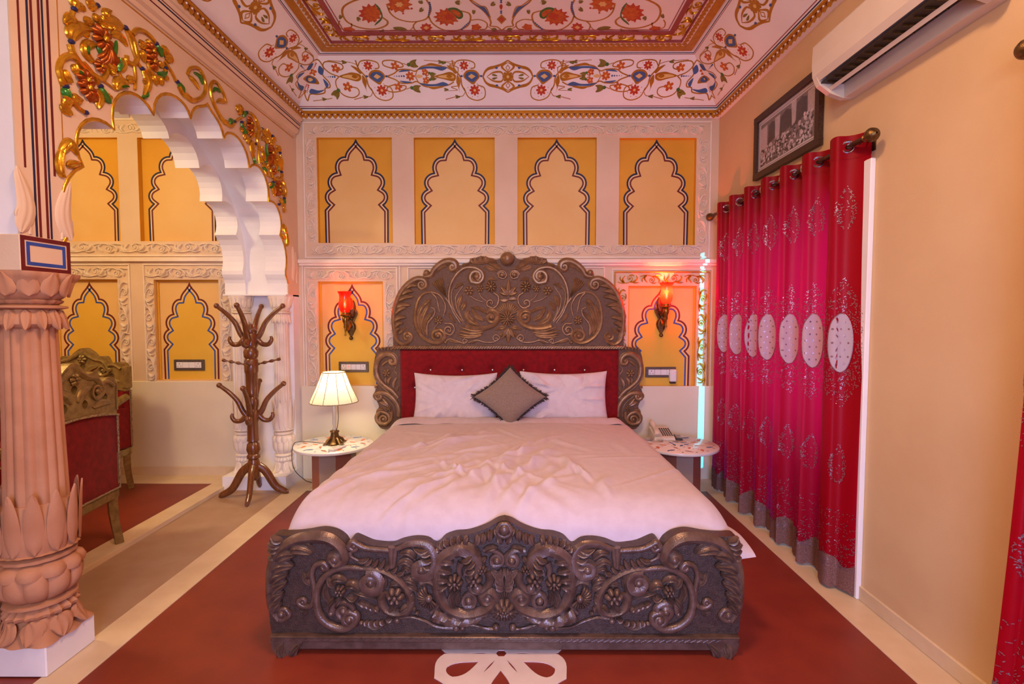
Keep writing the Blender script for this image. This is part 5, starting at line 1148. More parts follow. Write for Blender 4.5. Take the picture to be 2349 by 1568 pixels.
# great C wreath of the centre
st('scroll', [(1640, 560), (1650, 440), (1730, 350), (1850, 310), (1960, 350), (1995, 440), (1960, 510), (1890, 500)], 36, 40, None, fl=6, mid=54, tw=2.0)
st('scroll', [(1645, 500), (1630, 620), (1670, 780), (1770, 880), (1900, 915), (2040, 890), (2140, 830), (2170, 750), (2110, 700), (2045, 745)], 38, 20, ((2100, 768), 1.2, 1), mid=36, fl=4)
gd([(1660, 420), (1640, 500), (1635, 590), (1640, 680)], [(1790, 430), (1770, 520), (1750, 590), (1730, 640)], 32, .034, .1, .006)
gd([(1960, 350), (1990, 400), (1985, 460)], [(1860, 400), (1890, 450), (1900, 500)], 28, .044, .1, .012)
st('stem', [(1860, 430), (1840, 500), (1850, 560)], 28, 18); fl_((1800, 610), 74, 8, .034); fl_((1975, 580), 74, 6, .036); fl_((2050, 490), 46, 6, .03); bl_((2010, 660), 46, .018); st('scroll', [(1920, 650), (1970, 710), (2060, 690), (2120, 620), (2110, 520)], 14, 26, None, fl=4, mid=26)
st('scroll', [(1880, 760), (1930, 720), (1985, 760), (1970, 830), (1900, 840)], 20, 16, ((1930, 785), .9, -1), fl=3); bl_((1928, 775), 36, .018); lf_([(1790, 850), (1770, 760), (1800, 690)], 34, .028); lf_([(1830, 830), (1820, 740), (1850, 690)], 26, .028); lf_([(1740, 700), (1760, 660), (1760, 620)], 22, .028)
# shell and horn between the wreaths
IT.append(('shell', lambda m, fr: o_shell(m, fr, q4(1565, 750), 125 * fk, 1.9, 5.6, 13, .026, .004))); st('scroll', [(1480, 620), (1560, 610), (1640, 680), (1655, 780), (1600, 860)], 26, 14, None, fl=4); bl_((1560, 755), 36, .02)
gd([(1420, 720), (1420, 780), (1430, 840), (1450, 880)], [(1370, 700), (1380, 790), (1400, 870), (1440, 920)], 20, .02)
st('horn', [(1600, 900), (1700, 950), (1830, 985), (1960, 970), (2060, 920), (2130, 870)], 50, 12, None, fl=8, mid=36, tw=4.0); st('horn_rim', [(1655, 780), (1630, 850), (1580, 900)], 16, 16)
# crest
bl_((2256, 110), 58, .022); st('scroll', [(2190, 130), (2230, 60), (2300, 80), (2310, 150), (2250, 180)], 16, 10, ((2250, 115), 1.2, -1), h=.03)
gd([(2170, 110), (2120, 135), (2070, 160), (2020, 175), (2190, 190)], [(2190, 210), (2110, 240), (2040, 260), (1980, 270), (2230, 260)], 34, .032, .1)
gd([(1700, 300), (1750, 285), (1800, 275), (1850, 265), (1900, 260), (1670, 320)], [(1660, 250), (1700, 220), (1770, 200), (1840, 190), (1920, 190), (1630, 290)], 28, .026)
st('scroll', [(2060, 320), (2150, 320), (2230, 370), (2230, 440), (2160, 460)], 20, 18, ((2185, 410), 1.1, -1), fl=3); bl_((2188, 412), 34, .018); lf_([(2080, 340), (2120, 300), (2200, 290)], 26, .026); lf_([(2090, 380), (2060, 420), (2080, 460)], 22, .024)
lf_([(2250, 640), (2180, 560), (2130, 500)], 38, .02); gd([(2250, 640), (2250, 660), (2250, 680)], [(2200, 500), (2230, 480), (2270, 480)], 26, .024)
gd([(2260, 680), (2262, 650), (2264, 620)], [(2330, 620), (2340, 570), (2330, 520)], 32, .028, -.2)
# rosette at the bottom centre with rays and beads
fl_((2245, 850), 84, 7, .036); fl_((2245, 850), 44, 5, .03, .024)
IT.append(('=shell', lambda m, fr: o_shell(m, fr, q4(2256, 850), 150 * fk, PI + .2, 2 * PI - .2, 11, .022))); IT.append(('=shell', lambda m, fr: o_shell(m, fr, q4(2256, 810), 120 * fk, .5, PI - .5, 9, .018)))
for c, r in (((2180, 1028), 34), ((1812, 1030), 36), ((1868, 1032), 28), ((1265, 965), 32), ((935, 990), 24)): bl_(c, r)
st('rope', [(1270, 950), (1400, 940), (1520, 975), (1640, 1030), (1790, 1045)], 10, 10, None, fl=3, tw=60); st('rope', [(1890, 1010), (1980, 1015), (2080, 1045), (2160, 1050)], 10, 10, None, fl=3, tw=40)
gd([(970, 970), (1010, 970), (1060, 970), (1110, 965), (1160, 955)], [(1010, 1010), (1060, 1025), (1110, 1020), (1160, 1000), (1220, 950)], 24, .022, -.2); lf_([(940, 985), (1060, 1040), (1190, 990)], 22, .014)
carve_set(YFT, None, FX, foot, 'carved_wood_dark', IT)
# ledges, plinth, feet of the footboard
fa, fb = q4(100, 1120)[0], 2 * FX - q4(100, 1120)[0]
zA = lambda y: q4(2256, y)[1]
m = MB(); m.bbox(fa, fb, YFT - .022, YFT + .02, zA(1165), zA(1112), .006); m.bbox(fa, fb, YFT - .030, YFT + .02, zA(1112), zA(1098), .004); m.build('ledge_moulding', 'carved_wood_dark', foot)
m = MB()
for i in range(70): x = fa + .09 + (fb - fa - .18) * i / 69; m.sweep([(x - .011, YFT - .022, zA(1150)), (x + .011, YFT - .022, zA(1125))], .0022, 5, up=(0, -1, 0))
m.build('beading', 'carved_wood_dark', foot)
MB().bbox(fa + .10, fb - .10, YFT + .0, YFT + .05, 0.012, zA(1160), .004).build('plinth_board', 'carved_wood_dark', bed, smooth=False)
for sgn in (1, -1):
    fr = FW(YFT) if sgn == 1 else frame((2 * FX, YFT, 0), (-1, 0, 0), (0, 0, 1), (0, -1, 0))
    pz = [(q4(100, 1155)[0], zA(1155)), (q4(120, 1230)[0], zA(1230)), (q4(170, 1300)[0], zA(1300)), (q4(180, 1340)[0], 0.0), (q4(345, 1340)[0], 0.0), (q4(350, 1250)[0], zA(1250)), (q4(385, 1180)[0], zA(1180)), (q4(400, 1155)[0], zA(1155))]
    m = MB(); m.prism(pz, [], fr, .02, -.055); o_leaf(m, fr, [(q4(230, 1170)[0], zA(1170)), (q4(200, 1250)[0], zA(1250)), (q4(260, 1330)[0], zA(1325))], 50 * fk, .03, .012, 3); o_leaf(m, fr, [(q4(380, 1170)[0], zA(1170)), (q4(310, 1240)[0], zA(1240)), (q4(290, 1320)[0], zA(1320))], 36 * fk, .026, .012, 3)
    m.build('foot', 'carved_wood_dark', bed)
    x = (fa + .06) if sgn == 1 else (fb - .06)
    MB().bbox(x - .03, x + .03, YFT + .05, YH + .02, .10, .36, .006).build('side_rail', 'carved_wood_dark', bed, smooth=False)
MB().bbox(fa + .08, fb - .08, YFT + .06, YH + .0, .20, .30, .006).build('slat_base', 'carved_wood_dark', bed, smooth=False)
for x in (-.75, .65): MB().bbox(x - .05, x + .05, YH - .06, YH + .04, 0.004, .42, .006).build('headboard_post', 'carved_wood_dark', bed, smooth=False)

# ================================================================ bedding
MX0, MX1 = fa + .05, fb - .05
m = MB()
nu, nv = 30, 30
m.bbox(MX0, MX1, YFT + .20, YH - .035, .302, .530, .03)
tag(m.build('mattress', 'linen', loc=(FX, 3.2, .302)), 'white mattress lying on the carved bed under the duvet', 'mattress')
rng = np.random.RandomState(3)
nu, nv = 300, 240
s_ = np.linspace(-1.28, 1.28, nu); t_ = np.linspace(0, 1, nv)
S, T = np.meshgrid(s_, t_, indexing='ij')
Y0, Y1 = 2.178, 4.04
hw = 0.985
Yg = Y0 + (Y1 - Y0) * T
ramp = np.clip((Yg - Y0) / .30, 0, 1)
aa_ = np.clip((np.abs(S) - .86) / .42, 0, 1)
ztop = 0.592 - 0.02 * T + 0.0 * S - .15 * (1 - .85 * aa_ * (S > 0)) * (1 - np.sqrt(np.clip(1 - (1 - np.clip((Yg - Y0) / .20, 0, 1)) ** 2, 0, 1)))
puff = .055 * (1 - (np.clip(np.abs(S), 0, 1)) ** 2) * np.sin(PI * np.clip(T * .92 + .06, 0, 1)) ** .6
a = np.clip((np.abs(S) - .86) / .42, 0, 1)
over = np.sign(S)
x_in = np.clip(np.abs(S), 0, .86) / .86 * (hw - .11)
ang = np.minimum(a / .45, 1) * PI / 2
drop = np.clip(a - .45, 0, 1) / .55
xx = x_in - np.where(S < 0, .035, .0) * np.sin(ang) + np.where(S > 0, .025, 0) * drop * np.clip((2.6 - Yg) / .3, 0, 1) + .12 * np.sin(ang) + .05 * drop * (1 + .3 * np.sin(7 * Yg)) * np.clip((3.75 - Yg) / .25, 0, 1)
zz = ztop + puff - .12 * (1 - np.cos(ang)) - np.where(S > 0, .055, .10) * drop + .02 * drop * np.sin(11 * Yg + 1)
W_ = np.zeros_like(S); xr = over * xx
for i in range(110):
    zone = rng.rand()
    if zone < .62: cx, cy = rng.uniform(-.85, .25), rng.uniform(2.35, 3.3); an = rng.normal(.95, .2); Lw = rng.uniform(.12, .38)
    elif zone < .8: cx, cy = rng.uniform(-.3, .5), rng.uniform(2.3, 2.75); an = rng.normal(1.5, .45); Lw = rng.uniform(.06, .16)
    else: cx, cy = rng.uniform(-.9, .95), rng.uniform(2.3, 3.9); an = rng.uniform(.0, PI); Lw = rng.uniform(.10, .30)
    dx, dy = xr - cx, Yg - cy
    u = dx * math.cos(an) + dy * math.sin(an); v = -dx * math.sin(an) + dy * math.cos(an) + .25 * u * u * rng.uniform(-1, 1) * 3
    wd = rng.uniform(.013, .034); am = rng.uniform(.006, .016) * (1 if zone < .8 else .5)
    W_ += am * np.exp(-(u / Lw) ** 2) * (np.exp(-(v / wd) ** 2) - .6 * np.exp(-((v - 1.7 * wd) / wd) ** 2))
for k in range(5): W_ += .004 * np.sin(3 * xr * (k + 1) + 5 * k) * np.sin(2.2 * Yg * (k + 1) + 3 * k) / (k + 1)
zz = zz + W_ * np.clip(1.2 - a, 0.2, 1)
Yd = Yg - .02 * (1 - ramp)
P = np.stack([FX + .0 + xr, Yd, zz], -1)
m = MB(); m.grid(P)
# underside edge at the foot: tuck down behind the footboard
i0_, i1_ = np.searchsorted(s_, [-.93, .93]); tuck = np.stack([P[i0_:i1_, 0] + np.array([0, .012 * k, -.05 * k]) for k in range(4)], 1); m.grid(tuck)
duv = m.build('duvet', 'linen', loc=(FX, 3.2, .56)); tag(duv, 'crumpled white duvet spread over the carved bed', 'duvet')
# folded-back head end of the duvet
m = MB(); ss = np.linspace(-1.0, 1.0, 120)
ring_ = [(-.10, .004), (-.06, .022), (0, .030), (.06, .024), (.09, .006), (.085, -.016), (.03, -.016)]
G_ = np.zeros((120, len(ring_), 3))
for i, s in enumerate(ss):
    xx_ = FX + s * (hw + .01); dz = -.17 * max(0, (abs(s) - .84) / .16) ** 2
    for j, (dy, dz2) in enumerate(ring_): G_[i, j] = (xx_, 4.045 + dy + .006 * math.sin(9 * s + j), .583 + dz + dz2 + .004 * math.sin(23 * s + 2 * j))
m.grid(G_); m.build('turned_fold', 'linen', duv)
# sheet strip under the pillows is the mattress top; pillows
def pillow(label, x0, x1, z0, z1, y, th, tilt, mat='linen_pillow', seed=0):
    n = 60; u = np.linspace(-1, 1, n); U, V = np.meshgrid(u, u, indexing='ij'); r = np.random.RandomState(seed)
    cx, cz = (x0 + x1) / 2, (z0 + z1) / 2; hx, hz = (x1 - x0) / 2, (z1 - z0) / 2
    pin = 1 - .12 * (1 - U ** 2) * np.abs(V) ** 3; pin2 = 1 - .06 * (1 - V ** 2) * np.abs(U) ** 3
    th_ = th * (np.clip((1 - U ** 4) * (1 - V ** 4), 0, 1)) ** .55
    wob = np.zeros_like(U)
    for i in range(26):
        a = r.uniform(0, 2 * PI); c = np.array([math.cos(a), math.sin(a)]) * r.uniform(.5, .95); an = a + r.normal(0, .4)
        dx, dy = U - c[0], V - c[1]; p = dx * math.cos(an) + dy * math.sin(an); q = -dx * math.sin(an) + dy * math.cos(an)
        wob += r.uniform(-.018, .020) * np.exp(-(p / .35) ** 2 - (q / .05) ** 2)
    for s in (1, -1):
        pass
    m = MB()
    for s in (1, -1):
        X = cx + U * hx * pin2; Zl = V * hz * pin; Dp = s * th_ + (wob if s > 0 else 0) * (th_ > .01)
        yy_ = y - Dp * math.cos(tilt) + Zl * math.sin(tilt); zz_ = cz + Zl * math.cos(tilt) + Dp * math.sin(tilt) * .8
        m.grid(np.stack([X, yy_, zz_], -1))
    o = m.build('pillow', mat, loc=(cx, y, z0)); return tag(o, label, 'pillow', 'white pillows against the red headboard panel')
Yp = 4.20
def pw_(px, py, Y=Yp - .06): return onY(px, py, Y)
a, b = pw_(945, 972), pw_(1140, 856); pillow('white pillow propped on the bed on the side of the lit table lamp', a[0], b[0], a[2] - .01, b[2], Yp, .065, .24, seed=1)
a, b = pw_(1192, 972), pw_(1398, 852); pillow('white pillow propped on the bed on the side of the telephone table', a[0], b[0], a[2] - .01, b[2], Yp, .065, .24, seed=5)
# taupe cushion standing on its corner, with a fringe
cc_ = onY(1170, 910, 4.05); hd = (onY(1255, 910, 4.05)[0] - onY(1087, 910, 4.05)[0]) / 2; hv = (onY(1170, 843, 4.05)[2] - onY(1170, 982, 4.05)[2]) / 2
cu = empty('cushion', (cc_[0], 4.05, cc_[2] - hv), 'square taupe cushion with dark fringe, standing on one corner between the white pillows', 'cushion')
n = 50; u = np.linspace(-1, 1, n); U, V = np.meshgrid(u, u, indexing='ij')
ta = .30
def cpt(U, V, D):
    pin = 1 - .10 * (1 - U ** 2) * np.abs(V) ** 2; pin2 = 1 - .10 * (1 - V ** 2) * np.abs(U) ** 2
    a_, b_ = U * pin2, V * pin; gx = (a_ - b_) / 2 * hd * 1.0; gz = (a_ + b_) / 2 * hv * 1.0
    return np.stack([cc_[0] + gx, 4.05 - D * math.cos(ta) + gz * math.sin(ta), cc_[2] + gz * math.cos(ta) + D * math.sin(ta)], -1)
th_ = .062 * np.clip((1 - U ** 4) * (1 - V ** 4), 0, 1) ** .55
m = MB(); m.grid(cpt(U, V, th_)); m.grid(cpt(U, V, -th_)); m.build('cover', 'cushion_cloth', cu)
m = MB(); r = np.random.RandomState(9)
for side in range(4):
    for i in range(120):
        t = -1 + 2 * (i + .5) / 120
        uv = [(t, 1), (1, t), (t, -1), (-1, t)][side]; ot = [(0, 1), (1, 0), (0, -1), (-1, 0)][side]
        p0 = cpt(np.array(uv[0] * .985), np.array(uv[1] * .985), np.array(r.uniform(-.008, .010))); L_ = r.uniform(.09, .15)
        p1 = cpt(np.array(uv[0] + ot[0] * L_ + r.normal(0, .03)), np.array(uv[1] + ot[1] * L_ + r.normal(0, .03)), np.array(r.uniform(-.014, .018)))
        m.sweep([p0, (p0 + p1) / 2 + r.normal(0, .002, 3), p1], [.0028, .003, .0016], 4, up=(0.1, -1, .2))
tag(m.build('fringe', 'fringe', cu), kind='stuff')
# ================================================================ side tables and what stands on them
def side_table(c, z, R, label):
    e = empty('side_table', (c[0], c[1], 0.004), label, 'table', 'round inlaid marble side tables beside the bed')
    m = MB(); m.lathe([(R - .012, z - .026), (R - .003, z - .022), (R, z - .014), (R - .002, z - .005), (R - .010, z), (.001, z)], (c[0], c[1], 0), 64); top = m.build('tabletop', 'marble', e)
    for k in range(8):                                            # pedestal of eight stone slabs
        a0, a1 = 2 * PI * (k - .5) / 8 - PI / 2, 2 * PI * (k + .5) / 8 - PI / 2; r = .165
        p = [(c[0] + r * math.cos(a), c[1] + r * math.sin(a)) for a in (a0, a1)]; q = [(c[0] + (r - .02) * math.cos(a), c[1] + (r - .02) * math.sin(a)) for a in (a0, a1)]
        V = [(x, y, zz) for zz in (.0045, z - .026) for x, y in (p[0], p[1], q[1], q[0])]
        MB().add(V, [(0, 1, 2, 3), (4, 5, 6, 7), (0, 1, 5, 4), (1, 2, 6, 5), (2, 3, 7, 6), (3, 0, 4, 7)]).build('pedestal_slab', ['marble_grey', 'marble_rose'][k % 2], e, smooth=False)
    fr = frame((c[0], c[1], z), (1, 0, 0), (0, 1, 0), (0, 0, 1))
    def rot(pts, a, rr): ca, sa = math.cos(a), math.sin(a); return [(rr * ca + x * ca - y * sa, rr * sa + x * sa + y * ca) for x, y in pts]
    leaf = catmull([(-.03, 0), (-.01, .016), (.02, .012), (.045, 0), (.02, -.010), (-.01, -.014)], 4, True)
    for ring, (rr, n, mats) in enumerate(((.225, 12, ['marble_rose', 'paint_orange', 'paint_slate']), (.135, 8, ['paint_orange', 'marble_rose']), (.055, 6, ['paint_slate']))):
        for i in range(n):
            a = 2 * PI * i / n + ring * .3; tw = .9 if i % 2 else -.7
            P = np.array(leaf) * (.9 if ring == 0 else .75); P = np.stack([P[:, 0] * math.cos(tw) - P[:, 1] * math.sin(tw), P[:, 0] * math.sin(tw) + P[:, 1] * math.cos(tw)], 1)
            m = MB(); m.prism(rot(P, a, rr * R / .30), [], fr, -.001, .0006); m.build('inlay_leaf', mats[i % len(mats)], top, smooth=False)
    m = MB()
    for i in range(8):
        a = 2 * PI * i / 8 + .4; t = np.linspace(0, 1.6 * PI, 18); sp_ = np.stack([.03 * np.cos(t) * (1 - t / 9), .03 * np.sin(t) * (1 - t / 9)], 1)
        ribbon(m, fr, np.array(rot(sp_, a, .18 * R / .3)), .0035, 0, .0007); ribbon(m, fr, np.array(rot(sp_ * .8, a + .35, .09 * R / .3)), .003, 0, .0007)
    m.build('inlay_vine', 'marble_rose', top, smooth=False)
    for i in range(16):
        a = 2 * PI * (i + .5) / 16; m = MB(); m.prism(rot(catmull([(-.012, 0), (0, .006), (.012, 0), (0, -.006)], 3, True), a, .262 * R / .3), [], fr, -.001, .0006); m.build('inlay_leaf', ['paint_slate', 'plate_grey'][i % 2], top, smooth=False)
    return e
TZ = 0.425; TL, TR = (-1.415, 3.985), (1.285, 3.985)
side_table(TL, TZ, .30, 'round white marble side table with inlaid leaves, carrying the table lamp')
side_table(TR, TZ, .30, 'round white marble side table with inlaid leaves, carrying the telephone')
# ---- table lamp
lx, ly = onY(768, 1010, 3.96)[0], 3.96
e = empty('table_lamp', (lx, ly, TZ + .0008), 'lit table lamp with pale pleated cone shade, clear stem and brass foot', 'lamp')
z0 = TZ + .0008
m = MB(); m.lathe([(.062, .0), (.064, .012), (.05, .02), (.038, .035), (.030, .06), (.026, .09), (.034, .098), (.030, .108), (.018, .112)], (lx, ly, z0), 4 * 8, lambda r, z, a: (r * (1 + .10 * np.cos(4 * a)), z)); b = m.build('foot', 'brass_old', e)
for k in range(4):
    a = k * PI / 2 + PI / 4; m = MB(); d = np.array([math.cos(a), math.sin(a), 0]); B0 = np.array([lx, ly, z0])
    m.sweep([B0 + d * .035 + (0, 0, .05), B0 + d * .06 + (0, 0, .035), B0 + d * .075 + (0, 0, .012), B0 + d * .095 + (0, 0, .008)], [.010, .012, .010, .006], 8, up=(0, 0, 1)); m.build('claw', 'brass_old', b)
zs1, zs0 = onY(768, 853, ly)[2], onY(768, 921, ly)[2]
m = MB(); m.lathe([(.015, .112), (.012, .14), (.014, .16), (.012, zs0 - z0 + .02)], (lx, ly, z0), 16); m.build('stem', 'lamp_stem', e)
m = MB(); m.lathe([(.008, zs0 - z0), (.008, zs1 - z0 - .02)], (lx, ly, z0), 10); m.build('lamp_holder', 'brass', e)
Rb, Rt = (onY(817, 910, ly)[0] - onY(711, 910, ly)[0]) / 2, (onY(791, 853, ly)[0] - onY(741, 853, ly)[0]) / 2
m = MB(); N = 64; prof = np.array([(Rb, zs0 - z0), (Rb * .86 + Rt * .14, (zs0 * .86 + zs1 * .14) - z0 + .002), ((Rb + Rt) / 2 - .004, (zs0 + zs1) / 2 - z0), (Rt, zs1 - z0)]); m.lathe(prof, (lx, ly, z0), N, cap=False); sh = m.build('lamp_shade', 'lampshade', e)
for k in range(10):
    a = 2 * PI * k / 10 + .2; m = MB(); m.sweep([(lx + (r + .0015) * math.cos(a), ly + (r + .0015) * math.sin(a), z0 + zz) for r, zz in prof], .0022, 5, up=(math.cos(a), math.sin(a), .3)); m.build('shade_rib', 'cord_trim', sh)
for r, zz in ((Rb, zs0), (Rt, zs1)):
    t = np.linspace(0, 2 * PI, 48); m = MB(); m.sweep(np.stack([lx + r * np.cos(t), ly + r * np.sin(t), 0 * t + zz], 1), .0035, 6, up=(0, 0, 1), cap=False); m.build('shade_trim', 'cord_trim', sh)
m = MB(); m.ball((lx, ly, (zs0 * .45 + zs1 * .55)), .03, 12); m.build('bulb', 'bulb_glow', e)
point('table_lamp_light', (lx, ly, zs0 * .45 + zs1 * .55), (1.0, 0.86, 0.60), 20, 0.045)
m = MB(); m.sweep(catmull([(lx + .03, ly - .01, zs0 + .02), (lx + .034, ly - .012, z0 + .2), (lx + .02, ly - .015, z0 + .11), (lx - .02, ly + .04, z0 + .006), (lx - .12, ly + .02, z0 + .004), (TL[0] - .26, ly + .03, z0 + .012), (TL[0] - .305, ly - .02, TZ - .01), (TL[0] - .30, ly - .03, .25), (TL[0] - .22, ly - .02, .15), (TL[0] - .17, ly - .0, .12)], 8), .0026, 6, up=(0.3, 1, .2)); m.build('power_cord', 'black_cable', e)
# ---- remotes and telephone
def remote(name, c, z, L, wd, ang, label, body, key):
    e = empty(name, (c[0], c[1], z), label, 'remote'); ca, sa = math.cos(ang), math.sin(ang)
    m = MB(); m.bbox(-wd / 2, wd / 2, -L / 2, L / 2, 0, .017, .004); m.v[0] = np.stack([m.v[0][:, 0] * ca - m.v[0][:, 1] * sa + c[0], m.v[0][:, 0] * sa + m.v[0][:, 1] * ca + c[1], m.v[0][:, 2] + z], 1); m.build('body', body, e, smooth=False)
    def pad(x0, x1, y0, y1, nm, mt):
        q = MB(); q.bbox(x0, x1, y0, y1, .0165, .019, .0006); q.v[0] = np.stack([q.v[0][:, 0] * ca - q.v[0][:, 1] * sa + c[0], q.v[0][:, 0] * sa + q.v[0][:, 1] * ca + c[1], q.v[0][:, 2] + z], 1); q.build(nm, mt, e, smooth=False)
    pad(-wd * .36, wd * .36, L * .22, L * .42, 'screen', 'plastic_dark' if body == 'plastic_white' else 'plastic_grey')
    for i in range(3):
        for j in range(4): pad(-wd * .36 + i * wd * .27, -wd * .36 + i * wd * .27 + wd * .18, -L * .4 + j * L * .14, -L * .4 + j * L * .14 + L * .08, 'button', key)
    return e
p = onZ(774, 1029, TZ); remote('remote_control', p[:2], TZ + .001, .15, .052, -.35, 'white remote control lying before the lamp foot on the marble table', 'plastic_white', 'plastic_grey')
p = onZ(1555, 1005, TZ); remote('remote_control', p[:2], TZ + .001, .15, .05, -.15, 'black remote control lying beside the telephone on the marble table', 'plastic_dark', 'plastic_grey')
tc = onZ(1517, 1003, TZ)[:2]; tz = TZ + .001
e = empty('telephone', (tc[0], tc[1], tz), 'cream desk telephone with dark keys on the marble side table', 'telephone')
m = MB(); hw_, hd_ = .085, .10
V = [(tc[0] + x, tc[1] + y, tz + z) for x, y, z in ((-hw_, -hd_, 0), (hw_, -hd_, 0), (hw_, hd_, 0), (-hw_, hd_, 0), (-hw_ + .004, -hd_ + .004, .022), (hw_ - .004, -hd_ + .004, .022), (hw_ - .006, hd_ - .006, .07), (-hw_ + .006, hd_ - .006, .07))]
m.add(V, [(0, 1, 2, 3), (4, 5, 6, 7), (0, 1, 5, 4), (1, 2, 6, 5), (2, 3, 7, 6), (3, 0, 4, 7)]); m.build('base', 'plastic_cream', e, smooth=False)
sl_ = np.array([0, .19, .048]); sl_ /= np.linalg.norm(sl_); fk_ = frame(np.array([tc[0], tc[1], tz]) + (0, -hd_ + .004, .022), (1, 0, 0), sl_, np.cross((1, 0, 0), sl_))
for i in range(5):
    for j in range(6): q = MB(); q.prism([(-.008 + i * .018, .03 + j * .024), (.003 + i * .018, .03 + j * .024), (.003 + i * .018, .043 + j * .024), (-.008 + i * .018, .043 + j * .024)], [], fk_, -.001, .004); q.build('key', 'plastic_dark', e, smooth=False)
hx = tc[0] - .055
m = MB(); m.sweep(catmull([(hx, tc[1] - .095, tz + .042), (hx, tc[1] - .07, tz + .062), (hx, tc[1], tz + .078), (hx, tc[1] + .07, tz + .105), (hx, tc[1] + .095, tz + .095)], 5), [.024] * 4 + [.022] * 4 + [.016] * 5 + [.022] * 4 + [.024] * 4, 10, up=(0, 0, 1), flat=.7); m.build('handset', 'plastic_cream', e)
t = np.linspace(0, 14 * 2 * PI, 260); pth = np.interp(t, [t[0], t[-1]], [0, 1])
m = MB(); m.sweep(np.stack([hx - .01 + .05 * pth + .006 * np.cos(t), tc[1] - .095 - .03 * np.sin(PI * pth), tz + .012 + .006 * np.sin(t)], 1), .0018, 4, up=(0, 0, 1)); m.build('coiled_cord', 'plastic_cream', e)

# ================================================================ wall sconces
def sconce(px, py, shade_px, label, group, power):
    """backplate, arm, cup, red glass tulip, bulb; px,py = centre of the backplate"""
    Yw = YB + .045; c = onY(px, py, Yw); s = onY(shade_px[0], shade_px[1], Yw - .13); fr = FW(Yw - .0015)
    e = empty('wall_sconce', (c[0], Yw, c[2] - .17), label, 'lamp', group)
    m = MB(); m.prism(catmull([(c[0], c[2] - .15), (c[0] + .03, c[2] - .09), (c[0] + .025, c[2]), (c[0] + .045, c[2] + .07), (c[0] + .02, c[2] + .15), (c[0], c[2] + .19), (c[0] - .02, c[2] + .15), (c[0] - .045, c[2] + .07), (c[0] - .025, c[2]), (c[0] - .03, c[2] - .09)], 4, True), [], fr, 0, .012)
    for sg in (1, -1):
        o_stroke(m, fr, [(c[0], c[2] - .06), (c[0] + sg * .03, c[2]), (c[0] + sg * .055, c[2] + .06), (c[0] + sg * .03, c[2] + .10)], .008, .005, ((c[0] + sg * .03, c[2] + .07), 1, sg), h=.012)
        o_leaf(m, fr, [(c[0], c[2] - .02), (c[0] + sg * .03, c[2] + .09), (c[0] + sg * .025, c[2] + .17)], .014, .02, .008, 2); o_leaf(m, fr, [(c[0], c[2]), (c[0] + sg * .03, c[2] - .06), (c[0] + sg * .02, c[2] - .12)], .014, .02, .008, 2)
    o_flower(m, fr, (c[0], c[2] + .03), .03, 6, .03, .01); m.ball((c[0], Yw - .015, c[2] - .16), .018, 10); m.build('backplate', 'brass_old', e)
    cup = np.array([s[0], Yw - .13, s[2] - .125])
    m = MB(); m.sweep(catmull([(c[0], Yw - .015, c[2] - .03), (c[0], Yw - .06, c[2] - .07), tuple(cup + (0, .03, -.12)), tuple(cup + (0, 0, -.07)), tuple(cup)], 7), [.012] * 7 + [.011] * 7 + [.012] * 7 + [.014] * 8, 10, up=(1, 0, 0)); m.build('arm', 'brass', e)
    m = MB(); m.lathe([(.006, -.17), (.010, -.165), (.006, -.15), (.007, -.11), (.014, -.10), (.012, -.07), (.022, -.05), (.026, -.02), (.018, -.008), (.040, 0), (.042, .006), (.030, .012), (.028, .03)], tuple(cup), 20, lambda r, z, a: (r * (1 + .06 * np.cos(6 * a) * (r > .02)), z)); m.build('cup', 'brass', e)
    m = MB(); m.lathe([(.030, .028), (.042, .045), (.050, .07), (.052, .095), (.048, .125), (.044, .15), (.047, .18), (.060, .205)], tuple(cup), 32, cap=False); m.build('glass_shade', 'red_glass', e)
    m = MB(); m.lathe([(.010, .03), (.011, .06), (.011, .066)], tuple(cup), 12); m.build('candle_sleeve', 'plastic_cream', e)
    m = MB(); m.lathe([(.004, .066), (.013, .085), (.012, .10), (.005, .125), (.001, .13)], tuple(cup), 12); m.build('bulb', 'bulb_glow', e)
    point('sconce_light', tuple(cup + (0, 0, .125)), (1.0, 0.12, 0.04), power, 0.02)
    return e
sconce(806, 733, (791, 690), 'brass wall sconce with lit red glass tulip above the table lamp', 'red glass wall sconces', 4)
sconce(1516, 726, (1529, 670), 'brass wall sconce with lit red glass tulip above the telephone table', 'red glass wall sconces', 30)

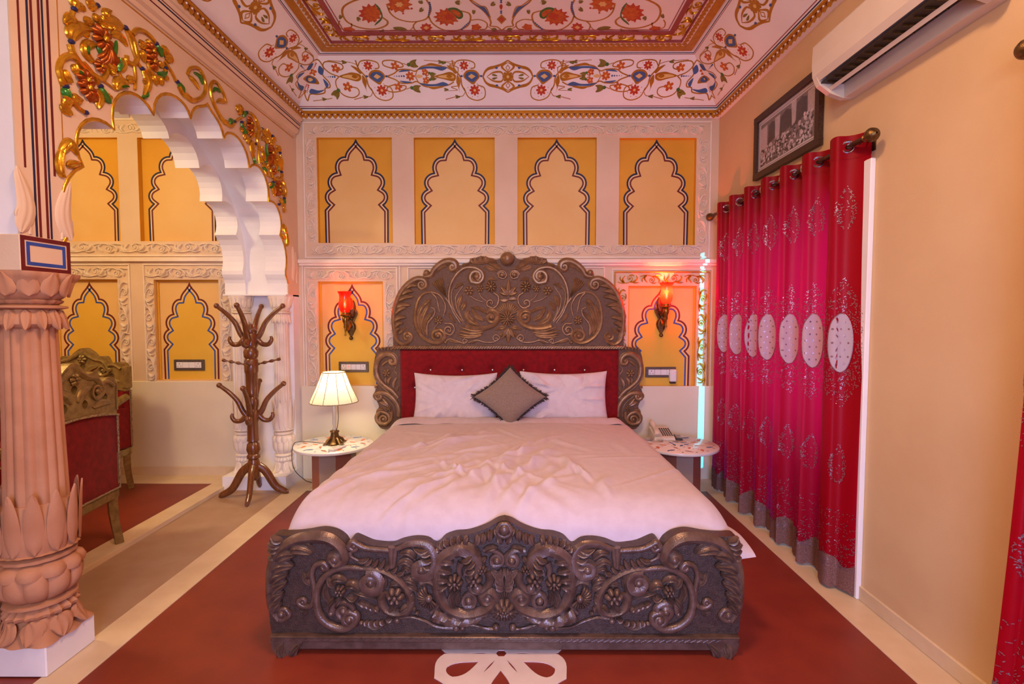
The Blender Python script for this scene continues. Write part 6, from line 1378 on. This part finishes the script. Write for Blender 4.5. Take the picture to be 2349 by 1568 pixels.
# ================================================================ switch plates and adapter
def plate(px0, px1, py0, py1, label, kinds):
    Yw = YB + .045 - .0007; a, b = onY(px0, py1, Yw), onY(px1, py0, Yw); y1, y0 = Yw, Yw - .012
    e = empty('switch_plate', ((a[0] + b[0]) / 2, Yw, a[2]), label, 'switch plate', 'socket and switch plates on the back wall')
    MB().bbox(a[0], b[0], y0, y1, a[2], b[2], .003).build('cover_plate', 'plate_grey', e, smooth=False)
    n = len(kinds); L = (b[0] - a[0]) * .82; x0 = (a[0] + b[0]) / 2 - L / 2; zz0, zz1 = a[2] + (b[2] - a[2]) * .24, b[2] - (b[2] - a[2]) * .24
    for i, k in enumerate(kinds):
        xa, xb = x0 + L * i / n + .001, x0 + L * (i + 1) / n - .001
        o = MB().bbox(xa, xb, y0 - .004, y0 + .001, zz0, zz1, .0015).build('socket' if k == 'o' else 'rocker_switch', 'plastic_white', e, smooth=False)
        if k == 'o':
            for dx, dz, r in ((0, .22, .0042), (-.24, -.2, .0034), (.24, -.2, .0034)): MB().ball(((xa + xb) / 2 + dx * (xb - xa), y0 - .0042, (zz0 + zz1) / 2 + dz * (zz1 - zz0)), r, 8, (1, .3, 1)).build('pin_hole', 'plastic_dark', o)
        if k == 'r': MB().ball(((xa + xb) / 2, y0 - .0045, (zz0 + zz1) / 2 + .006), .004, 8, (1, .4, 1)).build('indicator', 'red_led', o)
    return a, b, y0
plate(778, 846, 829, 853, 'grey switch plate with white sockets above the table lamp', ['o', 'r', 's', 's', 'o'])
ra_, rb_, ry0 = plate(1480, 1550, 841, 865, 'grey switch plate with a white plug-in adapter, above the telephone', ['o', 's', 's', 'o'])
plate(401, 470, 824, 849, 'grey switch plate in the yellow niche beside the coat stand', ['o', 's', 's', 'o'])
a, b = onY(1533, 877, ry0), onY(1549, 846, ry0)
e = empty('plug_adapter', ((a[0] + b[0]) / 2, ry0 - .004, a[2]), 'white plug-in vaporiser in the socket above the telephone', 'adapter')
MB().bbox(a[0], b[0], ry0 - .05, ry0 - .0045, a[2] + .012, b[2], .008).build('body', 'plastic_white', e, smooth=False); MB().bbox(a[0] + .006, b[0] - .006, ry0 - .045, ry0 - .006, a[2] - .004, a[2] + .012, .004).build('bottle', 'plastic_dark', e, smooth=False); MB().ball(((a[0] + b[0]) / 2, ry0 - .050, b[2] - .035), .004, 8, (1, .5, 1)).build('indicator', 'red_led', e)

# ================================================================ coat stand
cx_, cy_ = -2.045, 3.975
e = empty('coat_stand', (cx_, cy_, .0036), 'turned dark wooden coat stand with curved hooks and four splayed legs', 'coat stand')
zq = lambda y: onY(582, y, cy_)[2]
m = MB(); pr_ = [(zq(1100), .020), (zq(1092), .034), (zq(1058), .036), (zq(1052), .030), (zq(1049), .040), (zq(1044), .040), (zq(1040), .032), (zq(1030), .042), (zq(1018), .038), (zq(1012), .026), (zq(1010), .036), (zq(1005), .034), (zq(968), .032), (zq(964), .036), (zq(942), .036), (zq(938), .030), (zq(930), .038), (zq(918), .040), (zq(910), .030), (zq(905), .036), (zq(900), .034), (zq(856), .036), (zq(852), .041), (zq(826), .041), (zq(822), .034), (zq(818), .042), (zq(806), .045), (zq(798), .034), (zq(792), .042), (zq(788), .041), (zq(768), .041), (zq(764), .036), (zq(760), .040), (zq(756), .038), (zq(752), .020), (zq(748), .018), (zq(744), .016), (zq(741), .004)]
m.lathe([(r * 1.22, z) for z, r in pr_], (cx_, cy_, 0), 24); m.build('pole', 'walnut', e)
def hook(a, zc, k=1.0):
    d = np.array([math.cos(a), math.sin(a), 0]); B0 = np.array([cx_, cy_, zc]); up = (-d[1], d[0], 0)
    m = MB(); big = catmull([(.035, -.01), (.075, .05), (.11, .13), (.17, .20), (.235, .255), (.25, .27)], 6)
    m.sweep([B0 + d * x * k + (0, 0, z * k) for x, z in big], np.interp(np.linspace(0, 1, len(big)), [0, .3, .8, .93, 1], [.022, .020, .015, .019, .008]), 10, up=up); m.ball(B0 + d * .243 * k + (0, 0, .262 * k), .021, 10)
    sm = catmull([(.05, .005), (.085, -.032), (.13, -.035), (.155, .0), (.15, .028)], 5); m.sweep([B0 + d * x * k + (0, 0, z * k) for x, z in sm], np.interp(np.linspace(0, 1, len(sm)), [0, .7, 1], [.021, .016, .009]), 10, up=up)
    m.build('hook', 'walnut', e)
for a in (.12, .12 + PI / 2, .12 + PI, .12 + 1.5 * PI): hook(a, zq(779)); hook(a + .1, zq(954), .95)
for a in (.35, 1.9, 3.3, 5.0):
    d = np.array([math.cos(a), math.sin(a), .22]); d /= np.linalg.norm(d); B0 = np.array([cx_, cy_, zq(838)]); tt = np.linspace(.03, .215, 26)
    m = MB(); m.sweep([B0 + d * t for t in tt], .0095 + .004 * np.sin(np.linspace(0, 22, 26)), 8, up=(0, 0, 1)); m.build('peg', 'walnut', e)
legs_t = [onZ(505, 1142, 0)[:2], onZ(660, 1132, 0)[:2], onZ(566, 1163, 0)[:2], onZ(601, 1119, 0)[:2]]
for t in legs_t:
    d = np.array([t[0] - cx_, t[1] - cy_]); L = np.hypot(*d); d /= L; zt = zq(1068)
    pts = catmull([(.03, zt), (L * .35, zt - .05), (L * .62, zt - .17), (L * .85, .035), (L * .97, .022), (L * 1.02, .024)], 6)
    m = MB(); R_ = np.interp(np.linspace(0, 1, len(pts)), [0, .5, .85, 1], [.034, .028, .020, .018]); m.sweep([(cx_ + d[0] * x, cy_ + d[1] * x, z) for x, z in pts], R_, 10, up=(-d[1], d[0], 0), flat=.7)
    m.build('leg', 'walnut', e)

# ================================================================ armchairs
def chair(loc, rz, label):
    e = empty('armchair', loc, label, 'chair', 'red velvet armchairs with carved gilt frames in the alcove'); e.rotation_euler = (0, 0, rz); e.scale = (1.10, 1.06, 1.10)
    ORG[e.name] = np.zeros(3)                                     # parts are drawn in the chair's own axes
    w2 = .315
    fb_ = frame((0, -.012, 0), (1, 0, 0), (0, 0, 1), (0, -1, 0))   # outside of the back
    crest = catmull([(-w2, .72), (-w2, .90), (-w2 + .06, .93), (-.20, .91), (-.16, .97), (-.10, .965), (-.06, 1.0), (0, 1.03), (.06, 1.0), (.10, .965), (.16, .97), (.20, .91), (w2 - .06, .93), (w2, .90), (w2, .72)], 4)
    lower = [(w2, .72), (.18, .745), (0, .755), (-.18, .745), (-w2, .72)]
    holes = [catmull([(x - .022, z), (x, z + .022), (x + .022, z), (x, z - .026)], 3, True) for x, z in ((-.15, .86), (0, .90), (.15, .86), (-.07, .815), (.07, .815), (.22, .83), (-.22, .83))]
    m = MB(); m.prism([tuple(p) for p in crest] + lower[1:-1], holes, fb_, 0, -.05); c = m.build('crest_rail', 'chair_gold', e, smooth=False)
    for fr_ in (fb_, frame((0, .038, 0), (-1, 0, 0), (0, 0, 1), (0, 1, 0))):
        for sg in (1, -1):
            m = MB(); o_stroke(m, fr_, [(sg * .02, .99), (sg * .09, .95), (sg * .16, .93), (sg * .20, .86), (sg * .15, .83)], .014, .010, ((sg * .155, .87), 1, -sg), flutes=3, h=.002); o_stroke(m, fr_, [(sg * .29, .88), (sg * .24, .91), (sg * .19, .90)], .012, .008, ((sg * .205, .88), .8, sg), h=.002); m.build('carved_scroll', 'chair_gold', c)
            m = MB(); o_leaf(m, fr_, [(sg * .02, .83), (sg * .06, .88), (sg * .12, .90)], .024, .014, 0, 2); o_leaf(m, fr_, [(sg * .12, .79), (sg * .2, .80), (sg * .28, .79)], .020, .012, 0, 2); m.build('carved_leaf', 'chair_gold', c)
        m = MB(); o_flower(m, fr_, (0, .95), .035, 6, .02); m.build('carved_flower', 'chair_gold', c)
    # red back, slightly bowed
    n = 24; u = np.linspace(-1, 1, n); v = np.linspace(0, 1, n); U, V = np.meshgrid(u, v, indexing='ij'); zt_ = .755 - .035 * U ** 2; Z = .30 + (zt_ - .30) * V
    m = MB(); m.grid(np.stack([U * (w2 - .004), -.006 - .018 * (1 - U ** 2) * np.sin(PI * V) - 0 * U, Z], -1)); m.grid(np.stack([U * (w2 - .03), .05 + .04 * (1 - U ** 2) * np.sin(PI * V), Z + .06 * (1 - V)], -1)); m.box(-w2 + .004, w2 - .004, .0, .05, .31, .72); m.build('back_upholstery', 'velvet_red', e)
    m = MB(); pt_ = [(-w2, -.014, .31)] + [(-w2, -.014, .72)] + [(x, -.016 - .004, .755 - .035 * (x / w2) ** 2 - .004) for x in np.linspace(-w2, w2, 20)] + [(w2, -.014, .72), (w2, -.014, .31), (-w2, -.014, .31)]
    m.sweep(np.array(pt_), .0065, 6, up=(0, -1, 0), flutes=2, twist=160); m.build('cord_piping', 'cord_trim', e)
    MB().bbox(-w2, w2, -.012, .05, .255, .305, .006).build('back_rail', 'chair_gold', e, smooth=False)
    for sx in (1, -1):
        m = MB(); m.sweep(catmull([(sx * (w2 - .025), .015, .30), (sx * (w2 - .025), .01, .15), (sx * (w2 - .02), -.012, .0)], 5), [.030] * 5 + [.027] * 5 + [.026], 4, up=(0, 1, 0)); m.build('leg', 'chair_gold', e)
        m = MB(); m.sweep(catmull([(sx * (w2 - .03), .54, .30), (sx * (w2 - .01), .56, .16), (sx * (w2 - .03), .545, 0)], 5), [.034] * 5 + [.026] * 5 + [.024], 8, up=(0, 1, 0)); m.build('leg', 'chair_gold', e)
        m = MB(); m.sweep(catmull([(sx * w2, .03, .68), (sx * (w2 + .01), .20, .63), (sx * (w2 + .01), .42, .62), (sx * (w2 - .01), .50, .56), (sx * (w2 - .01), .44, .53)], 6), [.026] * 12 + [.03] * 12 + [.02], 8, up=(1, 0, 0)); m.sweep([(sx * (w2 - .01), .46, .54), (sx * (w2 - .01), .50, .40), (sx * (w2 - .03), .53, .30)], .024, 8, up=(1, 0, 0)); m.build('arm', 'chair_gold', e)
        MB().bbox(sx * w2 - .014, sx * w2 + .014, .03, .52, .31, .60, .008).build('side_upholstery', 'velvet_red', e, smooth=False)
        MB().bbox(sx * w2 - .02, sx * w2 + .02, -.012, .045, .74, .90, .006).build('back_post', 'chair_gold', e, smooth=False)
        MB().bbox(sx * w2 - .016, sx * w2 + .016, .05, .54, .255, .305, .006).build('seat_rail', 'chair_gold', e, smooth=False)
    MB().bbox(-w2 + .02, w2 - .02, .04, .55, .27, .43, .03).build('seat_cushion', 'velvet_red', e, smooth=False)
    MB().bbox(-w2 + .01, w2 - .01, .54, .58, .255, .305, .006).build('front_rail', 'chair_gold', e, smooth=False)
    return e
chair((-2.395, 2.755, .0342), PI / 2 + .12, 'red velvet armchair with carved gilt crest, its back turned to the bed')
chair((-3.43, 4.10, .0342), PI - .06, 'red velvet armchair with carved gilt crest, its back against the yellow niche wall')

# ================================================================ picture, air conditioner
FRp = frame((XR, 0, 0), (0, -1, 0), (0, 0, 1), (-1, 0, 0))           # a grows towards the camera
py0_, py1_, pz0, pz1 = 2.945, 3.735, 2.382, 2.815
e = empty('picture', (XR - .01, 3.34, pz0), 'framed old black and white photograph of a crowd, above the red curtain', 'picture')
a0, a1 = -py1_, -py0_; fw = .042
m = MB()
for (x0, x1, zz0, zz1) in ((a0, a1, pz1 - fw, pz1), (a0, a1, pz0, pz0 + fw)): m.prism([(x0, zz0), (x1, zz0), (x1, zz1), (x0, zz1)], [], FRp, .004, .034)
for (x0, x1) in ((a0 + .001, a0 + fw), (a1 - fw, a1 - .001)): m.prism([(x0, pz0 + .001), (x1, pz0 + .001), (x1, pz1 - .001), (x0, pz1 - .001)], [], FRp, .005, .033)
m.build('frame', 'frame_wood', e, smooth=False)
m = MB(); ia0, ia1, iz0, iz1 = a0 + fw - .004, a1 - fw + .004, pz0 + fw - .004, pz1 - fw + .004
m.prism([(ia0, iz0), (ia1, iz0), (ia1, iz1), (ia0, iz1)], [], FRp, .006, .016); m.build('mount', 'photo_paper', e, smooth=False)
m = MB(); b_ = .035; qa0, qa1, qz0, qz1 = ia0 + b_, ia1 - b_, iz0 + b_, iz1 - b_; D0 = .0162
PX = lambda u, v: (qa0 + (qa1 - qa0) * u, qz0 + (qz1 - qz0) * v)
def poly(l, mi, d): m.prism([PX(*p) for p in l], [], FRp, .016, D0 + d, mi)
poly([(0, 0), (1, 0), (1, 1), (0, 1)], 1, .0001)
for l in ([(.16, .42), (.30, .50), (.30, .86), (.24, .92), (.17, .86)], [(.40, .45), (.62, .52), (.62, .86), (.52, .95), (.41, .86)], [(.70, .5), (.88, .55), (.88, .9), (.79, .97), (.71, .9)]): poly(l, 3, .0003)
for l in ([(.0, .35), (.14, .4), (.14, .92), (0, .9)], [(.31, .45), (.39, .5), (.40, .95), (.30, .93)], [(.63, .5), (.69, .5), (.70, 1), (.61, 1)], [(.90, .5), (1, .52), (1, 1), (.89, .97)]): poly(l, 0, .0004)
r = np.random.RandomState(4)
for i in range(330):
    u = r.rand(); v = r.rand() ** 1.1 * (.38 + .22 * u); w_, h_ = r.uniform(.010, .022), r.uniform(.02, .045)
    P = [(u + w_ * math.cos(t), v + h_ * math.sin(t)) for t in np.linspace(0, 2 * PI, 7, endpoint=False)]
    if all(0 <= p[0] <= 1 and 0 <= p[1] <= 1 for p in P): poly(P, r.choice([0, 0, 2, 3, 3]), .0006 + i * .000001)
m.build('photograph', ['photo_light', 'photo_mid', 'photo_paper', 'photo_dark'], e, smooth=False)
m = MB(); ribbon(m, FRp, [PX(-.03, -.04), PX(1.03, -.04), PX(1.03, 1.04), PX(-.03, 1.04)], .003, .016, .0165, True); m.build('ruled_line', 'photo_dark', e, smooth=False)

acy0, acy1 = 1.86, 2.71
e = empty('air_conditioner', (XR - .1, (acy0 + acy1) / 2, 2.53), 'cream split air conditioner with open dark vent, high beside the picture', 'air conditioner')
up_ = [(XR - .002, 2.53), (XR - .06, 2.528), (XR - .062, 2.60), (XR - .172, 2.635), (XR - .190, 2.610), (XR - .207, 2.64), (XR - .212, 2.70), (XR - .208, 2.79), (XR - .18, 2.82), (XR - .002, 2.825)]
def extr(prof, y0, y1, nm, mt, sm=False):
    V = [(p[0], y, p[1]) for y in (y0, y1) for p in prof]; n = len(prof)
    tri = tessellate_polygon([[Vector((p[0], p[1], 0)) for p in prof]])
    m = MB(); m.add(V, [(i, (i + 1) % n, (i + 1) % n + n, i + n) for i in range(n)] + [tuple(t) for t in tri] + [tuple(k + n for k in reversed(t)) for t in tri]); return m.build(nm, mt, e, smooth=sm)
extr(up_, acy0, acy1, 'housing', 'ac_white')
endp = [(XR - .002, 2.53), (XR - .06, 2.526), (XR - .13, 2.550), (XR - .185, 2.590), (XR - .207, 2.64), (XR - .21, 2.70), (XR - .06, 2.70)]
for y0, y1 in ((acy1 - .03, acy1 + .002), (acy0 - .002, acy0 + .03)): extr(endp, y0, y1, 'end_cheek', 'ac_white')
MB().box(XR - .18, XR - .065, acy0 + .03, acy1 - .03, 2.598, 2.606).build('vent_grille', 'ac_dark', e, smooth=False)
for i in range(14): y = acy0 + .06 + i * .056; MB().box(XR - .165, XR - .075, y, y + .004, 2.590, 2.60).build('vent_fin', 'brass_old', e, smooth=False)
ln = [(XR - .128, 2.564), (XR - .124, 2.566), (XR - .136, 2.580), (XR - .140, 2.578)]; extr(ln, acy0 + .032, acy1 - .032, 'louvre', 'ac_white')
m = MB(); fa_ = frame((XR - .2125, 0, 0), (0, -1, 0), (0, 0, 1), (-1, 0, 0))
for k, (da, db) in enumerate(((-.012, 0), (.004, .006), (.016, .006), (.026, .006))): m.prism([(-2.16 + da, 2.752 + db), (-2.152 + da, 2.752 + db), (-2.150 + da, 2.762 + db), (-2.158 + da, 2.764 + db)], [], fa_, -.004, .0015)
m.build('maker_mark', 'plate_grey', e, smooth=False)

# ================================================================ curtains
XCU = 1.662; ZOV = 1.285
def rod(y0, y1, z, label, far_finial=True):
    e = empty('curtain_rod', (XCU, y0, z), label, 'curtain rod')
    m = MB(); m.sweep([(XCU, y0, z), (XCU, (y0 + y1) / 2, z), (XCU, y1, z)], .0125, 12, up=(0, 0, 1)); m.build('pole', 'rod_bronze', e)
    for y, s in ((y0, -1), (y1, 1)):
        m = MB(); pf = [(.012, 0), (.018, .006), (.018, .012), (.012, .018), (.020, .026), (.031, .045), (.033, .058), (.026, .075), (.010, .084), (.004, .088)]
        a = np.linspace(0, 2 * PI, 20, endpoint=False); m.grid(np.array([[(XCU + r_ * math.cos(t), y + s * d_, z + r_ * math.sin(t)) for t in a] for r_, d_ in pf]), wrap_v=True)
        if s == -1 or far_finial: m.build('finial', 'brass_old', e)
        yb_ = y - s * .03
        m = MB(); m.sweep(catmull([(XCU, yb_, z - .014), (XCU + .03, yb_, z + .018), (XR - .004, yb_, z + .012)], 5), .006, 8, up=(0, 1, 0)); m.bbox(XR - .006, XR - .0005, yb_ - .012, yb_ + .012, z - .045, z + .03, .001); m.build('bracket', 'rod_bronze', e)
    return e
def curtain(yf, yn, ztop, zrod, nper, label, seed, flare=0.0, ph=0.0):
    e = empty('curtain', (XCU, (yf + yn) / 2, .03), label, 'curtain', 'red embroidered eyelet curtains on the right wall')
    r = np.random.RandomState(seed); jit = r.uniform(-1, 1, 40)
    def Sf(u, z):
        u = np.asarray(u, float); z = np.asarray(z, float); t = np.clip((ztop - z) / ztop, 0, 1)
        th = 2 * PI * nper * u + ph
        warp = .18 * np.sin(th * .5 + seed) / (2 * PI * nper) + .25 * t * np.sin(u * 9 + seed) / (2 * PI * nper)
        A = .052 - .010 * t + .006 * np.sin(u * 17 + seed)
        th2 = 2 * PI * nper * (u + warp) + ph
        X = XCU + A * np.sin(th2) + .007 * np.sin(3 * th2 + 5 * t + seed) * t + .012 * t * np.sin(2.3 * th + 2)
        Y = yf + (yn - yf) * u + .018 * np.sin(2 * th2 + 1) - flare * t ** 2 * (u - .5) * 2
        return np.stack([X, Y, z + 0 * u], -1)
    nu, nz = 56 * nper // 2, 70
    uu = np.linspace(0, 1, nu); zz = np.linspace(.085, ztop, nz)
    U, Z = np.meshgrid(uu, zz, indexing='ij'); m = MB(); P = Sf(U, Z); m.grid(P); cl = m.build('cloth', 'curtain_red', e)
    m = MB(); U, Z = np.meshgrid(uu, np.linspace(ztop - .115, ztop, 4), indexing='ij'); Q = Sf(U, Z); nrm = np.cross(np.gradient(Q, axis=0), np.gradient(Q, axis=1)); nrm /= np.linalg.norm(nrm, axis=-1, keepdims=True) + 1e-9
    m.grid(Q + .002 * nrm); m.grid(Q - .002 * nrm); m.build('heading_tape', 'curtain_red', e)
    # scalloped lace hem
    t = np.linspace(0, 1, 10); U = np.repeat(uu[:, None], 10, 1); sc = .045 + .055 * np.abs(np.sin(uu * PI * nper * 1.6 + seed)); Zb = .012 + .012 * np.abs(np.sin(uu * PI * nper * 6)); Zt = .09 + 1.0 * sc
    Z = Zb[:, None] * (1 - t) + Zt[:, None] * t; Q = Sf(U, Z); nrm = np.cross(np.gradient(Q, axis=0), np.gradient(Q, axis=1)); nrm /= np.linalg.norm(nrm, axis=-1, keepdims=True) + 1e-9
    s_ = -np.sign(nrm[..., :1] + 1e-9) * 0 + 1; m = MB(); m.grid(Q + nrm * .0025); m.grid(Q - nrm * .0025); m.build('lace_hem', 'lace', e)
    # arc length table to lay embroidery on the cloth
    uf = np.linspace(0, 1, 4000); C = Sf(uf, np.full(4000, 1.2)); arc = np.concatenate([[0], np.cumsum(np.linalg.norm(np.diff(C, axis=0), axis=1))])
    def lay(uc, ds, z, d):
        s0 = np.interp(uc, uf, arc); u2 = np.interp(s0 + np.asarray(ds), arc, uf); z = np.asarray(z, float)
        p = Sf(u2, z); q = Sf(np.clip(u2 + .001, 0, 1), z) - Sf(np.clip(u2 - .001, 0, 1), z); n = np.cross(q, np.array([0, 0, 1.0])); n /= np.linalg.norm(n, axis=-1, keepdims=True) + 1e-9
        n = np.where(n[..., :1] > 0, -n, n)
        return p + n * d
    # facing slopes: where the cloth comes out of the wall going away from the camera
    dX = np.gradient(C[:, 0], uf) * np.sign(yn - yf); mid = []
    for i in range(1, 3999):
        if (C[i, 0] - XCU) * (C[i + 1, 0] - XCU) <= 0: mid.append((uf[i], dX[i] < 0))
    eyl = [u for u, s in mid]
    for u in eyl:
        p = Sf(u, zrod); q = Sf(u + .002, zrod) - Sf(u - .002, zrod); q[2] = 0; q /= np.linalg.norm(q); tt = np.linspace(0, 2 * PI, 28)
        m = MB(); ctr = np.array([XCU, p[1], zrod]); m.sweep(np.array([ctr + q * .026 * math.cos(a) + np.array([0, 0, .026 * math.sin(a)]) for a in tt]), .0065, 8, up=np.cross(q, (0, 0, 1)), cap=False); m.build('eyelet', 'eyelet_metal', e)
    rr = np.random.RandomState(seed + 50)
    def flecks(pts, uc, name='embroidery'):
        m = MB()
        for ds, z in pts:
            L_, an = rr.uniform(.0025, .0055), rr.uniform(0, PI); dx, dz = L_ * math.cos(an), L_ * math.sin(an); wx, wz = -.0013 * math.sin(an), .0013 * math.cos(an)
            q = lay(uc, np.array([ds - dx - wx, ds + dx - wx, ds + dx + wx, ds - dx + wx]), np.array([z - dz - wz, z + dz - wz, z + dz + wz, z - dz + wz]), .0035); m.add(q, [(0, 1, 2, 3)])
        tag(m.build(name, 'sparkle', e), kind='stuff')
    def tear(cz, w_, h_, n, hollow=.45):
        out = []
        while len(out) < n:
            a, b = rr.uniform(-1, 1), rr.uniform(-1, 1); wid = math.cos(b * PI / 2) ** .8 * (1 - .25 * b)
            k = abs(a) / (wid + 1e-6)
            if k < 1 and (k > hollow or rr.rand() < .06): out.append((a * w_, cz + b * h_))
        return out
    for i, (u, face) in enumerate(mid):
        if not (.01 < u < .99) or not face: continue
        off = .012 * jit[i % 40]
        # white oval patch with little flowers
        for par in (0,):
            t = np.linspace(0, 2 * PI, 36, endpoint=False); rg = np.linspace(.02, 1, 7)
            G_ = np.array([lay(u, off + .058 * k * np.cos(t), ZOV + .150 * k * np.sin(t), .004) for k in rg]); m = MB(); m.grid(G_, wrap_v=True); ov = m.build('oval_patch', 'curtain_oval', e)
            m = MB()
            for row in range(7):
                for c_ in range(2 + row % 2):
                    x = (c_ - (1 + row % 2) / 2) * .036; z_ = -.105 + row * .035
                    if (x / .052) ** 2 + (z_ / .125) ** 2 < 1:
                        for k in range(5):
                            a = k * 2 * PI / 5; q = lay(u, off + x + .0045 * np.cos(a + np.array([-.6, 0, .6, PI])) * [1, 1.3, 1, .1], ZOV + z_ + .0045 * np.sin(a + np.array([-.6, 0, .6, PI])) * [1, 1.3, 1, .1], .0055); m.add(q, [(0, 1, 2, 3)])
            tag(m.build('flower_sprigs', 'sparkle', ov), kind='stuff')
            m = MB(); t = np.linspace(0, 2 * PI, 40); m.sweep(lay(u, off + .058 * np.cos(t), ZOV + .150 * np.sin(t), .004), .0022, 5, up=(-1, 0, 0), cap=False); m.build('oval_edging', 'sparkle', ov)
        flecks([p for p in tear(ZOV, .135, .33, 900, .0) if ((p[0]) / .06) ** 2 + ((p[1] - ZOV) / .153) ** 2 > 1][:620], u + 0 * off)
        flecks(tear(1.96, .045, .115, 130), u); flecks(tear(.66, .045, .11, 140), u)
        flecks([(rr.uniform(-.13, .13), .13 + .30 * rr.rand() ** 2.2) for _ in range(420)], u)
    return e
zr1, zr2 = 2.262, 2.285
rod(2.50, 4.37, zr1, 'dark bronze curtain rod with round finials carrying the curtain beside the bed', True)
curtain(4.27, 2.545, zr1 + .055, zr1, 7, 'long red curtain embroidered with white ovals, hung beside the bed', 3, 0.0, PI / 2)
rod(-.35, 1.665, zr2, 'dark bronze curtain rod with round finial, next to the air conditioner end', True)
curtain(1.63, -.30, zr2 + .055, zr2, 8, 'long red curtain embroidered with white ovals, hung past the bare wall beyond the air conditioner', 11, .09, PI * 1.5)
